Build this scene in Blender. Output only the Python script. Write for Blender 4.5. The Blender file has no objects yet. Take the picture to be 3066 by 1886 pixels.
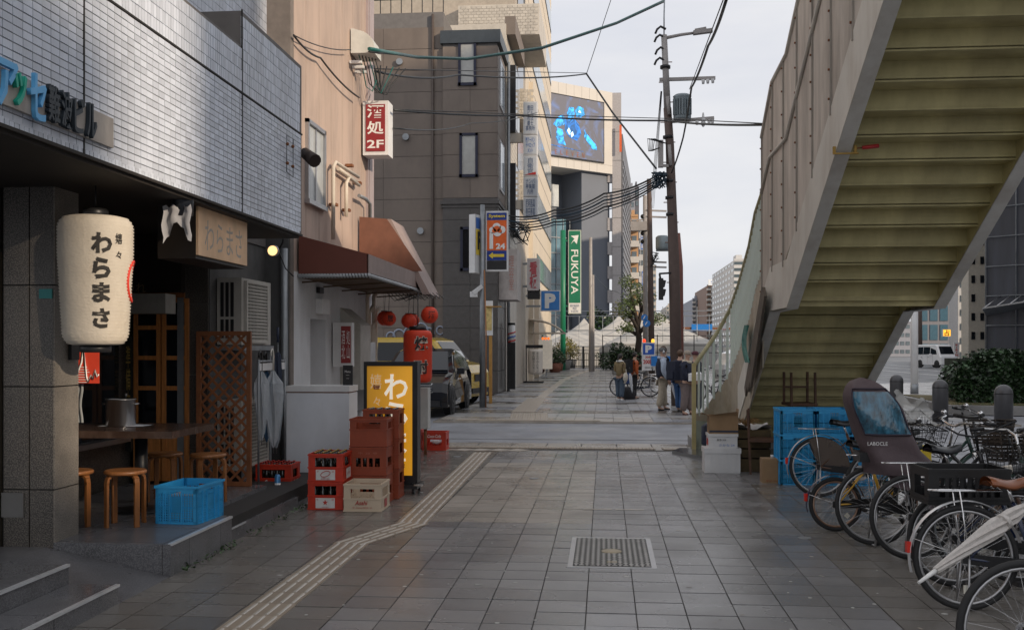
import bpy, bmesh, math, random
from mathutils import Vector, Matrix
random.seed(7)
R = math.radians
sc = bpy.context.scene
# ---------------- camera ----------------
F, CX, HY, H, TH = 3100.0, 1533.0, 1038.0, 1.68, R(5.12)
cam = bpy.data.cameras.new('camera'); co = bpy.data.objects.new('camera', cam); sc.collection.objects.link(co)
cam.sensor_width = 36; cam.lens = 36*F/3066; cam.shift_y = (HY-943)/3066; cam.clip_start = .1; cam.clip_end = 3000
co.location = (0, 0, H); co.rotation_euler = (R(90), 0, TH); sc.camera = co
# ---------------- world ----------------
SUN_EL, SUN_AZ = R(19), R(125)          # azimuth clockwise from +Y
w = bpy.data.worlds.new('World'); sc.world = w; w.use_nodes = True
nt = w.node_tree; nt.nodes.clear(); N = nt.nodes.new; L = nt.links.new
out = N('ShaderNodeOutputWorld'); bg = N('ShaderNodeBackground'); bg.inputs['Strength'].default_value = .1
sky = N('ShaderNodeTexSky'); sky.sky_type = 'NISHITA'; sky.sun_disc = False; sky.sun_elevation = SUN_EL; sky.sun_rotation = SUN_AZ
tc = N('ShaderNodeTexCoord'); mp = N('ShaderNodeMapping'); mp.inputs['Scale'].default_value = (1.2, 1.2, 4.5)
nz = N('ShaderNodeTexNoise'); nz.inputs['Scale'].default_value = 1.6; nz.inputs['Detail'].default_value = 7; nz.inputs['Roughness'].default_value = .5
cr = N('ShaderNodeValToRGB'); cr.color_ramp.elements[0].position = .36; cr.color_ramp.elements[0].color = (5.45, 5.6, 6.15, 1)
cr.color_ramp.elements[1].position = .62; cr.color_ramp.elements[1].color = (7.05, 6.95, 6.95, 1)
mx = N('ShaderNodeMix'); mx.data_type = 'RGBA'; mx.inputs['Factor'].default_value = .93
L(tc.outputs['Generated'], mp.inputs['Vector']); L(mp.outputs[0], nz.inputs['Vector']); L(nz.outputs['Fac'], cr.inputs['Fac'])
L(sky.outputs[0], mx.inputs['A']); L(cr.outputs[0], mx.inputs['B']); L(mx.outputs['Result'], bg.inputs['Color']); L(bg.outputs[0], out.inputs['Surface'])
# ---------------- sun ----------------
sl = bpy.data.lights.new('sun', 'SUN'); sl.energy = 2.7; sl.angle = R(.5); sl.color = (1, .83, .64)
so = bpy.data.objects.new('sun', sl); sc.collection.objects.link(so)
sv = Vector((math.sin(SUN_AZ)*math.cos(SUN_EL), math.cos(SUN_AZ)*math.cos(SUN_EL), math.sin(SUN_EL)))
so.rotation_euler = sv.to_track_quat('Z', 'Y').to_euler(); so.location = (30, -30, 30)
vs = sc.view_settings; vs.view_transform = 'Standard'; vs.look = 'None'; vs.gamma = 1; vs.exposure = .42; vs.use_curve_mapping = False
# ---------------- helpers ----------------
C = sc.collection
DS = 3066/2458
def ray(u, v):
    a = (u*DS-CX)/F; c = (HY-v*DS)/F
    return Vector((a*math.cos(TH)-math.sin(TH), a*math.sin(TH)+math.cos(TH), c))
def gd(u, v, z=0): d = ray(u, v); return Vector((0, 0, H))+d*((z-H)/d.z)
def pxd(u, v, X): d = ray(u, v); return Vector((0, 0, H))+d*(X/d.x)
def pyd(u, v, Y): d = ray(u, v); return Vector((0, 0, H))+d*(Y/d.y)
MATS = {}
def mat(name, col=(.5,.5,.5), rough=.6, metal=0, var=.12, scale=6, bump=0, bscale=None, isl=0, speck=None, trans=0, alpha=1, emit=0, ecol=None, grime=0, gcol=(.05,.045,.04), gscale=1.5, rvar=0, coat=0, stretch=None, spec=.5, orand=0):
    if name in MATS: return MATS[name]
    m = bpy.data.materials.new(name); m.use_nodes = True; MATS[name] = m
    nt = m.node_tree; N = nt.nodes.new; L = nt.links.new; b = nt.nodes['Principled BSDF']
    b.inputs['Roughness'].default_value = rough; b.inputs['Metallic'].default_value = metal
    b.inputs['Specular IOR Level'].default_value = spec
    if trans: b.inputs['Transmission Weight'].default_value = trans
    if alpha < 1: b.inputs['Alpha'].default_value = alpha
    if coat: b.inputs['Coat Weight'].default_value = coat; b.inputs['Coat Roughness'].default_value = .06
    if emit:
        b.inputs['Emission Strength'].default_value = emit; b.inputs['Emission Color'].default_value = (*(ecol or col), 1)
    tc = N('ShaderNodeTexCoord'); v = tc.outputs['Object']
    if stretch:
        mp = N('ShaderNodeMapping'); mp.inputs['Scale'].default_value = stretch; L(v, mp.inputs['Vector']); v = mp.outputs[0]
    n = N('ShaderNodeTexNoise'); n.inputs['Scale'].default_value = scale; n.inputs['Detail'].default_value = 6; n.inputs['Roughness'].default_value = .6; L(v, n.inputs['Vector'])
    mr = N('ShaderNodeMapRange'); mr.inputs['From Min'].default_value = .3; mr.inputs['From Max'].default_value = .7
    mr.inputs['To Min'].default_value = 1-var; mr.inputs['To Max'].default_value = 1+var; L(n.outputs['Fac'], mr.inputs['Value'])
    fac = mr.outputs[0]
    if isl or orand:
        oi = N('ShaderNodeObjectInfo'); ge = N('ShaderNodeNewGeometry'); ad = N('ShaderNodeMath'); ad.operation = 'ADD'
        if isl: L(ge.outputs['Random Per Island'], ad.inputs[0])
        else: ad.inputs[0].default_value = 0
        L(oi.outputs['Random'], ad.inputs[1])
        fr = N('ShaderNodeMath'); fr.operation = 'FRACT'; L(ad.outputs[0], fr.inputs[0])
        r2 = N('ShaderNodeMapRange'); k = isl or orand; r2.inputs['To Min'].default_value = 1-k; r2.inputs['To Max'].default_value = 1+k; L(fr.outputs[0], r2.inputs['Value'])
        mu = N('ShaderNodeMath'); mu.operation = 'MULTIPLY'; L(fac, mu.inputs[0]); L(r2.outputs[0], mu.inputs[1]); fac = mu.outputs[0]
    vm = N('ShaderNodeVectorMath'); vm.operation = 'SCALE'; vm.inputs[0].default_value = col; L(fac, vm.inputs['Scale']); c = vm.outputs[0]
    if speck:
        sc_, amt, scol = speck
        vo = N('ShaderNodeTexNoise'); vo.inputs['Scale'].default_value = sc_; vo.inputs['Detail'].default_value = 2; L(tc.outputs['Object'], vo.inputs['Vector'])
        rp = N('ShaderNodeMapRange'); rp.inputs['From Min'].default_value = .48; rp.inputs['From Max'].default_value = .56; rp.inputs['To Max'].default_value = amt; L(vo.outputs['Fac'], rp.inputs['Value'])
        mi = N('ShaderNodeMix'); mi.data_type = 'RGBA'; mi.inputs['B'].default_value = (*scol, 1); L(c, mi.inputs['A']); L(rp.outputs[0], mi.inputs['Factor']); c = mi.outputs['Result']
    if grime:
        gn = N('ShaderNodeTexNoise'); gn.inputs['Scale'].default_value = gscale; gn.inputs['Detail'].default_value = 8; gn.inputs['Roughness'].default_value = .65
        gm = N('ShaderNodeMapping'); gm.inputs['Scale'].default_value = (1, 1, .35); L(tc.outputs['Object'], gm.inputs['Vector']); L(gm.outputs[0], gn.inputs['Vector'])
        rp = N('ShaderNodeMapRange'); rp.inputs['From Min'].default_value = .45; rp.inputs['From Max'].default_value = .75; rp.inputs['To Max'].default_value = grime; L(gn.outputs['Fac'], rp.inputs['Value'])
        mi = N('ShaderNodeMix'); mi.data_type = 'RGBA'; mi.inputs['B'].default_value = (*gcol, 1); L(c, mi.inputs['A']); L(rp.outputs[0], mi.inputs['Factor']); c = mi.outputs['Result']
    L(c, b.inputs['Base Color'])
    if rvar:
        rn = N('ShaderNodeTexNoise'); rn.inputs['Scale'].default_value = .9; rn.inputs['Detail'].default_value = 5; ge = N('ShaderNodeNewGeometry'); L(ge.outputs['Position'], rn.inputs['Vector'])
        rr = N('ShaderNodeMapRange'); rr.inputs['From Min'].default_value = .35; rr.inputs['From Max'].default_value = .65
        rr.inputs['To Min'].default_value = max(.05, rough-rvar); rr.inputs['To Max'].default_value = rough+rvar; L(rn.outputs['Fac'], rr.inputs['Value']); L(rr.outputs[0], b.inputs['Roughness'])
    if bump:
        bn = N('ShaderNodeTexNoise'); bn.inputs['Scale'].default_value = bscale or scale*8; bn.inputs['Detail'].default_value = 4; L(v, bn.inputs['Vector'])
        bu = N('ShaderNodeBump'); bu.inputs['Strength'].default_value = bump; bu.inputs['Distance'].default_value = .01; L(bn.outputs['Fac'], bu.inputs['Height']); L(bu.outputs[0], b.inputs['Normal'])
    return m
class B:
    def __init__(s): s.bm = bmesh.new()
    def face(s, pts):
        vs = [s.bm.verts.new(p) for p in pts]
        try: return s.bm.faces.new(vs)
        except ValueError: pass
    def box(s, x0, x1, y0, y1, z0, z1):
        if x0 > x1: x0, x1 = x1, x0
        if y0 > y1: y0, y1 = y1, y0
        if z0 > z1: z0, z1 = z1, z0
        v = [s.bm.verts.new(p) for p in ((x0,y0,z0),(x1,y0,z0),(x1,y1,z0),(x0,y1,z0),(x0,y0,z1),(x1,y0,z1),(x1,y1,z1),(x0,y1,z1))]
        for f in ((3,2,1,0),(4,5,6,7),(0,1,5,4),(1,2,6,5),(2,3,7,6),(3,0,4,7)): s.bm.faces.new([v[i] for i in f])
        return s
    def obb(s, p0, p1, w, h, up=(0,0,1)):            # bar from p0 to p1, w sideways, h along up
        p0, p1, up = Vector(p0), Vector(p1), Vector(up); d = (p1-p0).normalized(); a = d.cross(up)
        if a.length < 1e-4: a = d.cross(Vector((0,1,0)))
        a.normalize(); u = a.cross(d).normalized()
        v = []
        for p in (p0, p1):
            for i, j in ((-1,-1),(1,-1),(1,1),(-1,1)): v.append(s.bm.verts.new(p+a*(i*w/2)+u*(j*h/2)))
        for f in ((0,1,2,3),(7,6,5,4),(0,4,5,1),(1,5,6,2),(2,6,7,3),(3,7,4,0)): s.bm.faces.new([v[i] for i in f])
        return s
    def prism(s, poly, d):                             # poly: 3d pts, extruded by vector d
        d = Vector(d); a = [s.bm.verts.new(Vector(p)) for p in poly]; b = [s.bm.verts.new(Vector(p)+d) for p in poly]; n = len(a)
        s.bm.faces.new(a[::-1]); s.bm.faces.new(b)
        for i in range(n): s.bm.faces.new((a[i], a[(i+1)%n], b[(i+1)%n], b[i]))
        return s
    def cyl(s, p0, p1, r0, r1=None, seg=10, caps=True):
        r1 = r0 if r1 is None else r1
        return s.tube([p0, p1], [r0, r1], seg, caps)
    def tube(s, pts, r, seg=8, caps=True, closed=False):
        pts = [Vector(p) for p in pts]; n = len(pts)
        rs = r if isinstance(r, (list, tuple)) else [r]*n
        rings = []; pu = None
        for i, p in enumerate(pts):
            a = pts[(i-1) % n] if (closed or i) else p; b = pts[(i+1) % n] if (closed or i < n-1) else p
            d = (b-a).normalized()
            if pu is None:
                u = d.orthogonal().normalized()
                if abs(d.z) < .9: u = d.cross(Vector((0,0,1))).normalized()
            else:
                u = pu-d*pu.dot(d); u = u.normalized() if u.length > 1e-6 else d.orthogonal().normalized()
            pu = u; v = d.cross(u)
            rings.append([s.bm.verts.new(p+(u*math.cos(2*math.pi*k/seg)+v*math.sin(2*math.pi*k/seg))*rs[i]) for k in range(seg)])
        for i in range(n if closed else n-1):
            A, Bb = rings[i], rings[(i+1) % n]
            for k in range(seg):
                f = s.bm.faces.new((A[k], A[(k+1)%seg], Bb[(k+1)%seg], Bb[k])); f.smooth = True
        if caps and not closed: s.bm.faces.new(rings[0][::-1]); s.bm.faces.new(rings[-1])
        return s
    def lathe(s, prof, c=(0,0,0), seg=20, axis='z', rx=1, ry=1):   # prof [(r,z)]
        rings = []
        for r, z in prof:
            ring = []
            for k in range(seg):
                a = 2*math.pi*k/seg; x, y = r*math.cos(a)*rx, r*math.sin(a)*ry
                p = (x, y, z) if axis == 'z' else ((x, z, y) if axis == 'y' else (z, x, y))
                ring.append(s.bm.verts.new(Vector(p)+Vector(c)))
            rings.append(ring)
        for A, Bb in zip(rings, rings[1:]):
            for k in range(seg):
                f = s.bm.faces.new((A[k], A[(k+1)%seg], Bb[(k+1)%seg], Bb[k])); f.smooth = True
        s.bm.faces.new(rings[0][::-1]); s.bm.faces.new(rings[-1])
        return s
    def ball(s, c, r, sx=1, sy=1, sz=1, seg=12):
        n = seg//2; prof = [(r*math.sin(math.pi*(i+.02)/(n+.04)), -r*math.cos(math.pi*(i+.02)/(n+.04))*sz) for i in range(n+1)]
        return s.lathe(prof, c, seg, 'z', sx, sy)
    def grid(s, fn, nu, nv, smooth=True):
        g = [[s.bm.verts.new(fn(i/nu, j/nv)) for j in range(nv+1)] for i in range(nu+1)]
        for i in range(nu):
            for j in range(nv):
                f = s.bm.faces.new((g[i][j], g[i+1][j], g[i+1][j+1], g[i][j+1])); f.smooth = smooth
        return s
    def mesh(s, name, m, bevel=0, fixn=True):
        if bevel: 
            bmesh.ops.bevel(s.bm, geom=[e for e in s.bm.edges if e.is_manifold and e.calc_face_angle(0) > .5], offset=bevel, segments=1, affect='EDGES')
        if fixn: bmesh.ops.recalc_face_normals(s.bm, faces=s.bm.faces)
        me = bpy.data.meshes.new(name); s.bm.to_mesh(me); s.bm.free()
        for x in (m if isinstance(m, (list, tuple)) else [m]): me.materials.append(x)
        return me
    def build(s, name, m, parent=None, bevel=0, kind=None, fixn=True, loc=None):
        me = s.mesh(name, m, bevel, fixn); o = bpy.data.objects.new(name, me); C.objects.link(o)
        if parent is not None: o.parent = parent
        if kind: o['kind'] = kind
        if loc: o.location = loc
        return o
def inst(name, me, parent, loc, rot=(0,0,0), scale=None):
    o = bpy.data.objects.new(name, me); C.objects.link(o); o.parent = parent; o.location = loc; o.rotation_euler = rot
    if scale: o.scale = scale
    return o
def thing(name, label, cat, loc=(0,0,0), rz=0, group=None):
    o = bpy.data.objects.new(name, None); C.objects.link(o); o.location = loc; o.rotation_euler = (0,0,rz); o.empty_display_size = .1
    o['label'] = label; o['category'] = cat
    if group: o['group'] = group
    return o
def tag(o, label, cat, group=None):
    o['label'] = label; o['category'] = cat
    if group: o['group'] = group
    return o
def copy_tree(o, parent=None):
    c = o.copy(); C.objects.link(c); c.parent = parent
    for ch in list(o.children): copy_tree(ch, c)
    return c
def text(name, s, ctr, w, h, m, parent=None, right=(1,0,0), up=(0,0,1), depth=.002, bold=0, keep=False, shear=0, ext=0):
    """lettering fitted to w x h, centred at ctr, lying in the plane right/up"""
    cu = bpy.data.curves.new(name, 'FONT'); cu.body = s; cu.extrude = ext; cu.align_x = 'CENTER'; cu.resolution_u = 2; cu.offset = bold; cu.space_line = .95; cu.shear = shear
    o = bpy.data.objects.new(name, cu); C.objects.link(o); bpy.context.view_layer.update()
    me = bpy.data.meshes.new_from_object(o.evaluated_get(bpy.context.evaluated_depsgraph_get())); bpy.data.objects.remove(o); bpy.data.curves.remove(cu)
    if not me.vertices: return None
    xs = [v.co.x for v in me.vertices]; ys = [v.co.y for v in me.vertices]
    x0, x1, y0, y1 = min(xs), max(xs), min(ys), max(ys); sx = w/max(x1-x0, 1e-4); sy = h/max(y1-y0, 1e-4)
    if keep: sx = sy = min(sx, sy)
    r, u, c = Vector(right).normalized(), Vector(up).normalized(), Vector(ctr); n = r.cross(u)
    for v in me.vertices: v.co = c+r*((v.co.x-(x0+x1)/2)*sx)+u*((v.co.y-(y0+y1)/2)*sy)+n*(depth+v.co.z)
    me.materials.clear(); me.materials.append(m)
    ob = bpy.data.objects.new(name, me); C.objects.link(ob)
    if parent is not None: ob.parent = parent
    return ob
# ---------------- materials ----------------
M_white = mat('white_paint', (.72,.72,.72), .45, var=.05, grime=.25)
M_cream = mat('cream_paint', (.62,.55,.46), .6, var=.06, grime=.3)
M_black = mat('black_plastic', (.015,.015,.017), .4, var=.2)
M_dark = mat('dark_metal', (.03,.03,.032), .4, .6, var=.2)
M_steel = mat('brushed_steel', (.55,.55,.56), .28, 1, var=.1, scale=3, stretch=(20,20,1))
M_chrome = mat('chrome', (.75,.75,.76), .12, 1, var=.08)
M_alu = mat('aluminium', (.45,.45,.46), .35, .9, var=.1)
M_galv = mat('galvanised_steel', (.32,.34,.36), .5, .7, var=.15, grime=.3)
M_rust = mat('rust', (.22,.09,.04), .8, .2, var=.35, scale=20)
M_granite = mat('dark_granite', (.045,.041,.037), .3, var=.3, scale=3, speck=(110,.65,(.19,.17,.15)), isl=.12, grime=.3, gcol=(.02,.018,.016))
M_granite2 = mat('step_granite', (.10,.10,.108), .28, var=.25, scale=4, speck=(130,.6,(.24,.24,.25)), isl=.12, grime=.3, rvar=.12)
M_rubber = mat('tyre_rubber', (.02,.02,.021), .75, var=.2)
M_glassd = mat('dark_glass', (.008,.01,.013), .06, var=.2, scale=.6, spec=.45)
M_glass = mat('window_glass', (.10,.13,.15), .06, var=.4, scale=.4, spec=.8)
M_glassb = mat('pale_window_glass', (.30,.36,.40), .08, var=.35, scale=.5, spec=.8)
M_curtain = mat('curtained_window', (.38,.38,.36), .15, var=.1, spec=.8)
M_leaf = mat('leaves', (.045,.085,.03), .5, var=.5, scale=2, isl=.6)
M_leafd = mat('dark_leaves', (.024,.05,.02), .4, var=.5, scale=1.5, isl=.75)
M_leafy = mat('yellow_leaves', (.16,.14,.03), .5, var=.4, scale=3, isl=.4)
M_bark = mat('bark', (.03,.022,.018), .9, var=.3, scale=20, bump=.5)
M_inkk = mat('black_lettering', (.02,.018,.016), .6, var=.1)
M_inkw = mat('white_lettering', (.78,.78,.76), .5, var=.03)
M_inkr = mat('red_lettering', (.5,.03,.02), .5, var=.1)
M_inkb = mat('blue_lettering', (.04,.14,.45), .5, var=.1)
M_inkg = mat('grey_lettering', (.12,.16,.26), .5, var=.1)
M_skin = mat('skin', (.42,.26,.19), .5, var=.05)
M_hair = mat('hair', (.015,.011,.01), .5, var=.3)
M_wood = mat('varnished_wood', (.28,.11,.035), .35, var=.25, scale=4, stretch=(12,12,1), bump=.1)
M_wire = mat('cable_rubber', (.02,.022,.024), .5, var=.1)
# ================= GROUND =================
M_asph = mat('asphalt', (.21,.22,.245), .5, var=.2, scale=1.2, speck=(180,.35,(.23,.23,.24)), grime=.4, gcol=(.09,.09,.1), bump=.25, bscale=150, rvar=.18)
M_grout = mat('grout', (.03,.028,.027), .7, var=.2)
M_slabg = mat('grey_paving', (.225,.223,.228), .25, var=.2, scale=2.6, speck=(260,.22,(.25,.25,.25)), isl=.17, rvar=.17, grime=.6, gcol=(.06,.055,.052), gscale=.75, bump=.12, bscale=260)
M_slabb = mat('beige_paving', (.33,.3,.265), .3, var=.18, scale=2.6, speck=(260,.2,(.27,.24,.2)), isl=.13, rvar=.17, grime=.45, gcol=(.09,.08,.07), bump=.12, bscale=260)
M_slabn = mat('brownish_paving', (.195,.183,.168), .22, var=.22, scale=2, speck=(260,.2,(.17,.15,.13)), isl=.15, rvar=.14, grime=.55, gcol=(.05,.038,.028), gscale=.8, bump=.12, bscale=260)
M_tact = mat('tactile_tile', (.32,.26,.2), .4, var=.12, scale=4, isl=.1, grime=.4)
M_tactb = mat('tactile_bar', (.48,.445,.39), .35, var=.12, scale=9, grime=.35, gscale=5)
M_conc = mat('concrete', (.22,.215,.21), .7, var=.15, scale=3, grime=.5, bump=.2, bscale=60)
g = B(); g.face([(-500,-500,-.05),(500,-500,-.05),(500,1600,-.05),(-500,1600,-.05)]); o = g.build('ground', M_asph, kind='structure')
def struct(b, name, m, parent=None): return b.build(name, m, parent, kind='structure')
b = B(); b.box(-8, 4.25, -4, 17.05, -.04, -.007); pav = struct(b, 'pavement', M_grout)
slabs = []
for i in range(-10, 14):
    x0 = -.118+.315*i
    for j in range(-16, 38):
        y0 = 5.66+.3*j
        if y0+.3 > 17.05: continue
        p = Vector((x0+.157, y0+.15, 0)); m = 0
        if x0 < -.42 and 9.8 < y0 < 14.7 and x0 > -1.9: m = 1
        if x0 < -1.7 or (x0 > 1.7 and y0 < 12.6): m = 2
        d = p-Vector((0,0,0)); zc = -p.x*math.sin(TH)+p.y*math.cos(TH); xc = p.x*math.cos(TH)+p.y*math.sin(TH)
        vis = zc > 5.9 and abs(xc/zc) < .5 and p.x > -3.2
        slabs.append((0 if vis else 1, p.y, x0, y0, m))
slabs.sort()
def slab_me(m):
    q = B(); q.box(-.1535, .1535, -.144, .144, -.03, 0); return q.mesh('paving_slab', m, bevel=.004)
sme = [slab_me(m) for m in (M_slabg, M_slabb, M_slabn)]
rest = [B(), B(), B()]
for k, (v, yy, x0, y0, m) in enumerate(slabs):
    dz = random.uniform(-.0022, .0015)
    if k < 298: inst('paving_slab', sme[m], pav, (x0+.1575, y0+.15, dz), (random.uniform(-.003,.003), random.uniform(-.003,.003), 0))
    else: rest[m].box(x0+.004, x0+.311, y0+.006, y0+.294, -.03, dz)
for q, m in zip(rest, (M_slabg, M_slabb, M_slabn)): q.build('far_paving_slabs', m, pav, kind='stuff')
# kerb stones along the lane
b = B(); b.box(-4.6, 4.3, 17.06, 18.3, -.045, -.03); kb = struct(b, 'kerb_strip', M_grout)
q = B(); q.box(-.29, .29, -.3, .3, -.03, 0); km = q.mesh('kerb_stone', M_slabb)
for i in range(15):
    for j in range(2): inst('kerb_stone', km, kb, (-4.3+.6*i, 17.38+.62*j, -.022 if j else -.01))
q = B(); q.box(-9, 12, 19.27, 19.30, -.049, -.046); struct(q, 'gutter', M_grout)
q = B(); q.tube([(3.2,18.4,-.047),(3.05,19.6,-.047),(2.8,21,-.047),(2.75,22.5,-.047),(2.4,23.3,-.047)], .012, 4); tag(q.build('pavement_crack', mat('crack_filler', (.015,.015,.015), .8)), 'dark meandering crack across the asphalt lane', 'crack')
# far pavement
b = B(); b.box(-3.9, 9, 23.4, 79, -.045, -.012); fp = struct(b, 'far_pavement', M_grout)
q = B(); q.box(-3.9,9,23.34,23.41,-.049,-.010); struct(q,'far_kerb',M_slabb); fb = [B(), B(), B(), B()]; M_slabl = mat('pale_paving', (.32,.315,.31), .35, var=.1, isl=.12, grime=.3)
M_slabgf = mat('grey_paving_far', (.26,.265,.285), .35, var=.12, scale=1.5, isl=.16, rvar=.15, grime=.3)
yy = 23.42
while yy < 78.6:
    band = int((yy-23.4)/1.35); step = .45 if yy < 27 else .3
    for i in range(int(12.6/step)):
        x = -3.85+i*step; k = (1 if x < 1 and band == 0 else 0) if band % 3 == 0 else (3 if band % 3 == 1 else 2)
        if random.random() < .06: k = random.choice((0,1,2,3))
        fb[k].box(x+.005, x+step-.005, yy+.005, yy+step*1.0-.005, -.04, random.uniform(-.003,.001))
    yy += step
for q, m in zip(fb, (M_slabgf, M_slabb, M_slabn, M_slabl)): q.build('far_paving_slabs', m, fp, kind='stuff')
# tactile paving
def tact_line():
    q = B(); q.box(-.148, .148, -.148, .148, -.01, .004); a = q.mesh('tactile_block', M_tact, bevel=.001)
    q = B()
    for i in range(4):
        x = -.1125+.075*i; q.prism([(x-.013,-.13,.004),(x+.013,-.13,.004),(x+.007,-.127,.009),(x-.007,-.127,.009)], (0,.258,0))
    return a, q.mesh('bar', M_tactb)
def tact_dot():
    q = B(); q.box(-.148, .148, -.148, .148, -.01, .004); a = q.mesh('tactile_block', M_tact, bevel=.001)
    q = B()
    for i in range(5):
        for j in range(5): q.cyl((-.12+.06*i, -.12+.06*j, .004), (-.12+.06*i, -.12+.06*j, .009), .013, .009, 6)
    return a, q.mesh('dot', M_tactb)
TL, TD = tact_line(), tact_dot()
tp = B(); tp.box(-2.3, -1.9, 9.49, 9.5, -.012, -.011); tps = struct(tp, 'tactile_paving', M_grout)
def tblock(kind, x, y, rz=0, z=.001):
    a, c = kind; o = inst('tactile_block', a, tps, (x, y, z), (0, 0, rz)); inst('bars' if kind is TL else 'dots', c, o, (0,0,0)); return o
def trow(p, q, kind=TL):
    p, q = Vector(p), Vector(q); d = q-p; n = int(d.length/.3+.01); rz = -math.atan2(d.x, d.y)
    n = max(1, round(d.length/.3)); st = d.length/n
    for i in range(n):
        c = p+d.normalized()*st*(.5+i); tblock(kind, c.x, c.y, rz, random.uniform(.0008,.0018)).scale = (1, st/.3*1.01, 1)
A0, A1, A2, A3 = Vector((-2.15,4.2)), Vector((-2.15,8.69)), Vector((-1.83,9.7)), Vector((-1.93,16.35))
trow(A0, A1); trow(A1+Vector((-.03,-.06)), A2+Vector((.03,.06))); trow(A2, A3)
for i in range(-6, 9): tblock(TD, -1.72+.3*i, 17.25)
for i in range(-4, 3): tblock(TL, -1.75+.3*i-.25, 16.75, R(58))
for i in range(-3, 9): tblock(TD, 2.0+.3*i, 17.2, R(6), .003)
for i in range(-2, 8): tblock(TD, 2.2+.3*i, 16.85, R(6), .003)
for j in range(8):
    for i in (-1, 0, 1): tblock(TD, -1.75+.3*i-.02*j, 23.9+.3*j, 0, .003)
for i in range(-5, 6): tblock(TD, -1.75+.3*i, 23.6, 0, .004)
trow((-1.95,26.5), (-2.05,33.5), TD); trow((-2.25,26.5),(-2.35,33.5), TD)
trow((-2.1,33.6), (-2.1,52)); trow((-2.1,52.1), (-1.5,68)); trow((-1.45,68.2),(-.6,78))
# manhole
M_iron = mat('cast_iron', (.42,.41,.39), .4, .25, var=.25, scale=5, grime=.45, gscale=6)
mh = thing('manhole_cover', 'large rectangular iron manhole cover with raised basket weave pattern in the grey paving', 'manhole cover', (.055, 8.52, 0))
q = B(); q.box(-.34,.34,-.62,.62,-.02,.004); q.build('frame', M_alu, mh, bevel=.004)
q = B(); q.box(-.3,.3,-.58,.58,-.01,.006); q.build('cover', mat('iron_base', (.04,.04,.04), .6, .3), mh)
q = B()
for i in range(14):
    for j in range(26):
        x, y = -.275+.0423*i, -.555+.0444*j
        if (x/.1)**2+(y/.1)**2 < 1: continue
        if (i+j) % 2: q.box(x-.018, x+.018, y-.008, y+.008, .006, .011)
        else: q.box(x-.008, x+.008, y-.019, y+.019, .006, .011)
q.build('tread_pattern', M_iron, mh, kind='stuff')
q = B(); q.cyl((0,0,.006),(0,0,.011),.085,.082,20); q.cyl((0,0,.011),(0,0,.014),.06,.058,16); q.build('emblem', mat('brass_worn',(.38,.32,.22),.4,.6), mh)
q = B(); q.box(-.04,.04,-.46,-.42,.011,.013); q.build('emblem_plate', mat('brass_worn'), mh)
for k in range(2):
    q = B(); q.box(-.2+.01,.115-.01,0,.05,.001,.003); o = q.build('paving_marker', mat('cream_line_paint', (.5,.46,.4), .4, grime=.5, gscale=8), None, loc=(-.03+.33*k, 10.72, .001)); tag(o, ('left' if not k else 'right')+' half of the worn cream line painted on the paving beyond the manhole', 'marking')
# gum spots
q = B()
for i in range(150):
    x, y = random.uniform(-2.8,2.2), random.uniform(6,16.5); r = random.uniform(.006,.02)
    q.lathe([(r,0.0005),(r*.8,.0022)], (x,y,.0), 7, 'z', random.uniform(.8,1.5), 1)
q.build('gum_spots', mat('gum', (.4,.4,.38), .6), pav, kind='stuff')
q = B()
for i in range(140):
    x, y = random.choice(((-3.1,.25),(2.6,.5),(-2.2,.9),(1.5,1.2))); x = random.gauss(x,y); y = random.uniform(6.2,16.5)
    if x < -3.12: continue
    a = random.uniform(0,6.3); s = random.uniform(.006,.02); u = Vector((math.cos(a),math.sin(a),0))*s; v = Vector((-math.sin(a),math.cos(a),0))*s*random.uniform(.2,.6); p = Vector((x,y,.003)); q.face([p-u-v,p+u-v*.6,p+u+v,p-u+v])
q.build('litter_specks', mat('litter',(.3,.27,.22),.8,isl=.7), pav, kind='stuff')
for (x,y) in ((-2.25,15.7),(1.75,9.3),(-.9,13.2)):
    q = B(); q.cyl((0,0,.001),(0,0,.004),.06,.058,14); o = q.build('survey_cap', M_galv); o.location = (x,y,0); tag(o, {-2.25:'small round metal cap in the paving near the red lane crates',1.75:'small round metal cap in the paving beside the bicycles',-.9:'small round metal cap in the beige paving'}[x], 'cap')
# ================= TILED BUILDING (left) =================
M_tile = mat('glazed_tile', (.62,.66,.74), .45, var=.06, scale=1.0, isl=.13, grime=.4, gcol=(.24,.215,.19), gscale=.8)
M_joint = mat('tile_joint', (.16,.15,.145), .8)
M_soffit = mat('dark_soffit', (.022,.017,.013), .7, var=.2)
XF = -3.3
tb = thing('tiled_building', 'building faced in small pale grey tiles with an overhanging first floor, at the left edge', 'building', (-5, 8, 0))
tbi = Vector((5, -8, 0))
def tbuild(b, name, m, **k):
    o = b.build(name, m, tb, **k); o.location = tbi; return o
b = B(); b.box(-5.6, XF, 1.5, 9.18, 2.9, 4.42); b.box(-5.6, XF, 9.18, 11.06, 2.9, 4.74); tbuild(b, 'wall', M_joint)
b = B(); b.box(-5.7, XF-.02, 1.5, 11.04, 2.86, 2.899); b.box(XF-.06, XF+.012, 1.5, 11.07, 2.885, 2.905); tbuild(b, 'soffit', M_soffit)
cand = []
for r in range(37):
    z = 2.955+.05*r+ (.0 if r < 21 else .03)
    if r >= 21: break
    for c in range(96):
        y = 1.6+.1*c-.04
        if y > 11.0: continue
        cand.append((abs(y-5.7) if y > 5.6 else 9, 0, y, z))
for r in range(8):
    z = 4.045+.1*r if r else 4.045
    for c in range(188):
        y = 1.6+.05*c
        if y > 11.03 or (y < 9.2 and z > 4.4) or z > 4.72: continue
        cand.append((20 if y < 6.2 else 5+y, 1, y, z))
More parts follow.
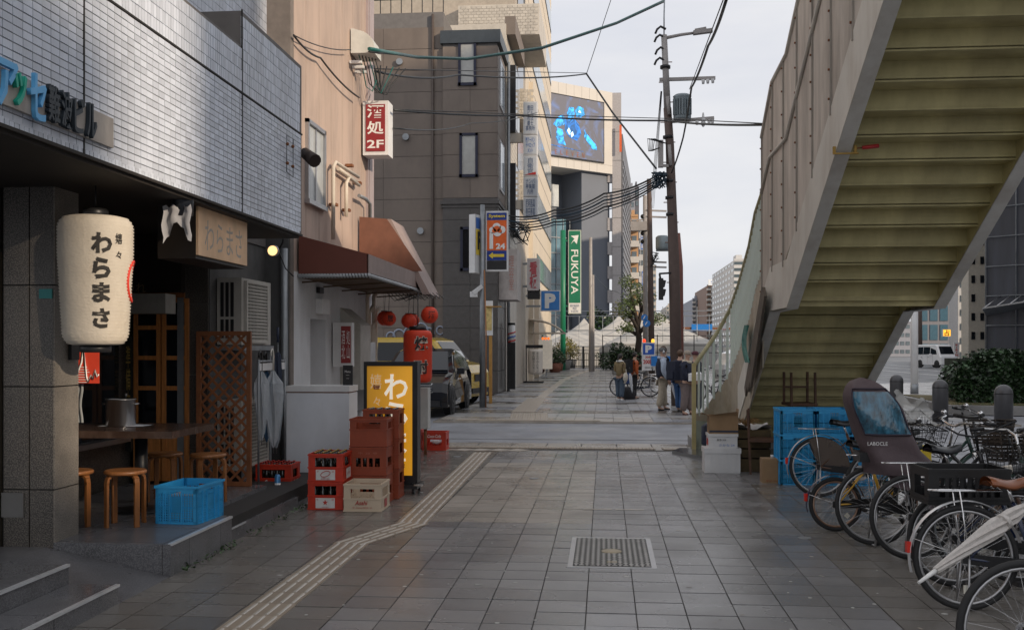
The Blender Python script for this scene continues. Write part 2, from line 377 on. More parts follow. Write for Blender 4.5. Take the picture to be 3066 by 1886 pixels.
for c in range(188):
    y = 1.6+.05*c
    if y < 11.03: cand.append((30, 2, y, 2.925))
cand.sort()
q = B(); q.box(0, .012, -.047, .047, -.0215, .0215); tm = q.mesh('facade_tile', M_tile, bevel=.002)
rb = B()
for k, (d, t, y, z) in enumerate(cand):
    dx = random.uniform(-.0015,.0015)
    if 5.95 < y < 5.99: pass
    if k < 299 and t == 0: inst('facade_tile', tm, tb, tbi+Vector((XF-.004+dx, y, z)))
    else:
        hy, hz = (.047,.0215) if t == 0 else ((.0215,.047) if t == 1 else (.0215,.02))
        rb.box(XF-.004, XF+.008+dx, y-hy, y+hy, z-hz, z+hz)
tbuild(rb, 'facade_tiles', M_tile, kind='stuff')
# end face tiles
rb = B()
for r in range(36):
    for c in range(14):
        z = 2.955+.05*r
        if z < 4.72: rb.box(XF-.1-.1*c-.047, XF-.1-.1*c+.047, 11.055, 11.068, z-.0215, z+.0215)
tbuild(rb, 'end_tiles', M_tile, kind='stuff')
b = B()
for y in (6.3, 9.18): b.box(XF+.002, XF+.0125, y-.008, y+.008, 2.9, 4.45 if y < 9 else 4.75)
b.box(XF+.002, XF+.0125, 1.5, 11.06, 3.985, 4.0); tbuild(b, 'expansion_joint', mat('joint_seal', (.02,.018,.017), .8))
# set-back upper storeys
b = B(); b.box(-8, -4.15, 1.5, 12.45, 2.9, 12); tbuild(b, 'upper_wall', M_joint)
rb = B()
for r in range(70):
    for c in range(66):
        y = 5.9+.1*c; z = 4.3+.1*r
        rb.box(-4.155, -4.143, y-.047, y+.047, z-.047, z+.047)
tbuild(rb, 'upper_tiles', M_tile, kind='stuff')
b = B(); b.box(-4.145, -4.0, 8.2, 8.75, 4.2, 9); tbuild(b, 'window', mat('blue_black_glass', (.012,.014,.02), .1))
b = B(); b.box(-4.05, -3.95, 8.72, 8.8, 4.2, 9); b.box(-4.05,-3.95,8.15,8.22,4.2,9); tbuild(b, 'window_frame', M_dark)
# ---- sign board with letters
sb = thing('building_name_sign', 'pale board with blue, green and black raised letters on the tiled facade', 'sign', (XF, 6, 3.2))
def sbuild(b, name, m, **k): o = b.build(name, m, sb, **k); o.location = -Vector(sb.location); return o
ye = pxd(271, 300, XF+.03).y; zt = pxd(271, 286, XF+.03).z; zb = pxd(270, 356, XF+.03).z
b = B(); b.box(XF+.01, XF+.035, 3.5, ye, zb, zt); sbuild(b, 'board', mat('sign_board', (.42,.38,.34), .5, var=.1, grime=.5, gscale=3), bevel=.003)
M_lb = mat('blue_letter', (.1,.3,.7), .4); M_lg = mat('green_letter', (.01,.36,.25), .4); M_ll = mat('light_blue_letter', (.12,.42,.75), .4); M_lk = mat('slate_letter', (.02,.03,.04), .5)
for ch, u, v, m in (('ア',14,215,M_ll),('ッ',46,235,M_lg),('セ',88,238,M_ll),('難',126,252,M_lk),('波',157,265,M_lk),('ビ',187,280,M_lk),('ル',217,294,M_lk)):
    c = pxd(u, v, XF+.05); hh = .24 if ch in 'アセ' else (.17 if ch == 'ッ' else .2)
    c.z = (zt+zb)/2+.01
    for dx in (.014,):
        o = text('letter', ch, (XF+.037+dx, c.y, c.z), {'ア':.2,'セ':.17,'ッ':.12}.get(ch,.128), hh*1.1, m, sb, right=(0,1,0), up=(0,0,1), depth=0, bold=.018, ext=.013)
        o.location = -Vector(sb.location)
# ---- granite walls and recess
b = B(); b.box(-6.5, -4.06, 7.33, 7.66, 0, 2.9); tbuild(b, 'pillar', mat('dark_seam', (.02,.018,.017), .7))
for z0, z1 in ((0,.62),(.63,1.38),(1.39,2.13),(2.14,2.89)):
    for x0, x1 in ((-6.4,-4.62),(-4.44,-4.245),(-4.235,-4.056)):
        b = B(); b.box(x0, x1, 7.31, 7.34, z0, z1); tbuild(b, 'granite_panel', M_granite)
    b = B(); b.box(-4.07, -4.045, 7.313, 7.66, z0, z1); tbuild(b, 'granite_panel', mat('sunlit_granite', (.24,.215,.185), .4, var=.2, speck=(110,.6,(.06,.055,.05)), grime=.3))  # paler colour paints sunlight onto the street side of the pillar
b = B(); b.box(-4.6, -4.56, 7.29, 7.34, 0, 2.88); b.box(-4.52, -4.46, 7.28, 7.34, 0, 2.88); tbuild(b, 'metal_channel', mat('bronze_metal', (.1,.09,.07), .35, .7))
b = B(); b.box(-4.45, -4.28, 7.295, 7.31, .42, .6); tbuild(b, 'socket_cover', mat('grey_panel', (.12,.12,.12), .5))
b = B(); b.box(-5.3, -5.05, 7.7, 12.4, .2, 2.9); tbuild(b, 'recess_wall', M_granite)
b = B(); b.box(-5.045, -5.03, 8, 10.35, .75, 2.5); tbuild(b, 'shop_window', M_glassd)
b = B(); b.box(-5.05, -4.9, 8, 10.35, .70, .75); tbuild(b, 'sill', M_alu)
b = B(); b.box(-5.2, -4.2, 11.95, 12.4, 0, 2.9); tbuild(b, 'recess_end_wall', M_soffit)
b = B(); b.box(-4.42, -4.18, 10.62, 12.4, 0, 2.9); tbuild(b, 'end_column', M_joint)
for z0, z1 in ((0,.62),(.63,1.38),(1.39,2.13),(2.14,2.89)):
    b = B(); b.box(-4.425, -4.172, 10.6, 10.622, z0, z1); tbuild(b, 'granite_panel', M_granite)
b = B(); b.box(-4.18, -4.165, 10.63, 12.42, 0, 2.89); b.box(-4.165,-3.86,12.4,12.5,0,4.7); tbuild(b, 'alcove_wall', mat('grey_render', (.1,.1,.1), .8, var=.2, grime=.4))
b = B(); b.box(-4.5, -4.43, 10.58, 10.7, .2, 2.9); tbuild(b, 'door_post', M_galv)
M_fascia = mat('dark_fascia', (.02,.015,.012), .5)
b = B(); b.box(-5.1, -4.42, 10.5, 10.62, 2.25, 2.9); tbuild(b, 'fascia', M_fascia)
# doors
dr = thing('sliding_doors', 'pair of brown wooden sliding doors with glass panes under the header sign', 'door', (-4.75, 10.6, .24))
for k in range(2):
    x0 = -4.98+.31*k; q = B(); z0 = .02
    for xx in (x0, x0+.25): q.box(xx, xx+.045, -.02, .02, z0, 1.95)
    for zz in (.02, .5, .98, 1.3, 1.62, 1.91): q.box(x0+.045, x0+.25, -.018, .018, zz, zz+.045)
    for xx in (x0,): q.box(xx+.045, xx+.25, -.01, .01, z0, .5)
    o = q.build('door_leaf', mat('door_wood',(.5,.2,.06),.35,var=.25,scale=4,stretch=(12,12,1)), dr, loc=(4.75, 0, 0))
    q = B(); q.box(x0+.045, x0+.25, -.004, .004, .55, 1.9); q.build('pane', M_glassd, o)
b = B(); b.box(-.27, .33, -.03, .06, 1.96, 2.02); b.build('lintel', M_wood, dr)
b = B(); b.box(-.25, -.19, -.16, -.12, .35, 1.55); b.build('hanging_board', mat('board_black', (.012,.014,.012), .5), dr)
o = text('lettering', '準\n備\n中', (-.22, -.162, 1.1), .05, .7, mat('gold_lettering', (.45,.3,.08), .4), dr, depth=.002)
hs = thing('header_sign', 'pale grey box sign above the brown sliding doors', 'sign', (-4.72, 10.3, 2.02))
b = B(); b.box(-.26, .28, -.15, .1, 0, .2); b.build('box', mat('weathered_sign', (.33,.32,.29), .6, grime=.4), hs, bevel=.01)
text('carved_letters', 'のれ', (-.05,-.12,.26), .22, .1, mat('carved_brown',(.2,.15,.08),.5), hs, depth=.0)
# platform / steps
pl = thing('granite_platform', 'dark granite terrace with steel nosing in front of the shop entrance', 'platform', (-4, 8.5, 0))
pli = Vector((4, -8.5, 0))
def pb(x0,x1,y0,y1,z0,z1,name='granite_block',m=None,bev=.004):
    q = B(); q.box(x0,x1,y0,y1,z0,z1); o = q.build(name, m or M_granite2, pl, bevel=bev); o.location = pli; return o
pb(-5.1, -3.22, 7.36, 11.95, -.02, .2, 'core', M_grout)
for y0, y1 in ((7.31,7.66),(7.665,8.3),(8.305,8.56)): pb(-3.22, -3.16, y0, y1, -.02, .237)
pb(-4.1, -3.225, 7.312, 7.36, -.02, .237)
for i, y0 in enumerate((7.365, 8.0, 8.62, 9.24, 9.86)):
    for j, x0 in enumerate((-4.99, -4.4, -3.81)):
        x1 = x0+.585
        if y0 > 8.5 and j == 2: x1 = -3.52
        pb(x0, x1, y0, y0+.615 if y0 < 9.8 else 10.55, .2, .238, 'granite_slab')
pb(-3.52, -3.2, 8.565, 10.6, -.02, .118); pb(-3.98, -3.53, 9.9, 12.2, -.02, .119); pb(-3.53, -3.2, 10.61, 11.3, -.02, .05)
q = B(); q.box(-3.18, -3.150, 7.315, 8.555, .226, .244); q.box(-3.2, -3.19, 8.6, 9.0, .23-.12, .235-.112); o = q.build('steel_nosing', mat('bright_steel',(.75,.76,.78),.3,.5), pl); o.location = pli
rp = B(); rp.prism([(-3.17,4.0,0.0),(-4.1,4.0,.2),(-6.4,4.0,.2),(-6.4,4.0,-.03),(-3.17,4.0,-.03)], (0,3.31,0)); rp = struct(rp, 'ramp', M_granite2)
st = thing('entrance_steps', 'two dark granite steps with steel edges at the lower left corner', 'steps', (-3.6, 5.5, 0))
for (x0, x1, y1, z1) in ((-6.4,-3.51,6.52,.25),(-3.505,-3.17,6.52,.125)):
    for ya, yb in ((3.5,5.72),(5.725,y1)):
        q = B(); q.box(x0,x1,ya,yb,-.02,z1); o = q.build('granite_block', M_granite2, st, bevel=.004); o.location = (3.6,-5.5,0)
    q = B(); q.box(x1-.018,x1+.01,3.5,y1,z1-.012,z1+.005); o = q.build('steel_nosing', mat('bright_steel'), st); o.location = (3.6,-5.5,0)
# ================= FOOTBRIDGE STAIRS =================
M_olive = mat('olive_paint', (.5,.44,.21), .55, var=.2, scale=2, grime=.5, gcol=(.13,.085,.035), gscale=1.6, orand=.06, bump=.2, bscale=12)
M_strg = mat('grey_green_paint', (.68,.66,.6), .5, var=.08, scale=1.5, grime=.5, gcol=(.27,.19,.12), gscale=1.8, bump=.15, bscale=15)
M_panel = mat('weathered_panel', (.58,.53,.47), .7, var=.22, scale=2, grime=.6, gcol=(.17,.13,.10), gscale=1.3, stretch=(3,3,.5))
M_mint = mat('pale_mint_paint', (.58,.66,.62), .45, var=.06, grime=.3, gcol=(.25,.18,.08), gscale=3)
M_must = mat('mustard_paint', (.42,.36,.17), .5, var=.15, grime=.4)
X0, X1 = 2.1, 3.8
sg = thing('footbridge_stairs', 'steel footbridge staircase painted olive and grey green, climbing overhead at the right', 'staircase', (X0, 17.5, 0))
sgi = -Vector(sg.location)
def sgb(b, name, m, **k): o = b.build(name, m, sg, **k); o.location = sgi; return o
def stz(y):                           # underside height of step line at y
    if y < 12.07: return 2.26+(12.07-y)*.516
    if y < 13.27: return 2.26
    return 2.26-(y-13.27)*.516
q = B(); q.box(0, X1-X0-.1, 0, .02, -.03, .165); q.box(0, X1-X0-.1, -.32, .02, .145, .165); q.box(0, X1-X0-.1, -.012, 0, -.03, -.015)
ste = q.mesh('step', M_olive)
for n in range(17): inst('step', ste, sg, sgi+Vector((X0+.05, 12.07-.32*n, 2.26+.165*n)))
for n in range(1, 14): inst('step', ste, sg, sgi+Vector((X0+.05, 13.27+.32*n, 2.26-.165*n)))
b = B(); b.box(X0+.05, X1-.05, 12.0, 13.3, 2.2, 2.25); sgb(b, 'landing', M_olive)
b = B(); b.box(X0+.05, X1-.05, 12.08, 12.1, 2.14, 2.2); sgb(b, 'landing_beam', M_olive)
def sline(off, y0=7.0, y1=17.5): return [(y, stz(y)+off) for y in (y0, 12.07, 13.27, y1)]
for xo, xi, name in ((X0-.03, X0, 'left'), (X1, X1+.03, 'right')):
    lo, hi = sline(-.13), sline(.42)
    lo[-1] = (17.45, .0); hi[-1] = (17.75, .42)
    b = B(); b.prism([(xo, y, z) for y, z in lo]+[(xo, y, z) for y, z in hi[::-1]], (xi-xo, 0, 0)); sgb(b, 'stringer', M_strg)
    b = B()
    for (ya, za), (yb, zb_) in zip(lo, lo[1:]):
        s = -1 if name == 'right' else 1
        b.face([(xo if s > 0 else xi, ya, za-.004), (xo if s > 0 else xi, yb, zb_-.004), ((xo if s > 0 else xi)+s*.13, yb, zb_-.004), ((xo if s > 0 else xi)+s*.13, ya, za-.004)])
        b.face([(xo if s > 0 else xi, ya, za-.018), (xo if s > 0 else xi, yb, zb_-.018), ((xo if s > 0 else xi)+s*.13, yb, zb_-.018), ((xo if s > 0 else xi)+s*.13, ya, za-.018)])
    sgb(b, 'flange', M_strg)
b = B(); b.prism([(X1-.06, y, z) for y, z in sline(-.10)]+[(X1-.06, y, z) for y, z in sline(.4)[::-1]], (.055,0,0)); sgb(b, 'inner_plate', M_olive)
# screen of tall panels (near side) above the stringer
def ztop(y): return stz(y)+ (2.75 if y < 12.9 else 2.75)
def zmid(y): return stz(y)+1.8
ys = [6.2,7.1,8.0,8.9,9.75,10.6,11.45,12.3,13.1,13.95]
XP = X0-.01
for xs_, nm in ((XP, 0), (X1+.02, 1)):
    for ya, yb in zip(ys, ys[1:]):
        def zt_(y): return ztop(y) if y < 13.0 else ztop(13.0)-(y-13.0)*.6
        b = B(); b.prism([(xs_-.012, ya+.012, stz(ya)+.40), (xs_-.012, yb-.012, stz(yb)+.40), (xs_-.012, yb-.012, zt_(yb)), (xs_-.012, ya+.012, zt_(ya))], (.02, 0, 0)); sgb(b, 'screen_panel', M_panel)
    b = B()
    for y in ys[1:]: b.box(xs_-.03, xs_+.012, y-.018, y+.018, stz(y)+.35, zt_(y)+.02)
    sgb(b, 'batten', mat('batten_paint', (.33,.30,.26), .5, grime=.5))
    b = B()
    for y in ys[1:]:
        z = stz(y)+.5
        while z < zt_(y): b.cyl((xs_-.045, y, z), (xs_-.03, y, z), .013, .01, 6); z += .27
    for i in range(30):
        y = 6.5+.25*i
    sgb(b, 'bolts', M_rust, kind='stuff')
    b = B()
    pts = [(xs_-.03, y, zmid(y)) for y in (6.0, 12.07, 13.27, 13.95)]
    b.tube(pts, .02, 6); pts = [(xs_-.02, y, zt_(y)+.02) for y in (6.2, 12.07, 13.1, 13.97)]; b.tube(pts, .025, 6)
    sgb(b, 'rail', M_strg)
# lower flight balustrade with flared end
rail = [(2.08,13.95,zmid(13.95)+.0)]
for u, v, X in ((1815,510,2.08),(1800,590,2.08),(1775,680,2.08)): p = pxd(u, v, X); rail.append(tuple(p))
flare = [((2.03,17.05),742,1750),((1.85,17.2),795,1724),((1.65,17.05),835,1696),((1.43,16.72),875,1667)]
for (x, y), v, u in flare: rail.append((x, y, pyd(u, v, y).z))
rail = [Vector(p) for p in rail]
rail.insert(1, None); rail.remove(None)
b = B(); b.tube(rail, .035, 8); sgb(b, 'handrail', mat('worn_rail_paint', (.36,.34,.2), .4, grime=.4, gcol=(.3,.2,.05), gscale=4))
cum = [0]
for a, c in zip(rail, rail[1:]): cum.append(cum[-1]+(Vector(c[:2])-Vector(a[:2])).length)
def rpt(s):
    for i in range(len(cum)-1):
        if s <= cum[i+1]:
            t = (s-cum[i])/(cum[i+1]-cum[i]); return rail[i].lerp(rail[i+1], t)
    return rail[-1].copy()
def base_z(p, s):            # top edge of closed panel below the balusters
    t = s/cum[-1]
    return max(p.z-(.95 if t > .85 else 1.0), .62 if t > .9 else 0)
bal = B(); bal.box(-.012, .012, -.02, .02, 0, 1)
balm = bal.mesh('baluster', M_mint)
n = int(cum[-1]/.135); pts = []
for k in range(n+1):
    s = cum[-1]*k/n; p = rpt(s); q2 = rpt(min(s+.05, cum[-1])); q1 = rpt(max(0, s-.05)); d = q2-q1; rz = math.atan2(d.y, d.x)-math.pi/2
    zb_ = base_z(p, s); pts.append((p, zb_, rz))
    if 0 < k < n: inst('baluster', balm, sg, sgi+Vector((p.x, p.y, zb_-.05)), (0, 0, rz), (1, 1, p.z-zb_+.02))
b = B()
for (p, za, _), (q_, zb_, _) in zip(pts, pts[1:]):
    f = b.prism([(p.x,p.y,za),(q_.x,q_.y,zb_),(q_.x,q_.y,max(0,zb_-1.3)),(p.x,p.y,max(0,za-1.3))], (.02,.01,0))
sgb(b, 'flare_panel', mat('stained_cream_paint', (.44,.39,.31), .6, var=.15, grime=.7, gcol=(.2,.12,.04), gscale=2.4))
b = B(); b.box(1.385, 1.45, 16.68, 16.76, -.02, rail[-1].z+.02); sgb(b, 'newel_post', M_must)
b = B(); b.prism([(2.08,17.2,.42),(1.45,16.75,.5),(1.45,16.75,-.02),(2.08,17.2,-.02)], (0,-.02,0)); sgb(b, 'base_plate', mat('mossy_green_paint', (.32,.36,.3), .6, grime=.8, gcol=(.05,.05,.03), gscale=3))
b = B(); b.box(1.45, X1+.1, 16.9, 18.4, -.02, .14); sgb(b, 'stair_footing', M_conc)
# small wet plinth in front of the flare
b = B(); b.prism([(1.05,16.4,0),(2.2,14.1,0),(3.9,14.1,0),(3.9,17.0,0),(1.2,16.9,0)], (0,0,.05)); struct(b, 'plinth', mat('wet_concrete', (.1,.1,.1), .12, var=.2, rvar=.06))
# leaning board against the stair side with teal sheet
lb = thing('leaning_boards', 'stack of weathered boards tied to the stair balustrade with a teal sheet', 'boards', (2.0, 15.4, 1))
for k in range(3):
    p0 = pxd(1790+6*k, 940-10*k, 2.02-.02*k); p1 = pxd(1832+2*k, 700, 2.02-.02*k)
    b = B(); b.obb(p0, p1, .03, .16); o = b.build('board', mat('weathered_board', (.11,.09,.07), .8, var=.3, orand=.3), lb); o.location = -Vector(lb.location)
b = B(); b.grid(lambda s, t: pxd(1788-8*math.sin(3*t)+12*s, 870-90*t, 1.99+.02*math.sin(9*t+5*s)), 4, 10); o = b.build('sheet', mat('teal_sheet', (.05,.2,.17), .6, var=.3, grime=.5), lb); o.location = -Vector(lb.location)
# clamp
cl = thing('hand_clamp', 'rusty screw clamp with a red handle gripping the edge of the stair stringer', 'clamp', (2.08, 10.0, 3.2))
yc = min((abs((pyd(1985,362,8.5+.01*k).z)-(stz(8.5+.01*k)-.15)), 8.5+.01*k) for k in range(350))[1]; cl.location = (2.10, yc, stz(yc)-.15); cl.scale = (.8,.7,.7)
b = B(); b.box(-.08,-.05,-.02,.02,-.03,.05); b.box(-.08,.2,-.015,.015,-.05,-.03); b.box(.15,.18,-.02,.02,-.05,.06); b.build('jaw', mat('yellow_rust', (.4,.25,.06), .7, .3), cl)
b = B(); b.cyl((.15,0,.02),(.24,0,.03),.01,.01); b.build('screw', M_rust, cl)
b = B(); b.cyl((.24,0,.03),(.42,0,.05),.025,.028,8); b.build('handle', mat('red_plastic', (.4,.02,.02), .4), cl)
# ================= PEACH BUILDING =================
def local(o, b, name, m, **k):
    x = b.build(name, m, o, **k); x.location = -Vector(o.location); return x
M_peach = mat('peach_render', (.49,.375,.31), .75, var=.1, scale=1.2, grime=.75, gcol=(.25,.2,.175), gscale=1.3, stretch=(1,1,.25), bump=.15, bscale=60)
M_wht = mat('white_render', (.66,.67,.69), .7, var=.06, scale=2, grime=.4, gcol=(.25,.24,.22), bump=.2, bscale=60)
pk = thing('peach_building', 'narrow building with stained peach upper wall and white ground floor under a brown awning', 'building', (-5, 14, 0))
XP_ = -3.85
b = B()
for k in range(7):
    ya = 12.55+.62*k; b.box(-8, XP_-.02, ya+.008, ya+.612, 2.62, 12)
local(pk, b, 'wall', M_peach)
b = B(); b.box(-8, XP_-.028, 12.55, 16.9, 2.62, 12); local(pk, b, 'joint_backing', mat('joint_brown',(.2,.13,.1),.8))  # darker brown backing seen in the wall joints
b = B(); b.box(-8, XP_, 12.55, 13.3, 0, 2.62); b.box(-8, XP_, 13.3, 14.05, 2.05, 2.62); b.box(-8, XP_, 14.05, 16.9, 0, 2.62); b.box(-8, -4.3, 13.29, 14.06, 0, 2.05); local(pk, b, 'ground_floor_wall', M_wht)
b = B(); b.box(-8.02, XP_+.005, 12.42, 12.56, 0, 12); local(pk, b, 'corner_edge', mat('stained_concrete', (.2,.17,.15), .8, var=.2, grime=.7))
b = B(); b.box(-4.2, XP_+.02, 16.55, 16.62, 2.6, 12); b.box(-4.2, XP_+.03, 16.63, 16.93, 2.6, 12); local(pk, b, 'corner_cladding', mat('pink_cladding', (.4,.33,.33), .5, var=.05, grime=.3))
wy0, wy1, wz0, wz1 = 13.12, 13.98, 3.6, 4.64
b = B()
b.box(XP_-.03, XP_+.03, wy0, wy0+.05, wz0, wz1); b.box(XP_-.03, XP_+.03, wy1-.05, wy1, wz0, wz1); b.box(XP_-.03, XP_+.05, wy0-.02, wy1+.02, wz0-.06, wz0); b.box(XP_-.03, XP_+.03, wy0, wy1, wz1-.05, wz1); b.box(XP_-.03, XP_+.01, (wy0+wy1)/2-.02, (wy0+wy1)/2+.02, wz0, wz1)
wf = local(pk, b, 'window', M_alu)
b = B(); b.box(XP_-.02, XP_-.005, wy0+.05, wy1-.05, wz0, wz1-.05); x = b.build('pane', mat('frosted_glass', (.4,.42,.42), .2), wf)
# pipes on the peach wall
def pipe(name, pts, r, m, par, X=None, **k):
    b = B(); b.tube([Vector(p) for p in pts], r, 8); return local(par, b, name, m)
def pw(pts, X): return [pxd(u, v, X) for u, v in pts]
pipe('pipe', pw([(800,575),(800,400),(806,390),(860,425)], XP_+.08), .028, M_cream, pk)
pipe('pipe', pw([(812,405),(855,437)], XP_+.08), .028, M_cream, pk)
pipe('pipe', pw([(831,520),(831,440),(838,425),(862,445)], XP_+.08), .028, M_cream, pk)
pipe('pipe', pw([(862,470),(878,478),(888,490),(888,610)], XP_+.1), .03, M_galv, pk)
for (u, v) in ((800,492),(831,505),(838,398),(858,440)):
    p = pxd(u, v, XP_+.05); b = B(); b.box(p.x-.05, p.x+.06, p.y-.05, p.y+.05, p.z-.02, p.z+.02); local(pk, b, 'pipe_bracket', M_rust)
# ground floor features
b = B(); b.box(XP_, XP_+.09, 13.55, 13.95, 2.12, 2.32); local(pk, b, 'lamp_housing', M_white, bevel=.02)
b = B(); b.box(XP_, XP_+.05, 13.58, 13.78, 2.4, 2.48); local(pk, b, 'plate', M_dark)
b = B(); b.box(XP_, XP_+.3, 14.85, 15.5, 1.05, 2.0); b.prism([(XP_,14.85,2.0),(XP_+.3,14.85,2.0),(XP_,14.85,2.25)], (0,.65,0)); local(pk, b, 'meter_cabinet', mat('cabinet_beige', (.42,.4,.36), .5, grime=.3), bevel=.01)
b = B(); b.box(XP_, XP_+.22, 15.6, 16.2, .7, 1.75); local(pk, b, 'meter_box', M_alu, bevel=.01)
for i, yy in enumerate((16.15,16.3,16.45,16.6,16.75)):
    zt = 2.5-.25*(i % 3)
    pipe('gas_pipe', [(XP_+.1,yy,1.0),(XP_+.1,yy,zt),(XP_+.14,yy+.04,zt+.07),(XP_+.1,yy+.1,zt)], .03, M_cream, pk)
b = B()
for i in range(4): b.box(XP_+.05, XP_+.2, 16.1+.17*i, 16.22+.17*i, 1.2, 1.42)
local(pk, b, 'gas_meter', M_white, bevel=.01)
pipe('down_pipe', [(-3.9,12.35,0),(-3.9,12.35,2.88)], .045, M_galv, pk)
bs = thing('bar_sign', 'small white box sign with dark red panel on the white wall beside the doorway', 'sign', (-3.7, 14.4, 1.7))
b = B(); b.box(XP_+.02, XP_+.3, 14.35, 14.47, 1.4, 2.02); local(bs, b, 'case', M_white, bevel=.01)
b = B(); b.box(XP_+.14, XP_+.28, 14.343, 14.349, 1.45, 1.97); local(bs, b, 'panel', mat('maroon_panel', (.28,.03,.03), .4))
for dx, s in ((.175,'酒\n北'),(.245,'処\n山')): 
    o = text('lettering', s, (XP_+dx, 14.342, 1.71), .05, .4, M_inkw, bs, depth=.001); o.location = -Vector(bs.location)
sb2 = thing('upstairs_bar_sign', 'dark red box sign in a white frame high on the peach building corner', 'sign', (-3.6, 16.2, 5.1))
a, c = pyd(871, 243, 16.2), pyd(932, 372, 16.2)
b = B(); b.box(a.x, c.x, 16.2, 16.55, c.z, a.z); local(sb2, b, 'case', M_white, bevel=.015)
b = B(); b.box(a.x+.05, c.x-.05, 16.185, 16.199, c.z+.06, a.z-.06); local(sb2, b, 'panel', mat('deep_red_panel', (.27,.025,.03), .35))
cx = (a.x+c.x)/2; hh = a.z-c.z
for s, f, hf in (('酒',.80,.24),('処',.5,.24),('2F',.2,.15)):
    o = text('lettering', s, (cx, 16.184, c.z+hh*f), .27, hh*hf, M_inkw, sb2, depth=.001, bold=.02); o.location = -Vector(sb2.location)
# awning
aw = thing('brown_awning', 'reddish brown fabric awning with white scalloped edge over the white ground floor', 'awning', (-3.85, 13, 2.6))
M_awn = mat('awning_fabric', (.15,.045,.03), .7, var=.1, scale=2, bump=.15, bscale=200); M_awn2 = mat('awning_front', (.3,.23,.21), .7, var=.1, grime=.3)
M_awu = mat('awning_underside', (.11,.07,.04), .8)
b = B(); b.prism([(-3.84,12.75,3.08),(-2.95,12.75,2.84),(-2.95,12.75,2.58),(-3.84,12.75,2.58)], (0,.015,0)); local(aw, b, 'side_panel', M_awn)
b = B(); b.prism([(-3.84,12.765,3.08),(-2.95,12.765,2.84),(-2.95,12.765,2.825),(-3.84,12.765,3.06)], (0,4.1,0)); local(aw, b, 'top_panel', M_awn)
b = B(); b.box(-2.962,-2.945,12.75,16.85,2.57,2.84); local(aw, b, 'front_panel', M_awn2)
b = B(); b.tube([(-3.84,12.74,2.57),(-2.94,12.74,2.57),(-2.94,16.87,2.57)], .028, 8); local(aw, b, 'frame_tube', mat('wrapped_tube', (.4,.42,.44), .5, grime=.3))
b = B()
for i in range(22): b.obb((-3.8+.04*i,12.73,2.6),(-3.78+.04*i,12.73,2.54),.008,.008)
for i in range(80): b.obb((-2.925,12.8+.05*i,2.6),(-2.925,12.83+.05*i,2.54),.008,.008)
local(aw, b, 'lacing', M_dark, kind='stuff')
b = B(); b.box(-3.84,-2.97,12.8,16.85,2.55,2.56)
for i in range(5): b.obb((-3.84,12.9+i,2.5),(-2.97,12.9+i,2.55),.02,.02)
local(aw, b, 'underside', M_awu)
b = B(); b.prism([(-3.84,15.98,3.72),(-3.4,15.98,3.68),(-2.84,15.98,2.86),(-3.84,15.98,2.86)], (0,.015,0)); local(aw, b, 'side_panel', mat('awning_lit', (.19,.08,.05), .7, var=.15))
b = B(); b.prism([(-3.4,16,3.68),(-3.34,16,3.68),(-2.72,16,2.5),(-2.84,16,2.5)], (0,1.0,0)); local(aw, b, 'hip_panel', M_awn2)
# sagging netting under awning
b = B()
for i in range(14):
    y = 15.9+.08*i; b.tube([(-3.4+.06*i, 16.0, 2.52), (-3.3+.06*i, 16.1, 2.44-.05*random.random()), (-3.1+.04*i, 16.3, 2.5)], .006, 4)
local(aw, b, 'tangled_wires', M_wire, kind='stuff')
# cable hood on the facade
ch = thing('cable_hood', 'white quarter-round cable hood on the peach wall with bundled wires hanging below', 'cable box', (-3.85, 15.9, 6.3))
a = pxd(842, 65, XP_); 
y0 = a.y; zt = pyd(842,68,y0).z; zb = pyd(842,128,y0).z
prof = [(0,zt-zb)]+[(.34*math.sin(t)+.02, (zt-zb-.12)*math.cos(t)+.1) for t in [i*math.pi/2/6 for i in range(1,7)]]+[(.36,0),(0,0)]
b = B(); b.prism([(XP_+x, y0, zb+z) for x, z in prof], (0,.5,0)); local(ch, b, 'hood', mat('hood_white', (.6,.6,.56), .5, grime=.2))
for k in range(6):
    p = Vector((XP_+.1+.04*k, y0+.1+.05*k, zb)); s = random.uniform
    b = B(); b.tube([p, p+Vector((.03,.1,-.15)), p+Vector((.06,.15+s(0,.1),-.4+s(-.1,.1))), p+Vector((.12+s(0,.06),.25,-.5)), p+Vector((.2,.35,-.3)), p+Vector((.15+.05*k,.4,-.05))], .010, 6); local(ch, b, 'cable', mat('green_cable',(.01,.1,.09),.4) if k % 3 == 0 else M_wire)
for k in range(3):
    p = pxd(845+6*k, 150+12*k, XP_+.03); b = B(); b.box(p.x-.03, p.x+.15, p.y-.03, p.y+.03, p.z-.02, p.z+.02); local(ch, b, 'insulator', M_white)
# black spotlight at end of tiled facade
sp = thing('wall_spotlight', 'dark cylindrical spotlight fixed to the end of the tiled facade', 'lamp', pxd(728, 365, XF))
b = B(); b.cyl((.0,.05,.0),(.16,-.1,-.12),.06,.075,12); b.build('shade', mat('brown_metal',(.05,.035,.03),.5,.4), sp); b = B(); b.cyl((-.02,.1,.0),(.03,.05,.02),.02); b.build('bracket', M_dark, sp)
# small wire frame with clips on the tile facade
wf = thing('wire_bracket', 'empty thin wire frame with four rusty clips on the tile wall near its right end', 'bracket', pxd(695,400,XF+.02))
q = [pxd(u,v,XF+.03) for u,v in ((688,326),(704,334),(704,426),(688,412))]
b = B(); b.tube(q, .006, 5, closed=True); local(wf, b, 'frame', M_galv)
for u,v in ((690,346),(703,352),(690,392),(703,400)):
    p = pxd(u,v,XF+.04); b = B(); b.ball(p,.018); local(wf, b, 'clip', M_rust)
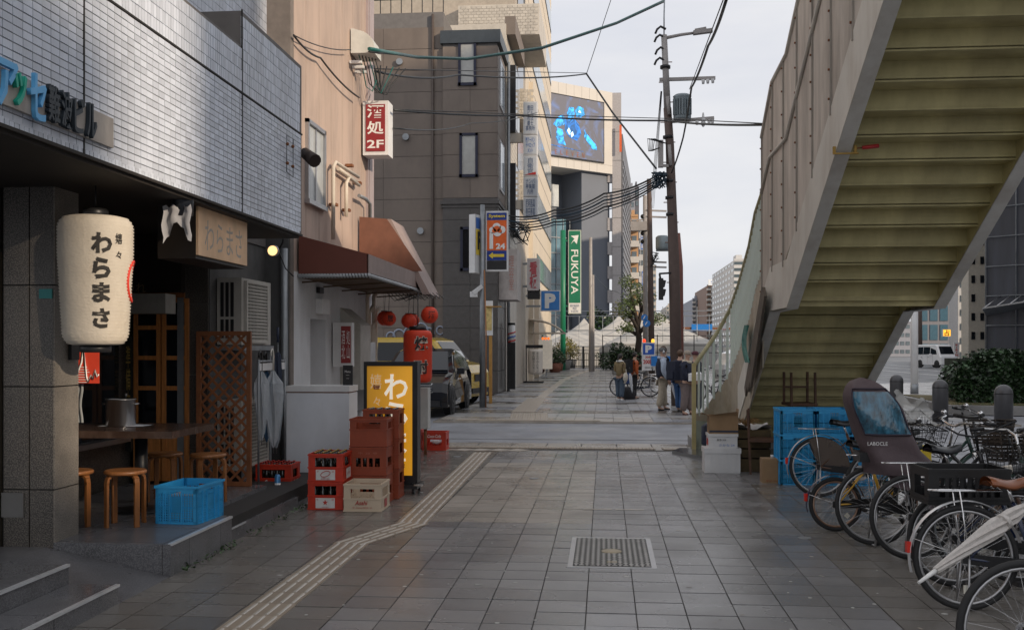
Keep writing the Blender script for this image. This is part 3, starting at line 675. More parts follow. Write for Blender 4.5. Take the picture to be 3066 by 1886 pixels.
# ================= FLOODLIGHTS under soffit =================
fl = thing('covered_floodlight', 'black floodlight on a bar with a white cloth hanging from it, beside the header panel', 'lamp', pxd(436, 478, -3.42))
b = B(); b.cyl((0,0,-.13),(.03,-.03,.1),.09,.085,14); b.cyl((.03,-.03,.1),(.032,-.032,.11),.09,.09,14); b.build('housing', mat('blue_black_metal',(.02,.025,.035),.35,.3), fl)
b = B(); b.tube([(-.02,0,.06),(-.9,.1,.02),(-1.2,.1,.0)], .014, 6); b.build('arm', M_dark, fl)
b = B(); b.grid(lambda s,t: Vector(((s-.5)*.24+.01*math.sin(9*t), -.095+.02*math.sin(12*s), -.07-(t)*(.12+.18*abs(s-.5)*2)+.015*math.sin(20*s))), 10, 6); b.build('cloth', mat('white_cloth',(.5,.5,.52),.8,grime=.3), fl)
lp = thing('clip_lamp', 'small lit clip lamp on the soffit beside the drainpipe', 'lamp', pyd(655, 602, 11.9))
b = B(); b.lathe([(.065,-.01),(.07,.02),(.05,.1),(.03,.14)], (0,0,0), 16, 'y'); b.build('reflector', M_alu, lp)
b = B(); b.lathe([(.058,-.016),(.05,-.012)], (0,0,0), 16, 'y'); b.build('bulb_face', mat('lit_lamp',(.9,.6,.3),.4,emit=1.3,ecol=(1,.6,.25)), lp)
b = B(); b.tube([(.03,.1,0),(.1,.05,.1),(.12,.05,.2)], .012, 5); b.tube([(.05,.1,-.02),(.12,.1,-.2),(.22,.1,-.3)], .008, 5); b.tube([(.12,.05,.2),(-.5,-.1,.15)], .012, 5); b.build('bracket', M_dark, lp)
hp = thing('faded_menu_panel', 'faded peach signboard hanging under the soffit with ghostly worn lettering', 'sign', pxd(535, 560, -3.4))
q = [pyd(u,v,10.2) for u,v in ((475,488),(594,531),(594,640),(475,610))]
q = [pxd(u,v,-3.4) for u,v in ((475,488),(594,531),(594,640),(475,610))]
ya, yb, za, zb_ = q[0].y, q[1].y, (q[0].z+q[1].z)/2, (q[2].z+q[3].z)/2
b = B(); b.box(-3.75,-3.42,ya,yb,zb_-.03,za+.03); local(hp, b, 'box', M_fascia)
b = B(); b.box(-3.42,-3.4,ya+.01,yb-.01,zb_,za); local(hp, b, 'board', mat('faded_board',(.8,.53,.32),.6,var=.15,scale=4,grime=.4,gcol=(.3,.2,.13)))
o = text('worn_lettering','わらまさ',(-3.399,(ya+yb)/2,(za+zb_)/2-.03),(yb-ya)*.75,.26,mat('ghost_letters',(.42,.36,.31),.6),hp,right=(0,1,0),depth=.0,shear=0); o.location=-Vector(hp.location)
# ================= DARK BROWN BUILDING =================
M_brn = mat('brown_panel', (.18,.146,.122), .6, var=.1, scale=1, isl=.04, grime=.35, gcol=(.07,.055,.05))
M_dgr = mat('charcoal_granite', (.075,.068,.064), .4, var=.2, speck=(30,.3,(.1,.1,.1)), isl=.05)
db = thing('brown_office_building', 'dark brown panelled building with narrow navy framed windows behind the parked cars', 'building', (-8, 40, 0))
YD = 36.5
b = B(); b.box(-16, -5.72, YD+.03, 50, 0, 13.6); b.box(-5.72, -3.8, YD-.12, 39.3, 0, 12.4); local(db, b, 'wall', M_joint)
for i in range(18):
    z0 = .06+.765*i
    if z0+.75 > 13.7: continue
    for x0, x1 in ((-14.6,-11.7),(-11.69,-8.75),(-8.74,-7.9),(-7.89,-5.73)):
        b = B(); b.box(x0, x1, YD, YD+.05, z0, z0+.75); local(db, b, 'wall_panel', M_brn)
    if z0+.75 < 12.4:
        m = M_dgr if z0 < 6.7 else M_brn
        for x0, x1 in ((-5.72,-4.75),(-4.74,-3.79)):
            b = B(); b.box(x0, x1, YD-.16, YD-.1, z0, z0+.75); local(db, b, 'wall_panel', m)
        for k in range(2):
            b = B(); b.box(-3.83, -3.76, YD-.15+1.4*k, YD+1.24+1.4*k, z0, z0+.75); local(db, b, 'wall_panel', m)
b = B(); b.box(-5.8,-3.7,YD-.24,39.3,6.72,6.84); b.box(-5.78,-3.72,YD-.2,39.3,6.6,6.66); local(db, b, 'granite_band', M_dgr)
b = B(); b.box(-5.8,-3.66,YD-.25,39.4,12.4,12.85); local(db, b, 'parapet', mat('slate_cap',(.04,.05,.06),.4))
b = B()
for i in range(24): b.box(-14.5+.38*i,-14.47+.38*i,36.6,36.63,13.6,14.1)
b.box(-14.6,-5.7,36.6,36.64,14.1,14.14); local(db, b, 'roof_railing', M_dark)
M_navy = mat('navy_frame', (.02,.022,.045), .4, .3)
for (u0,v0,u1,v1) in ((1100,100,1143,205),(1103,320,1147,425),(1105,545,1148,650)):
    a, c = pyd(u0,v0,YD-.2), pyd(u1,v1,YD-.2)
    b = B()
    for x0,x1,z0,z1 in ((a.x,a.x+.09,c.z,a.z),(c.x-.09,c.x,c.z,a.z),(a.x,c.x,a.z-.09,a.z),(a.x-.02,c.x+.02,c.z,c.z+.1)): b.box(x0,x1,YD-.23,YD-.1,z0,z1)
    f = local(db, b, 'window', M_navy)
    b = B(); b.box(a.x+.08,c.x-.08,YD-.18,YD-.165,c.z+.09,a.z-.08); b.build('pane', M_curtain if v0 < 500 else M_glassd, f)
for (z0,z1) in ((10.3,12.0),(7.3,9.1)):
    b = B(); b.box(-3.77,-3.72,36.9,38.4,z0,z1); f = local(db, b, 'window', M_alu)
    b = B(); b.box(-3.722,-3.71,37.0,37.6,z0+.1,z1-.1); b.box(-3.722,-3.71,37.7,38.3,z0+.1,z1-.1); b.build('pane', M_glassb, f)
b = B(); b.cyl((-3.65,39.25,0),(-3.65,39.25,12.5),.06); local(db, b, 'down_pipe', M_galv)
for (u,v) in ((975,330),(1010,555),(960,150)):
    p = pyd(u,v,YD); b = B(); b.cyl((p.x,YD,p.z),(p.x,YD-.12,p.z),.11,.12,12); local(db, b, 'vent_hood', M_galv)
b = B(); b.tube([(-6.1,YD-.06,0),(-6.1,YD-.06,13.5)],.05,6); local(db, b, 'rain_pipe', mat('brown_pipe',(.08,.06,.05),.5))
# graffiti on the dark wall above the cars
gf = thing('graffiti', 'pale looping graffiti sprayed on the dark wall above the yellow car', 'graffiti', (-7, YD, 2.4))
b = B()
for u, v, r in ((958,806,14),(985,800,15),(1010,795,18),(1030,800,12),(1057,793,9),(938,808,10)):
    c = pyd(u,v,YD-.01); rr = r*DS/F*YD
    b.tube([Vector((c.x+rr*math.cos(t), YD-.012, c.z+rr*1.1*math.sin(t))) for t in [i*.35-.2 for i in range(11 if u < 1050 else 18)]], .035, 4)
local(gf, b, 'spray_line', mat('spray_paint',(.3,.34,.42),.7))
# low shop fronts of the dark building along the pavement
b = B(); b.box(-3.75,-3.1,36.6,38.4,3.35,5.15); x = tag(b.build('barber_fascia', mat('stained_fascia',(.42,.38,.36),.6,grime=.4), bevel=.02), 'pale weathered fascia box over the barber shop door', 'sign')
text('lettering','理 容',(-3.3,36.59,4.3),.25,1.2,mat('faint_red',(.4,.2,.17),.6),None) if 0 else None
o = text('fascia_lettering','理\n容\n室',(-3.3,36.595,4.3),.18,1.2,mat('faint_red',(.4,.2,.17),.6),x,depth=.002)
# ---- cream tiled narrow building
M_ctile = mat('cream_wall_tile', (.5,.46,.4), .5, var=.06, isl=.08, grime=.3)
ct = thing('cream_tiled_building', 'narrow cream tiled building with dark projecting windows between the brown and the tall cream building', 'building', (-8, 42, 0))
b = B(); b.box(-12,-3.75,39.35,44,0,14); local(ct, b, 'wall', M_ctile)
b = B()
for i in range(40):
    for j in range(46):
        z = 5.6+.2*i
        if z < 13.9: b.box(-3.75,-3.735,39.4+.1*j,39.49+.1*j,z+.01,z+.19)
local(ct, b, 'facade_tiles', M_ctile, kind='stuff')
for (z0,z1) in ((10.0,12.6),(6.1,8.8)):
    b = B(); b.box(-3.75,-3.45,40.0,41.9,z0,z1); f = local(ct, b, 'window', M_dark)
    for k in range(2):
        b = B(); b.box(-3.452,-3.44,40.1+.9*k,40.9+.9*k,z0+.15,z1-.1); b.build('pane', M_glass, f)
    b = B(); b.box(-3.6,-3.4,40.1,41.8,z0-.001,z0+.0); 
b = B(); b.box(-3.8,-3.4,39.4,43.9,13.6,14.3); local(ct, b, 'parapet', M_brn)
# ---- balcony building behind
bb = thing('balcony_building', 'tower with white tiled balconies stepping out above the narrow cream building', 'building', (-8, 47, 0))
b = B(); b.box(-12,-3.8,44.05,49.5,0,26); local(bb, b, 'wall', mat('beige_wall',(.4,.35,.29),.6,grime=.2))
for z0 in (8.1, 11.6, 15.0, 18.4):
    b = B(); b.box(-3.8 if z0 < 14 else -6.2, -3.45 if z0 < 14 else -2.75,44.3 if z0<14 else 43.6,48.8,z0-.15,z0+1.15); f = local(bb, b, 'balcony', M_ctile)
    b = B()
    for i in range(int(3.4/.22) if z0 > 14 else 3):
        for j in range(10): b.box((-6.2 if z0>14 else -3.79)+.22*i+.01+(.11 if j%2 else 0), (-6.2 if z0>14 else -3.79)+.22*i+.205+(.11 if j%2 else 0) , (43.585 if z0>14 else 44.285), (43.61 if z0>14 else 44.31), z0-.13+.125*j, z0-.02+.125*j)
    b.build('front_tiles', M_ctile, f, kind='stuff')
    b = B(); b.box(-3.79,-3.77,45,48,z0+1.2,z0+3.0); f = local(bb, b, 'window', M_glassd)
# ---- tall cream building, sunlit
M_tall = mat('tall_cream_render', (.62,.54,.43), .6, var=.04, scale=.3, grime=.12)
te = thing('tall_cream_building', 'tall sunlit cream office block with long window bands, behind the vertical sign', 'building', (-8, 60, 0))
b = B(); b.box(-16,-3.8,49.6,73.6,0,40); local(te, b, 'wall', M_tall)
for zc, ya, h_ in ((31.9,51,1.5),(28.2,51,1.5),(24.5,51,1.5),(20.8,51,1.5),(17.1,51,1.5),(13.3,57.5,1.45),(9.7,58,1.45),(6.2,58,1.4)):
    b = B(); b.box(-3.8,-3.77,ya,73.0,zc-h_/2,zc+h_/2); f = local(te, b, 'window_band', M_dark)
    n = int((73-ya)/1.25)
    for k in range(n):
        b = B(); b.box(-3.79,-3.755,ya+.06+k*(73-ya)/n,ya-.06+(k+1)*(73-ya)/n,zc-h_/2+.08,zc+h_/2-.08); b.build('pane', M_glassb, f)
b = B()
for z in range(1, 11):
    b.box(-3.8,-3.79,49.7,73.5,3.7*z+.4,3.7*z+.43)
local(te, b, 'floor_joint', M_conc)
b = B(); b.box(-3.8,-3.6,52,53,0,15); b.box(-3.8,-3.55,56,57,0,4.5); local(te, b, 'pilaster', M_tall)
for y0 in (53.5, 58, 62.5, 67): 
    b = B(); b.box(-3.82,-3.76,y0,y0+2.4,.1,2.4); local(te, b, 'shop_opening', M_glassd)
# ================= LEFT PROPS =================
# white paper lantern
M_paper = mat('lantern_paper', (.62,.56,.47), .75, var=.05, scale=10, bump=.5, bscale=30, grime=.25, gcol=(.42,.33,.23), gscale=5)
LY = 7.3
lt = pyd(228, 521, LY); lb_ = pyd(228, 828, LY); lc = Vector((lt.x+.005, LY, lb_.z)); LH = lt.z-lb_.z
def lantern_prof(h, r, shoulder=.09, ribs=40, amp=.0055, taper=.86):
    pr = []; n = ribs*2
    for i in range(n+1):
        t = i/n; z = t*h
        k = 1.0
        if t < shoulder: k = .72+.28*math.sqrt(max(0,1-(1-t/shoulder)**2))
        if t > 1-shoulder: k = .72+.28*math.sqrt(max(0,1-(1-(1-t)/shoulder)**2))
        body = taper+(1-taper)*min(1, t*1.4)
        pr.append((r*k*body+(amp if i % 2 else -amp), z))
    return pr
wl = thing('paper_lantern', 'large white paper lantern with black brush lettering and a red crest by the granite pillar', 'lantern', lc)
LR = .262
b = B(); b.lathe(lantern_prof(LH, LR, .1), (0,0,0), 40); b.build('paper_body', M_paper, wl)
b = B(); b.lathe([(.09,LH-.01),(.09,LH+.045),(.075,LH+.06)], (0,0,0), 20); b.build('top_ring', M_dark, wl)
b = B(); b.lathe([(.1,-.055),(.11,-.05),(.11,.01)], (0,0,0), 20); b.build('bottom_ring', M_black, wl)
b = B(); b.tube([(0,0,LH+.05),(0,0,2.87-lc.z)], .006, 5); b.build('hanging_wire', M_dark, wl)
def wrap_text(name, s, par, m, az, zc, w, h, rfun, out=.006, bold=0, ratio=1.):
    """lettering bent round a lantern: az in radians, 0 faces -Y, positive towards +X"""
    o = text(name, s, (0,0,0), w, h, m, par, depth=0, bold=bold)
    bm = bmesh.new(); bm.from_mesh(o.data); bmesh.ops.subdivide_edges(bm, edges=[e for e in bm.edges if e.calc_length() > .04], cuts=2)
    for v in bm.verts:
        z = zc+v.co.z; r = rfun(z)+out; a = az+v.co.x/r
        v.co = Vector((r*math.sin(a), -r*math.cos(a), z))
    bm.to_mesh(o.data); bm.free(); return o
def rad_white(z):
    t = max(0,min(1,z/LH)); k = 1
    if t > .9: k = .72+.28*math.sqrt(max(0,1-(1-(1-t)/.1)**2))
    return LR*k*(.86+.14*min(1,t*1.4))
M_brush = mat('brush_ink', (.02,.016,.013), .7, var=.1)
for ch, f, w_, h_ in (('わ',.775,.115,.125),('ら',.585,.10,.13),('ま',.40,.1,.12),('さ',.205,.095,.12)):
    wrap_text('lettering', ch, wl, M_brush, R(36), LH*f, w_*1.25, h_*1.18, rad_white, bold=.045)
wrap_text('lettering', '嬉', wl, M_brush, R(63), LH*.815, .055, .075, rad_white, bold=.015)
wrap_text('lettering', '々', wl, M_brush, R(63), LH*.69, .045, .055, rad_white, bold=.02)
b = B(); b.tube([Vector(((rad_white(z)+.004)*math.sin(a), -(rad_white(z)+.004)*math.cos(a), z)) for a, z in [(R(112)+R(26)*math.cos(t), LH*.5+.15*math.sin(t)) for t in [i*.3 for i in range(21)]]], .01, 5, closed=True); b.build('crest', mat('crest_red',(.65,.04,.02),.6), wl)
# red poster
po = thing('red_poster', 'bright red poster with a white zigzag line, partly behind the white lantern', 'poster', (-4.1, 7.8, 1.4))
a, c = pyd(181, 822, 7.95), pyd(238, 920, 7.95)
b = B(); b.box(a.x, c.x, 7.95, 7.955, c.z, a.z); local(po, b, 'sheet', mat('poster_red', (.62,.06,.03), .5, var=.08))
zz = [(183,903),(196,870),(200,836),(208,905),(212,917),(219,900),(223,910),(229,888),(233,905),(237,898)]
b = B(); b.tube([pyd(u,v,7.945) for u, v in zz], .007, 4); b.box(a.x+.03,a.x+.1,7.944,7.946,a.z-.05,a.z-.045)
for i in range(7): b.box(a.x+.02,a.x+.1+.01*(i%3),7.944,7.946,a.z-.2-.02*i,a.z-.195-.02*i)
local(po, b, 'white_line', M_inkw)
# banner cloth next to it
b = B(); p = pyd(190, 960, 8.0); b.grid(lambda s,t: Vector((p.x-.02+.05*s+.008*math.sin(8*t), 8.0+.01*math.sin(6*s), 1.42-.35*t)), 4, 8); tag(b.build('hanging_cloth', mat('grey_cloth',(.3,.32,.33),.8)), 'strip of grey green cloth hanging below the red poster', 'cloth')
tg = B(); a = pyd(134,700,7.3); tg.box(-4.16,-4.06,7.3,7.31,a.z-.05,a.z+.02); tag(tg.build('street_plate', mat('teal_plate',(.02,.25,.25),.4)), 'small teal street plate on the granite pillar left of the lantern', 'plate')
nb = B(); nb.box(-4.045,-4.03,7.42,7.56,1.62,1.72); 
p = pxd(190, 838, -4.03); nb = B(); nb.box(-4.04,-4.015,7.50,7.62,1.58,1.78); tag(nb.build('intercom', M_dark), 'small dark intercom box on the pillar side under the lantern', 'intercom')
# table
tb2 = thing('outdoor_table', 'worn dark wooden table on one black column on the granite terrace', 'table', (-4.13, 8.85, .24))
b = B(); b.box(-.72,.52,-.47,.47,.67,.73); b.build('tabletop', mat('worn_table_wood',(.045,.028,.022),.25,var=.35,scale=5,grime=.4,gcol=(.16,.12,.1),gscale=9,bump=.2), tb2, bevel=.012)
b = B(); b.cyl((.06,-.05,0.02),(.06,-.05,.67),.055,.055,16); b.build('column', M_black, tb2)
b = B(); b.lathe([(.24,0),(.23,.015),(.08,.03)], (.06,-.05,0), 20); b.build('base', M_black, tb2)
pt = thing('stock_pot', 'tall stainless steel stock pot with loop handles on the dark table', 'pot', (-4.33, 8.95, .97))
b = B(); b.lathe([(.12,0),(.128,.01),(.128,.235),(.134,.24),(.13,.245),(.122,.235),(.12,.22)], (0,0,0), 32); b.build('pot_body', M_steel, pt)
b = B()
for s in (-1,1): b.tube([(s*.125,-.04,.2),(s*.165,-.03,.2),(s*.165,.03,.2),(s*.125,.04,.2)], .006, 6)
b.build('handle', M_chrome, pt)
b = B(); b.obb((.0,.02,.05),(.05,0,.29),.02,.006); b.build('ladle', M_chrome, pt)
tw = B(); tw.grid(lambda s,t: Vector((-4.5+.42*s, 8.85+.24*t, .974+.004*math.sin(13*s)*math.sin(9*t))), 10, 8); tag(tw.build('towel', mat('white_towel',(.6,.62,.66),.9)), 'thin white cloth spread under the steel pot on the table', 'cloth')
# stools
def make_stool():
    t = thing('stool', '', 'stool', group='round wooden stools round the terrace table')
    b = B(); b.lathe([(.155,.415),(.165,.42),(.165,.44),(.155,.447)], (0,0,0), 28); b.build('seat', M_wood, t)
    for k in range(4):
        a = R(45+90*k); d = Vector((math.cos(a), math.sin(a), 0)); b = B()
        pts = [d*.165+Vector((0,0,z)) for z in (0,.34)]+[d*.158+Vector((0,0,.385)), d*.13+Vector((0,0,.408)), d*.06+Vector((0,0,.412))]
        for p, q in zip(pts, pts[1:]): b.obb(p, q+(q-p)*.05, .042, .02, up=d.cross(Vector((0,0,1))).cross(Vector((0,0,1))) if abs((q-p).normalized().z) > .7 else (0,0,1))
        b.build('leg', M_wood, t, bevel=.004)
    return t
st0 = make_stool()
for i, (x, y, rz, lab) in enumerate(((-3.86,8.06,.2,'nearest round wooden stool, beside the blue crate'),(-4.28,8.0,.5,'wooden stool cut off by the granite pillar edge'),(-4.12,9.4,.1,'wooden stool partly behind the black table column'),(-3.68,9.35,.75,'wooden stool behind the blue crate near the lattice'))):
    o = st0 if i == 0 else copy_tree(st0); o.location = (x, y, .24); o.rotation_euler.z = rz; o['label'] = lab
# ---- crates
def crate_body(w, d, h, win=(.5,.82), nwin=1, bars=0, bandz=None, t=.012, solid=False):
    b = B()
    for sx in (-1,1):
        for sy in (-1,1): b.box(sx*w/2-(.03 if sx>0 else 0), sx*w/2+(.03 if sx<0 else 0), sy*d/2-(.03 if sy>0 else 0), sy*d/2+(.03 if sy<0 else 0), 0, h)
    for z0, z1, e in ((0,win[0]*h,0),(win[1]*h,h,0)):
        for s in (-1,1):
            b.box(-w/2+.03, w/2-.03, s*(d/2-t), s*d/2, z0, z1); b.box(s*(w/2-t), s*w/2, -d/2+.03, d/2-.03, z0, z1)
    for z in (h-.02, win[0]*h-.012, .002):
        b.box(-w/2-.006, w/2+.006, -d/2-.006, -d/2, z, z+.016); b.box(-w/2-.006, w/2+.006, d/2, d/2+.006, z, z+.016)
        b.box(w/2, w/2+.006, -d/2, d/2, z, z+.016); b.box(-w/2-.006, -w/2, -d/2, d/2, z, z+.016)
    b.box(-w/2+.012, w/2-.012, -d/2+.012, d/2-.012, .01, .02)
    # window side margins and ribs
    for s in (-1,1):
        for xx in (-w/2+.03, w/2-.07): b.box(xx, xx+.04, s*(d/2-t*.9), s*(d/2-.001), win[0]*h, win[1]*h)
        for yy in (-d/2+.03, d/2-.08): b.box(s*(w/2-t*.9), s*(w/2-.001), yy, yy+.05, win[0]*h, win[1]*h)
        for i in range(bars): 
            x = -w/2+.07+(w-.14)*(i+1)/(bars+1); b.box(x-.012, x+.012, s*(d/2-t*.8), s*(d/2-.002), win[0]*h, win[1]*h)
    for i in range(1,4):
        b.box(-w/2+w*i/4-.002, -w/2+w*i/4+.002, -d/2+.012, d/2-.012, .02, h*.4); b.box(-w/2+.012, w/2-.012, -d/2+d*i/4-.002, -d/2+d*i/4+.002, .02, h*.4)
    return b
def bottle_me(h=.235, r=.03, m=None):
    b = B(); b.lathe([(r,0),(r,h*.55),(r*.75,h*.68),(r*.4,h*.8),(r*.4,h)], (0,0,0), 10); return b.mesh('bottle', m or mat('bottle_glass',(.012,.012,.01),.06,spec=.9))
def cap_me(h, r, m): b = B(); b.lathe([(r*.48,h),(r*.48,h+.012)], (0,0,0), 8); return b.mesh('cap', m)
M_cred = mat('red_crate', (.55,.035,.012), .45, var=.15, grime=.35, gcol=(.2,.03,.015), gscale=7); M_crust = mat('rust_crate', (.29,.052,.018), .5, var=.15, grime=.4, gcol=(.16,.03,.012), gscale=6)
M_ccr = mat('cream_crate', (.62,.5,.37), .45, var=.05, grime=.12); M_lab = mat('crate_label', (.7,.68,.66), .5, var=.04, grime=.2, gscale=8)
def crate(name, lab, group, x, y, z, w, d, h, m, rz=0, bottles=0, capc=None, br=.03, **k):
    t = thing(name, lab, 'crate', (x, y, z), rz, group)
    crate_body(w, d, h, **k).build('crate_body', m, t)
    if bottles:
        nx, ny = bottles; bh = h*.93; bm_ = bottle_me(bh, br); cm = cap_me(bh, br, capc or M_alu)
        for i in range(nx):
            for j in range(ny):
                x_, y_ = -w/2+w*(i+.5)/nx*1.0, -d/2+d*(j+.5)/ny
                o = inst('bottle', bm_, t, (x_*.9, y_*.92, .022)); inst('cap', cm, o, (0,0,0))
    return t
gcr = 'drink crates stacked by the lit sign'
c1 = crate('soda_crate', 'red crate of cola bottles on the granite ledge left of the other crates', gcr, -3.64, 11.3, .12, .4, .34, .265, M_cred, bottles=(6,4), capc=mat('red_cap',(.5,.03,.02),.3,.3), br=.027, win=(.42,.78))
text('lettering','Coca-Cola',(0,-.178,.065),.19,.06,M_inkw,c1,bold=.01,shear=.3); text('lettering','Coca-Cola',(.208,0,.065),.17,.05,M_inkw,c1,right=(0,1,0),shear=.3)
def sapporo(x, y, z, lab, logo):
    c = crate('beer_crate', lab, gcr, x, y, z, .365, .45, .287, M_cred, R(2), bottles=(4,5), capc=mat('gold_cap',(.5,.35,.12),.3,.6), win=(.52,.86))
    b = B(); b.box(-.1,.1,-.236,-.231,.02,.125); b.build('label', M_lab, c)
    if logo: 
        b = B(); b.tube([Vector((.045*math.cos(t)*1.1,-.239,.082+.028*math.sin(t)+.012*math.cos(t))) for t in [i*.4 for i in range(16)]], .0035, 5, closed=True); b.build('emblem', M_inkr, c)
        text('lettering','SAPPORO',(0,-.238,.033),.09,.014,M_inkr,c)
    else:
        b = B(); pts = []
        for k in range(10): r = .03 if k % 2 == 0 else .0125; a = R(90+36*k); pts.append((r*math.cos(a), -.238, .078+r*math.sin(a)))
        b.prism(pts, (0,.002,0)); b.build('star_emblem', M_inkr, c); text('lettering','SAPPORO',(0,-.238,.03),.07,.008,M_inkr,c)
    text('lettering','20',(.078,-.238,.108),.022,.018,M_inkr,c); text('lettering','中',(-.08,-.238,.108),.018,.018,M_inkr,c)
    b = B(); b.box(.189,.191,-.1,.1,.02,.125); b.build('side_label', M_lab, c); text('lettering','SAPPORO',(.1925,0,.07),.12,.03,M_inkr,c,right=(0,1,0))
    return c
sapporo(-2.875, 10.68, .0, 'bottom red beer crate with a white label and red star', 0)
sapporo(-2.875, 10.69, .289, 'top red beer crate with an oval ring emblem, full of dark bottles', 1)
ca = crate('beer_crate', 'empty cream beer crate with red lettering at the front of the stacks', gcr, -2.46, 10.58, 0, .385, .45, .285, M_ccr, R(1), win=(.48,.82))
text('lettering','Asahi',(-.01,-.233,.095),.13,.045,mat('crate_red_print',(.42,.06,.05),.5),ca,bold=.02,shear=.25); text('lettering','中 ASAHI BEER 20',(0,-.233,.045),.2,.02,mat('crate_red_print'),ca)
b = B(); b.box(.1955,.198,-.06,.06,.03,.11); b.build('side_mark', mat('crate_red_print'), ca)
x0, y0 = -2.52, 11.05
for k in range(3): 
    c = crate('bottle_crate', ('lowest','middle','topmost')[k]+' rust red crate of the front stack beside the lit sign', gcr, x0, y0+.005*k, .305*k, .40, .36, .302, M_crust, R(-1+k), bottles=(4,3) if k < 2 else 0, win=(.3,.62) if k != 2 else (.62,.86), bars=3 if k < 2 else 0)
    if k == 1: text('lettering','中  20  中',(0,-.186,.24),.2,.025,mat('faded_print',(.4,.15,.1),.5),c)
for k in range(3): crate('bottle_crate', ('lowest','middle','topmost')[k]+' rust red crate of the rear stack touching the lit sign', gcr, x0+.05, 11.44, .33*k, .40, .34, .327, M_crust, R(1), bottles=(4,3) if k == 2 else 0, win=(.5,.85))
cc = crate('soda_crate', 'red crate with white lettering under the pole sign at the lane corner', 'red crates at the lane corner', -2.75, 16.75, -.0, .38, .34, .3, M_cred, win=(.25,.6))
text('lettering','Coca-Cola',(0,-.178,.235),.22,.05,M_inkw,cc,shear=.3,bold=.01)
b = B(); b.ball((.02,-.08,.13),.06,1.4,.8,.6); b.build('crumpled_paper', M_white, cc)
crate('soda_crate', 'red crate half hidden behind the pole sign post', 'red crates at the lane corner', -3.17, 16.85, 0, .38, .34, .33, M_cred, win=(.4,.7), bottles=(4,3))
# blue basket crate on terrace
M_blue = mat('sky_blue_plastic', (.03,.36,.72), .45, var=.12, grime=.25, gcol=(.03,.2,.38), gscale=5)
def basket(name, lab, x, y, z, w, d, h, rz=0, group=None, mesh=True, dens=1):
    t = thing(name, lab, 'crate', (x, y, z), rz, group)
    b = B(); T = .01
    for s in (-1,1):
        for (ax, W, D_) in ((0,w,d),(1,d,w)):
            def bx(a0,a1,z0,z1,th=T,s=s,ax=ax,D_=D_):
                y0, y1 = s*(D_/2-th), s*D_/2
                if ax == 0: b.box(a0,a1,y0,y1,z0,z1)
                else: b.box(y0,y1,a0,a1,z0,z1)
            bx(-W/2,W/2,h*.86,h); bx(-W/2,W/2,0,h*.07); bx(-W/2,W/2,h*.42,h*.47); bx(-W/2,-W/2+.03,0,h); bx(W/2-.03,W/2,0,h)
            bx(-W*.14,W*.14,h*.3,h*.72); bx(-W/2,-W*.14,h*.8,h*.86); bx(W*.14,W/2,h*.8,h*.86)
            for i in range(1,int(W/.022)):
                a = -W/2+.022*i; bx(a-.004,a+.004,h*.07,h*.82,.006)
            for k in range(1,int(h*.8/.02)):
                zz = .02*k; bx(-W/2,W/2,zz-.004,zz+.004,.006) if zz < h*.8 else None
            bxh = .012
            if ax == 0: b.box(-W/2-.008,W/2+.008,s*D_/2-(.0 if s>0 else .01),s*D_/2+(.01 if s>0 else 0),h-.02,h)
            else: b.box(s*D_/2-(0 if s>0 else .01),s*D_/2+(.01 if s>0 else 0),-W/2,W/2,h-.02,h)
            for a in (-W*.3, W*.3, -W*.14, W*.14):
                if ax == 0: b.box(a-.004,a+.004,s*D_/2-(0 if s>0 else .008),s*D_/2+(.008 if s>0 else 0),0,h*.86)
                else: b.box(s*D_/2-(0 if s>0 else .008),s*D_/2+(.008 if s>0 else 0),a-.004,a+.004,0,h*.86)
    b.box(-w/2+.01,w/2-.01,-d/2+.01,d/2-.01,.005,.015)
    b.build('crate_body', M_blue, t); return t
bc = basket('plastic_basket', 'bright blue mesh plastic crate on the terrace in front of the stools', -3.45, 8.38, .24, .36, .5, .31, R(-4))
b = B(); b.box(-.12,.12,-.15,.2,.02,.22); b.build('papers', mat('magazine_stack',(.25,.27,.3),.6,isl=.3), bc)
# lattice
lg = thing('lattice_panel', 'brown wooden diagonal lattice trellis standing before the granite column', 'trellis', (-3.93, 10.42, .24))
W_, H_ = .58, 1.6
M_lat = mat('stained_lattice', (.22,.075,.025), .6, var=.25, scale=6, isl=.1)
for x0, x1, z0, z1 in ((-W_/2,-W_/2+.045,0,H_),(W_/2-.045,W_/2,0,H_),(-W_/2+.045,W_/2-.045,0,.045),(-W_/2+.045,W_/2-.045,H_-.045,H_)):
    b = B(); b.box(x0,x1,-.02,.02,z0,z1); b.build('frame_bar', M_lat, lg)
def diag(sgn, off):
    # line z = sgn*x + off clipped to the frame
    pts = []
    x0, x1 = -W_/2+.04, W_/2-.04; z0, z1 = .04, H_-.04
    for x in (x0, x1):
        z = sgn*x+off
        if z0 <= z <= z1: pts.append((x, z))
    for z in (z0, z1):
        x = (z-off)*sgn
        if x0 < x < x1: pts.append((x, z))
    return pts
k = 0
for sgn in (1,-1):
    off = -.25
    while off < H_+.3:
        p = diag(sgn, off)
        if len(p) >= 2 and (Vector(p[0])-Vector(p[1])).length > .04:
            b = B(); yy = -.008 if sgn > 0 else .004; b.obb((p[0][0],yy,p[0][1]),(p[1][0],yy,p[1][1]),.009,.026,up=(1,0,-sgn)); b.build('slat', M_lat, lg)
        off += .122
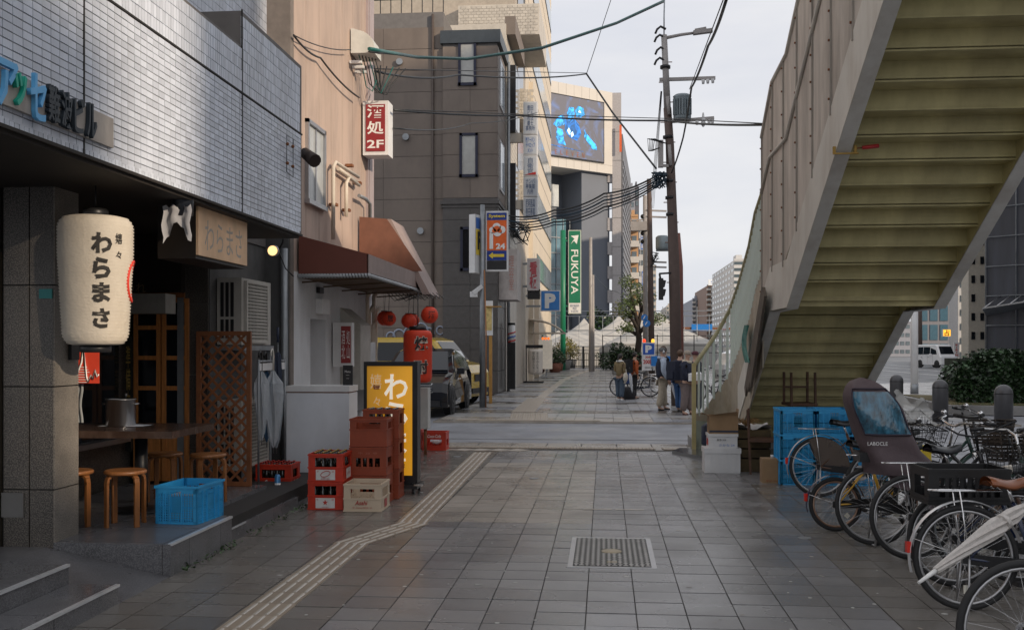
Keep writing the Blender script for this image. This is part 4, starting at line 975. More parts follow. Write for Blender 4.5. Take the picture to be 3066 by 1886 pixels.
# air conditioners
M_ac = mat('beige_ac_metal', (.47,.45,.41), .45, var=.05, grime=.35)
def acunit(lab, z, h):
    t = thing('air_conditioner', lab, 'air conditioner', (-4.0, 11.27, z), 0, 'outdoor air conditioner units in the alcove')
    b = B(); b.box(-.15,.12,-.47,.5,0,h); b.build('case', M_ac, t, bevel=.012)
    b = B()
    for x in (-.11,-.055,.0): b.box(x,x+.035,-.478,-.46,.42*h,.93*h); b.box(x,x+.035,-.478,-.46,.1*h,.38*h)
    b.build('side_slot', M_black, t)
    b = B(); b.box(.12,.135,-.36,.3,.06*h,.93*h); b.build('fan_recess', M_black, t)
    b = B()
    for i in range(15): b.box(.135,.146,-.36+.046*i,-.35+.046*i,.06*h,.93*h)
    for i in range(17): b.box(.137,.15,-.36,.3,.06*h+i*.87*h/17,.06*h+.012+i*.87*h/17)
    b.build('fan_grille', M_ac, t, kind='stuff')
    b = B()
    for y0,y1,z0,z1 in ((-.4,-.36,.03*h,.96*h),(.29,.33,.03*h,.96*h),(-.36,.29,.93*h,.96*h),(-.36,.29,.03*h,.06*h)): b.box(.12,.155,y0,y1,z0,z1)
    b.build('grille_frame', M_ac, t, bevel=.006)
    return t
acunit('upper beige air conditioner with slotted side, above the umbrella rack', 1.7, .72); acunit('lower air conditioner behind the hanging umbrellas', .35, .75)
b = B(); b.box(-4.16,-3.85,10.8,11.8,1.64,1.69)
for y in (10.85,11.7): b.box(-3.9,-3.86,y,y+.04,.12,1.64)
tag(b.build('unit_shelf', M_galv), 'grey steel shelf frame holding the upper air conditioner', 'shelf')
# umbrella rack and umbrellas
ur = thing('umbrella_rack', 'pale steel rail rack holding wet umbrellas in the alcove', 'rack', (-3.72, 11.3, .12))
b = B()
for y in (-.42,.5): b.tube([(0,y,0),(0,y,1.42)], .013, 6)
b.tube([(0,-.42,1.4),(0,.5,1.4)], .013, 6); b.build('frame', M_galv, ur)
b = B(); b.box(-.01,.005,-.4,.48,1.3,1.38); b.build('rail_plate', M_white, ur)
def umbrella(lab, x, y, ztop, length, m, mh, r=.06, tilt=(0,0), group='umbrellas hanging on the rack', hook=True):
    t = thing('umbrella', lab, 'umbrella', (x, y, ztop), 0, group); d = Vector((tilt[0], tilt[1], -1)).normalized()
    b = B(); prof = [(.012,.16),(.03,.2),(r*.9,.3),(r,.4),(r*.8,.6),(r*.4,.9),(.006,1)]
    sd = 12; rings = []
    for rr, tt in prof:
        c = d*length*tt; rings.append([b.bm.verts.new(c+Vector((math.cos(a)*rr*(1.25 if i%2 else .72), math.sin(a)*rr*(1.25 if i%2 else .72), 0))) for i, a in enumerate([2*math.pi*j/sd+tt*.8 for j in range(sd)])])
    for A, Bb in zip(rings, rings[1:]):
        for i in range(sd): b.bm.faces.new((A[i],A[(i+1)%sd],Bb[(i+1)%sd],Bb[i]))
    b.build('canopy', m, t)
    b = B(); b.tube([Vector((0,0,0)), d*length*1.06], .005, 6); b.build('shaft', M_galv, t)
    b = B()
    if hook: b.tube([d*.16,(0,0,0),(0,-.01,.05),(0,-.045,.075),(0,-.08,.05),(0,-.085,.0)], .011, 7)
    else: b.tube([d*.05,-d*.12], .016, 7)
    b.build('handle', mh, t); return t
M_clear = mat('clear_vinyl', (.62,.66,.70), .15, var=.1, alpha=.42, stretch=(20,20,2)); M_navyf = mat('navy_fabric', (.02,.03,.06), .6); M_bluef = mat('blue_vinyl', (.06,.15,.28), .3, alpha=.8)
umbrella('clear vinyl umbrella with white hook handle at the front of the rack', -3.66, 11.2, 1.58, 1.02, M_clear, mat('cream_handle',(.62,.6,.55),.4), .105)
umbrella('clear umbrella with dark hook handle nearest the lattice', -3.72, 10.98, 1.56, .9, M_clear, M_black, .075)
umbrella('blue folded umbrella behind the clear ones', -3.82, 11.45, 1.55, .95, M_bluef, M_black, .07)
umbrella('clear grey umbrella at the right end of the rack', -3.74, 11.55, 1.5, .98, mat('smoke_vinyl',(.4,.45,.5),.2,alpha=.55), M_wood, .08)
umbrella('navy umbrella standing with its straight handle highest', -3.68, 11.42, 1.78, 1.0, M_navyf, M_navyf, .04, (.02,-.05), hook=False)
b = B(); b.lathe([(.03,0),(.032,.01),(.032,.17),(.02,.19)], (-3.5,10.85,.12), 12); sc_ = tag(b.build('spray_can', mat('blue_can',(.08,.25,.5),.35,.3)), 'small blue and white spray can on the ledge beside the cola crate', 'can'); b = B(); b.lathe([(.0325,.03),(.0325,.1)], (-3.5,10.85,.12), 12); b.build('white_band', M_white, sc_)
# chest freezer
fz = thing('freezer', 'white chest freezer standing against the white wall behind the crates', 'freezer', (-3.4, 12.33, 0))
b = B(); b.box(-.38,.38,-.28,.14,.05,1.13); b.build('cabinet', mat('freezer_white', (.74,.77,.82), .3, var=.03, grime=.15), fz, bevel=.012)
b = B(); b.box(-.37,.37,-.27,.13,1.13,1.145); b.build('gasket', M_rust, fz)
b = B(); b.box(-.385,.385,-.285,.145,1.145,1.215); b.build('lid', M_white, fz, bevel=.01)
b = B(); b.box(-.3,.3,-.2,.2,0,.05); b.build('feet', M_black, fz)
mb_ = thing('menu_board', 'small black chalkboard standing on the white freezer', 'board', (-3.1, 12.32, 1.215)); b = B(); b.box(-.06,.06,-.01,.01,0,.24); b.build('board', M_black, mb_, bevel=.01); text('chalk_writing','Menu\n----\nOPEN'.replace('\nOPEN','\n---'),(0,-.012,.13),.07,.1,M_lab,mb_)
# lit sign box
ls = thing('lit_sign', 'tall amber lit sign with white brush lettering in a black frame on wheels', 'sign', (-2.46, 11.85, 0))
a, c = pyd(873,868,11.75), pyd(1002,1180,11.75); zt = a.z; x0, x1 = a.x+2.46, c.x+2.46
b = B()
for xa,xb,za,zb2 in ((x0,x0+.035,.12,zt),(x1-.06,x1,.12,zt),(x0+.035,x1-.06,zt-.05,zt),(x0+.035,x1-.06,.1,.2)): b.box(xa,xb,-.1,.1,za,zb2)
b.build('frame', M_dark, ls)
b = B(); b.box(x0-.0,x1+.02,-.22,.22,.06,.1); b.build('base', M_black, ls)
b = B(); b.box(x1-.02,x1+.08,-.24,-.21,.1,.12); b.build('base_trim', M_chrome, ls)
for sx in (x0+.05,x1-.03):
    for sy in (-.18,.18): b = B(); b.cyl((sx-.015,sy,.03),(sx+.015,sy,.03),.03,.03,12); b.build('caster', M_black, ls)
# internally lit face: brighter where the tubes are
m = bpy.data.materials.new('amber_lit_panel'); m.use_nodes = True; ntm = m.node_tree; bs_ = ntm.nodes['Principled BSDF']
bs_.inputs['Base Color'].default_value = (.72,.36,.03,1); bs_.inputs['Emission Color'].default_value = (1,.45,.02,1); bs_.inputs['Emission Strength'].default_value = .42; bs_.inputs['Roughness'].default_value = .3
gm_ = ntm.nodes.new('ShaderNodeTexCoord'); sx_ = ntm.nodes.new('ShaderNodeSeparateXYZ'); mrr = ntm.nodes.new('ShaderNodeMapRange'); mrr.inputs['From Min'].default_value = x0; mrr.inputs['From Max'].default_value = x1; mrr.inputs['To Min'].default_value = .10; mrr.inputs['To Max'].default_value = .30
ntm.links.new(gm_.outputs['Object'], sx_.inputs[0]); ntm.links.new(sx_.outputs[0], mrr.inputs[0]); ntm.links.new(mrr.outputs[0], bs_.inputs['Emission Strength'])
b = B(); b.box(x0+.035,x1-.06,-.08,.08,.2,zt-.05); b.build('panel', m, ls)
cxm = (x0+x1)/2+.06; M_bl = mat('sign_white_brush', (.8,.78,.7), .4, emit=.35, ecol=(1,.9,.7)); M_bg = mat('sign_faint_brush', (.5,.42,.3), .4, emit=.2, ecol=(1,.7,.35))
for ch, z, s in (('わ',1.22,.29),('ら',.90,.29),('ま',.58,.27),('さ',.31,.24)): text('lettering', ch, (cxm, -.082, z), s*.95, s, M_bl, ls, bold=.02)
text('lettering','嬉',(x0+.14,-.082,1.28),.13,.17,M_bg,ls); text('lettering','々',(x0+.15,-.082,1.05),.08,.1,M_bg,ls)
b = B(); b.prism([(x0+.1,-.084,1.24),(x0+.19,-.084,1.24),(x0+.175,-.084,1.19),(x0+.115,-.084,1.19)], (0,.003,0)); b.build('bowl_emblem', mat('brown_print',(.3,.08,.03),.5), ls)
# pole sign at corner
ps = thing('pole_sign', 'rounded white box sign on a rusty post behind the lit amber sign', 'sign', (-2.95, 15.9, 0))
a, c = pyd(1000,930,15.9), pyd(1030,1028,15.9)
b = B(); b.box(a.x+2.95-.1,c.x+2.95,-.12,.12,c.z,a.z); b.build('case', mat('dull_white',(.5,.5,.48),.4,grime=.4), ps, bevel=.03)
b = B(); b.cyl(((a.x+c.x)/2+2.95+.04,0,0),((a.x+c.x)/2+2.95+.04,0,c.z),.025,.025,8); b.build('post', M_rust, ps)
# red lanterns
M_rl = mat('red_lantern_paper', (.68,.05,.015), .6, var=.06, bump=.2, bscale=30)
def small_lantern(lab, u, v, du, y, ch):
    c = pyd(u, v, y); r = du*DS/F*y/2
    t = thing('red_lantern', lab, 'lantern', (c.x, y, c.z-r), 0, 'small round red lanterns under the awning')
    pr = [(max(.04, r*math.sin(math.pi*(.1+.8*i/22)))+(.003 if i%2 else -.002), r*(1-math.cos(math.pi*(.1+.8*i/22)))) for i in range(23)]
    b = B(); b.lathe(pr, (0,0,0), 24); b.build('paper_body', M_rl, t)
    b = B(); b.lathe([(.06,1.93*r),(.06,2.02*r)], (0,0,0), 16); b.build('top_ring', M_black, t)
    b = B(); b.tube([(0,0,2*r),(.01,.01,2.52-(c.z-r))], .005, 4); b.build('hanging_wire', M_black, t)
    if ch: wrap_text('lettering', ch, t, M_inkk, R(25), r, r*.8, r*.9, lambda z: math.sqrt(max(.001, r*r-(z-r)**2)), bold=.02)
for k_, a_ in enumerate((('leftmost small red lantern, overlapped by the next',923,764,36,16.6,''),('second small red lantern from the left',933,765,36,16.1,'居'),('small red lantern hanging third from the left',981,770,36,16.2,''),('small red lantern half hidden behind the third',992,768,30,16.9,''),('rightmost and highest small red lantern',1031,756,42,16.0,'酒'))): small_lantern(*a_)
YB = 15.3; c = pyd(1003, 918, YB); a = pyd(1003, 793, YB); h = a.z-c.z; r = 35*DS/F*YB
big = thing('red_lantern', 'big cylindrical red lantern with black outlined characters beside the lit amber sign', 'lantern', (c.x, YB, c.z))
b = B(); b.lathe(lantern_prof(h, r, .12, 26, .004, .97), (0,0,0), 32); b.build('paper_body', M_rl, big)
b = B(); b.lathe([(r*.6,h),(r*.6,h+.06)], (0,0,0), 20); b.build('top_ring', M_dark, big)
b = B(); b.tube([(0,0,h),(.0,.02,2.5-c.z)], .008, 5); b.tube([(.0,.02,2.5-c.z),(-.15,.1,2.56-c.z)], .008, 5); b.build('hanging_wire', M_black, big)
rf = lambda z: r*(.99)
for ch, f in (('焼',.75),('酎',.3)):
    wrap_text('lettering_outline', ch, big, mat('outline_white',(.6,.5,.42),.6), R(24), h*f, r*1.05, r*1.0, rf, out=.008, bold=.055)
    wrap_text('lettering', ch, big, M_inkk, R(24), h*f, r*.95, r*.92, rf, out=.022, bold=.02)
# weeds
b = B()
for i in range(260):
    y = random.uniform(8.9,11.2) if i < 150 else random.uniform(7.4,8.6); x = -3.13+random.uniform(-.03,.05); s = random.uniform(.008,.022); a = random.uniform(0,6.3); p = Vector((x,y,random.uniform(0,.03)))
    u = Vector((math.cos(a),math.sin(a),random.uniform(.2,1)))*s; v = Vector((-math.sin(a),math.cos(a),.3))*s*.6; b.face([p,p+u+v,p+u*1.6,p+u-v])
b.build('weeds', M_leaf, None, kind='stuff', fixn=False)['label'] = 'tiny green weeds growing along the foot of the granite steps'
# ================= SIGNS ALONG THE STREET =================
vsn = thing('vertical_tenant_sign', 'tall narrow white box sign in five sections projecting over the pavement', 'sign', (-2.9, 40, 9))
a, c = pyd(1256,245,40), pyd(1290,525,40); hh = a.z-c.z
for f0, f1, s, m, wf in ((0,.28,'豊田\nビル\n司法\n書士\n事務所',M_inkg,.5),(.285,.455,'㈱アーバン\nデベロップ\nメント',M_inkb,.7),(.46,.635,'自\n衛\n官',M_inkg,.4),(.64,.81,'ナンバ\n募集案\n内所',M_inkg,.6),(.815,1,'照明器具\n豊田商事',M_inkg,.7)):
    z1, z0 = a.z-hh*f0, a.z-hh*f1
    b = B(); b.box(a.x, c.x, 40, 40.35, z0, z1); o = local(vsn, b, 'sign_section', M_white, bevel=.02)
    b = B(); b.box(a.x+.04, c.x-.04, 39.985, 39.999, z0+.04, z1-.04); local(vsn, b, 'panel', mat('sign_pale_face',(.55,.58,.62),.3,var=.04))
    o = text('lettering', s, ((a.x+c.x)/2, 39.98, (z0+z1)/2), .36 if wf > .45 else .24, (z1-z0)*.78, m, vsn, bold=.01); o.location = -Vector(vsn.location)
b = B(); b.prism([(a.x+.05,39.975,c.z+hh*.375),(c.x-.06,39.975,c.z+hh*.4),(c.x-.06,39.975,c.z+hh*.375)], (0,.004,0)); local(vsn, b, 'red_wedge', M_inkr)
for z in (10.0-.2, 7.2): b = B(); b.box(-3.75, a.x, 40.08, 40.3, z-.18, z+.18); local(vsn, b, 'bracket', M_ctile)
pg = thing('parking_sign', 'orange and blue parking sign with 24 and a yellow arrow on a grey pole', 'sign', (-3.3, 28.5, 0))
def lc_(par, b, name, m, **k): return local(par, b, name, m, **k)
a, c = pyd(1166,507,28.5), pyd(1219,651,28.5); w_, h_ = c.x-a.x, a.z-c.z; cx = (a.x+c.x)/2
b = B(); b.box(a.x, c.x, 28.5, 28.68, c.z, a.z); lc_(pg, b, 'case', M_white, bevel=.06)
M_or = mat('sign_orange',(.75,.13,.02),.35); M_nb = mat('sign_navy',(.01,.04,.25),.35); M_ye = mat('sign_yellow',(.75,.55,.05),.35)
def band(f0, f1, m, name, ins=.035): b = B(); b.box(a.x+ins, c.x-ins, 28.485, 28.499, a.z-h_*f1, a.z-h_*f0); return lc_(pg, b, name, m)
band(.03,.15,M_nb,'top_band'); band(.155,.655,M_or,'orange_band'); band(.66,.82,M_nb,'arrow_band'); band(.825,.97,M_black,'display')
def tx(par, s, x, y, z, w, h, m, **k): o = text('lettering', s, (x,y,z), w, h, m, par, **k); o.location = -Vector(par.location); return o
tx(pg,'System',cx,28.48,a.z-h_*.09,w_*.74,h_*.07,M_ye,bold=.03); tx(pg,'24',cx+w_*.17,28.48,a.z-h_*.585,w_*.42,h_*.095,M_inkw,bold=.04)
b = B()
for dx, dz, r in ((-.12,.02,.085),(0,.1,.11),(.14,.03,.1),(.02,-.03,.12)): b.cyl((cx+dx,28.484,a.z-h_*.33+dz),(cx+dx,28.474,a.z-h_*.33+dz),r*1.05,None,18)
b.box(cx-.2,cx-.1,28.474,28.484,a.z-h_*.63,a.z-h_*.36); lc_(pg, b, 'tree_symbol', M_inkw)
b = B()
for dx, dz, r in ((0,.05,.09),(-.07,-.0,.06),(.08,.0,.06)): b.cyl((cx+dx,28.473,a.z-h_*.33+dz),(cx+dx,28.466,a.z-h_*.33+dz),r,None,14)
lc_(pg, b, 'tree_crown', M_or)
zz = a.z-h_*.74; b = B(); b.prism([(a.x+.08,28.475,zz),(a.x+.2,28.475,zz+.09),(a.x+.2,28.475,zz+.04),(c.x-.1,28.475,zz+.04),(c.x-.1,28.475,zz-.04),(a.x+.2,28.475,zz-.04),(a.x+.2,28.475,zz-.09)], (0,.008,0)); lc_(pg, b, 'arrow', M_ye)
b = B(); b.tube([(-3.37,28.45,0),(-3.37,28.45,5.6)], [.085,.06], 12); lc_(pg, b, 'pole', M_galv)
b = B(); b.tube([(-3.27,28.4,0),(-3.26,28.4,2),(-3.31,28.4,3.8)], .02, 5); lc_(pg, b, 'conduit', mat('orange_conduit',(.35,.15,.06),.6))
b = B(); b.box(-3.7,-3.5,28.3,28.45,3.05,3.2); b.obb((-3.38,28.4,3.35),(-3.62,28.3,3.15),.1,.1); lc_(pg, b, 'camera', M_white)
p2_ = thing('parking_sign', 'white box parking sign seen edge-on with a dark P on yellow', 'sign', (-3.6, 28.3, 0))
a2, c2 = pyd(1126,515,28.3), pyd(1155,655,28.3)
b = B(); b.prism([(a2.x,28.3,c2.z),(a2.x+.17,28.22,c2.z),(c2.x+.02,28.75,c2.z),(c2.x-.12,28.85,c2.z)], (0,0,a2.z-c2.z)); lc_(p2_, b, 'case', M_white, bevel=.03)
dvec = (Vector((c2.x+.02,28.75,0))-Vector((a2.x+.17,28.22,0))).normalized(); nn = Vector((dvec.y,-dvec.x,0)); mid = Vector((a2.x+.17,28.22,0))*.5+Vector((c2.x+.02,28.75,0))*.5
def pan(z0, z1, m, name):
    b = B(); p0 = mid-dvec*.22+nn*.006; p1 = mid+dvec*.22+nn*.006; b.face([p0+Vector((0,0,z0)),p1+Vector((0,0,z0)),p1+Vector((0,0,z1)),p0+Vector((0,0,z1))]); lc_(p2_, b, name, m)
pan(c2.z+.5,a2.z-.4,M_ye,'yellow_panel'); pan(a2.z-.38,a2.z-.08,M_inkb,'blue_panel')
o = text('lettering','P',tuple(mid+nn*.012+Vector((0,0,c2.z+.9))),.26,.5,M_black,p2_,right=tuple(dvec),bold=.05); o.location = -Vector(p2_.location)
nb_ = thing('notice_board', 'small white and yellow notice on a rusty yellow post beside the grey sign pole', 'notice', (-3.37, 30.5, 0))
a, c = pyd(1161,722,30.5), pyd(1183,805,30.5)
b = B(); b.box(a.x,c.x,30.5,30.53,c.z,a.z); lc_(nb_, b, 'board', M_white); b = B(); b.box(a.x+.04,c.x-.03,30.49,30.499,c.z+.15,a.z-.15); lc_(nb_, b, 'print', mat('yellow_print',(.65,.5,.2),.5,var=.3,scale=12))
b = B(); b.box(-3.42,-3.33,30.52,30.6,0,2.9); b.box(-3.5,-3.05,30.4,30.6,2.85,2.88); lc_(nb_, b, 'post', mat('rusty_yellow',(.45,.24,.06),.7,grime=.6,gcol=(.15,.06,.03),gscale=5))
def box_sign(name, lab, u0,v0,u1,v1,Y, face, txt=None, tm=None, cat='sign', bold=.03, dep=.25, tw=.6, th=.8, bracket=None):
    a, c = pyd(u0,v0,Y), pyd(u1,v1,Y); t = thing(name, lab, cat, ((a.x+c.x)/2, Y, c.z))
    b = B(); b.box(a.x,c.x,Y,Y+dep,c.z,a.z); lc_(t, b, 'case', M_white, bevel=.04)
    b = B(); b.box(a.x+.05,c.x-.05,Y-.012,Y-.001,c.z+.05,a.z-.05); lc_(t, b, 'panel', face)
    if txt: tx(t, txt, (a.x+c.x)/2, Y-.02, (a.z+c.z)/2, (c.x-a.x)*tw, (a.z-c.z)*th, tm, bold=bold)
    if bracket is not None: b = B(); b.box(bracket, a.x, Y+.05, Y+.15, a.z-.3, a.z-.2); b.box(bracket, a.x, Y+.05, Y+.15, c.z+.2, c.z+.3); lc_(t, b, 'bracket', M_galv)
    return t
kb_ = box_sign('billboard_maker_sign','white rounded box sign with two large faded red characters above the blue parking sign',1265,620,1296,700,48,mat('sign_offwhite',(.6,.55,.55),.4),'看\n板',mat('faded_red_ink',(.5,.1,.12),.5),tw=.62,th=.8,bracket=-3.8)
a, c = pyd(1266,694,48), pyd(1296,718,48); b = B(); b.box(a.x,c.x,48,48.2,c.z,a.z); lc_(kb_, b, 'lower_display', M_black)
box_sign('blue_parking_sign','square blue sign with a big white P over the pavement',1297,697,1345,747,50,mat('sign_blue',(.04,.22,.6),.35),'P',M_inkw,bold=.06,dep=.2,tw=.55,th=.72,bracket=-3.8)
a, c = pyd(1345,553,74), pyd(1358,840,74)
fk = thing('green_shop_sign','tall green sign with vertical white lettering on a thick green post','sign',(-2.9,74,0))
M_gs = mat('sign_green',(.01,.17,.09),.4,var=.05)
b = B(); b.cyl(((a.x+c.x)/2,74,0),((a.x+c.x)/2,74,a.z),(c.x-a.x)/2,None,14); lc_(fk, b, 'post', M_gs)
a, c = pyd(1364,553,74), pyd(1395,753,74); 
b = B(); b.box(a.x,c.x,73.9,74.2,c.z,a.z); lc_(fk, b, 'case', mat('sign_rim',(.5,.55,.5),.4))
z2 = c.z+(a.z-c.z)*.13
b = B(); b.box(a.x+.06,c.x-.06,73.88,73.899,z2,a.z-.06); lc_(fk, b, 'green_panel', M_gs)
b = B(); b.box(a.x+.04,c.x-.04,73.88,73.899,c.z+.05,z2-.02); lc_(fk, b, 'white_panel', M_white)
b = B(); b.box(c.x-(c.x-a.x)-.45,a.x,73.95,74.05,a.z-.8,a.z-.7); b.box(a.x-.45,a.x,73.95,74.05,c.z+.5,c.z+.6); lc_(fk, b, 'bracket', M_gs)
hh = a.z-c.z
# vertical word reads downwards: letters turned a quarter to the right
o = text('lettering','FUKUYA',((a.x+c.x)/2,73.87,c.z+hh*.5),hh*.53,(c.x-a.x)*.55,M_inkw,fk,right=(0,0,-1),up=(1,0,0),depth=0,bold=.01); o.location = -Vector(fk.location)
b = B(); zt = a.z-hh*.12; cx = (a.x+c.x)/2; b.prism([(cx-.28,73.87,zt+.3),(cx+.28,73.87,zt+.35),(cx+.15,73.87,zt-.3),(cx-.05,73.87,zt-.05),(cx-.28,73.87,zt-.3),(cx-.02,73.87,zt+.1)], (0,.005,0)); lc_(fk, b, 'emblem', M_inkw)
tx(fk,'福屋不動産販売\n難波店\n06-6632-2961',cx,73.87,(c.z+z2)/2,.65,.55,M_inkg)
# barber pole, stands, lanterns, planters
bp = thing('barber_pole','red white and blue barber pole beside the brown building entrance','barber pole',(-3.35,38.5,0)); a, c = pyd(1228,780,38.5), pyd(1228,822,38.5)
b = B(); b.cyl((a.x,38.5,c.z),(a.x,38.5,a.z),.13,None,14); lc_(bp, b, 'tube', M_white)
for i, m in ((0,M_inkr),(1,M_inkb),(2,M_inkr)): b = B(); b.tube([Vector((a.x+.135*math.cos(t), 38.5+.135*math.sin(t), c.z+.1+.15*i+.1*t/3)) for t in [j*.4-3.2 for j in range(9)]], .03, 4); lc_(bp, b, 'stripe', m)
b = B(); b.cyl((a.x,38.5,a.z),(a.x,38.5,a.z+.08),.14); b.box(a.x-.14,a.x+.14,38.4,38.6,.1,c.z); lc_(bp, b, 'cap', M_dark)
mbx = thing('metal_mailbox','small grey metal box on a stand outside the brown building','mailbox',gd(1238,912)); b = B(); b.box(-.15,.2,-.15,.15,1.0,1.35); b.build('box', M_alu, mbx, bevel=.02); b = B(); b.box(-.03,.05,-.03,.05,.3,1.0); b.build('post', M_alu, mbx); b = B(); b.box(-.22,.2,-.25,.25,0,.55); b.build('plinth', M_rust, mbx)
def stand_lantern(lab, u, v0, v1, Y, wpx, txt, lit=False):
    a, c = pyd(u,v0,Y), pyd(u,v1,Y); h = a.z-c.z; r = wpx*DS/F*Y/2
    t = thing('standing_lantern', lab, 'lantern', (a.x, Y, 0))
    b = B(); b.lathe([(q,z+c.z) for q,z in lantern_prof(h, r, .12, 20, .004, .95)], (0,0,0), 24); b.build('paper_body', mat('white_lantern_paper',(.68,.62,.55),.6,var=.04), t)
    tx_ = text('lettering', txt, (r*.1,-r-.02,c.z+h*.5), r*.9, h*.8, M_inkk, t)
    b = B(); b.box(-r-.1,-r-.05,-.03,.03,0,a.z+.15); b.box(-r-.1,r,-.06,.06,a.z+.05,a.z+.2); b.box(-r-.25,r*1.1,-.3,-.25,0,.05); b.box(-r-.25,r*1.1,.25,.3,0,.05); b.box(-r-.12,-r-.04,-.3,.3,.02,.07); b.build('stand', M_dark, t)
    return t
stand_lantern('white lantern on a black stand with columns of black lettering, outside the tall cream building',1285,838,898,48.5,36,'炭 ま\n火 る\n焼 や\nホ ホ\nル ル\nモ モ\nン ン')
fs = thing('round_sign_stand','plain white rounded sign on a wheeled stand with small orange lamps on top','sign',gd(1312,908)); 
b = B(); b.box(-.42,.3,-.12,.12,.5,2.05); b.build('case', mat('glowing_white',(.75,.68,.58),.4,emit=.12,ecol=(1,.9,.75)), fs, bevel=.1); b = B(); b.box(-.05,.0,-.04,.04,.1,.5); b.box(-.4,.4,-.25,.25,.04,.08); b.build('stand', M_galv, fs)
for k in range(3): b = B(); b.ball((-.2+.15*k,0,2.12),.07); b.build('orange_lamp', mat('orange_lamp',(.8,.15,.02),.4,emit=.8,ecol=(1,.2,.03)), fs)
ca_ = thing('curved_canopy','small cream curved canopy over a shop doorway','canopy',(-3.3,52,2.5))
a, c = pyd(1297,768,52), pyd(1358,800,52)
b = B(); b.grid(lambda s,t: Vector((-3.78+(c.x+3.78)*s, 51.5+2.2*t, a.z-(a.z-c.z)*s**2.2)), 8, 4); b.grid(lambda s,t: Vector((-3.78+(c.x+3.78)*s, 51.5+2.2*t, a.z-.05-(a.z-c.z)*s**2.2)), 8, 4); lc_(ca_, b, 'shell', mat('canopy_cream',(.5,.42,.35),.4)); b = B(); b.tube([Vector((-3.78+(c.x+3.78)*s, 51.48, a.z-(a.z-c.z)*s**2.2)) for s in [i/8 for i in range(9)]]+[Vector((-3.78,51.48,c.z))], .05, 5); lc_(ca_, b, 'rim', M_cream)
def leafmass(b, c, rx, ry, rz, n, s, shell=.55):
    for _ in range(n):
        while True:
            p = Vector((random.uniform(-1,1),random.uniform(-1,1),random.uniform(-1,1)))
            if shell < p.length < 1: break
        k = 1+.18*math.sin(5*p.x+3*p.z+c[0])+.12*math.sin(9*p.z+4*p.y)
        p = Vector((p.x*rx*k,p.y*ry*k,p.z*rz*k))+Vector(c)
        a = random.uniform(0,6.3); e = random.uniform(-1,1); u = Vector((math.cos(a),math.sin(a),e)).normalized()*s*random.uniform(.6,1.3); v = u.cross(Vector((random.uniform(-1,1),random.uniform(-1,1),random.uniform(-1,1)))).normalized()*s*.5
        b.face([p-u, p+v, p+u, p-v])
def planter(lab, u, v, m_leaf, w, hpot, hplant, potm, group='planters along the cream building'):
    g_ = gd(u, v); t = thing('potted_plant', lab, 'plant', g_, 0, group)
    b = B(); b.lathe([(w*.38,0),(w*.5,hpot),(w*.44,hpot),(w*.44,hpot*.9)], (0,0,0), 12); b.build('pot', potm, t)
    b = B(); leafmass(b, (0,0,hpot+hplant*.5), w*.8, w*.8, hplant*.55, 500, .09, .1); b.build('foliage', m_leaf, t, fixn=False)
    b = B(); b.tube([(0,0,hpot*.8),(.03,0,hpot+hplant*.6)], .03, 5); b.build('stem', M_bark, t)
M_tc = mat('terracotta',(.2,.075,.045),.7)
planter('terracotta potted green shrub nearest the round sign',1332,893,M_leaf,.9,.6,1.0,M_tc); planter('small terracotta pot with dark leaves between the shrubs',1342,890,M_leafd,.6,.5,.7,M_tc)
planter('yellow leaved shrub in a pale square pot',1355,888,M_leafy,1.0,.7,1.7,M_conc); planter('yellow green shrub at the far end of the planters',1369,884,M_leafy,1.0,.7,1.5,M_conc)
# ================= SCREEN BUILDING =================
sbd = thing('screen_building','big white department block with a giant blue video screen and a recessed glass front','building',(-2,112,0))
M_sbw = mat('pale_stone',(.54,.51,.47),.6,var=.04,scale=.5); M_sbg = mat('blue_grey_stone',(.13,.145,.175),.6,var=.06,scale=.4,isl=.05)
P1 = pyd(1319,832,110); P1.z = 0; P2 = pyd(1470,832,116); P2.z = 0
fd = (P2-P1).normalized(); fn_ = Vector((fd.y,-fd.x,0)); FW = (P2-P1).length
def fp_(s, z, o=0): p = P1+fd*s+fn_*o; return Vector((p.x,p.y,z))
def fbox(b, s0, s1, z0, z1, o0, o1):
    b.prism([fp_(s0,z0,o0),fp_(s1,z0,o0),fp_(s1,z0,o1),fp_(s0,z0,o1)], (0,0,z1-z0))
def zof(u, v, dep): return H+(HY-v*DS)/F*dep*1.0
zt = pyd(1320,193,110).z; zb0 = pyd(1320,398,110).z
def sbl(b, name, m, **k): return local(sbd, b, name, m, **k)
b = B(); fbox(b,-9,FW,zb0,zt,0,-14); sbl(b,'upper_block',M_sbw)
s0, s1 = .05, (1452-1320)/(1470-1320)*FW*.97
zs1, zs0 = pyd(1320,222,110).z, pyd(1320,375,110).z
b = B(); fbox(b,-3,s1,zs0,zs1,.12,.02); scr_f = sbl(b,'screen_frame',M_dark)
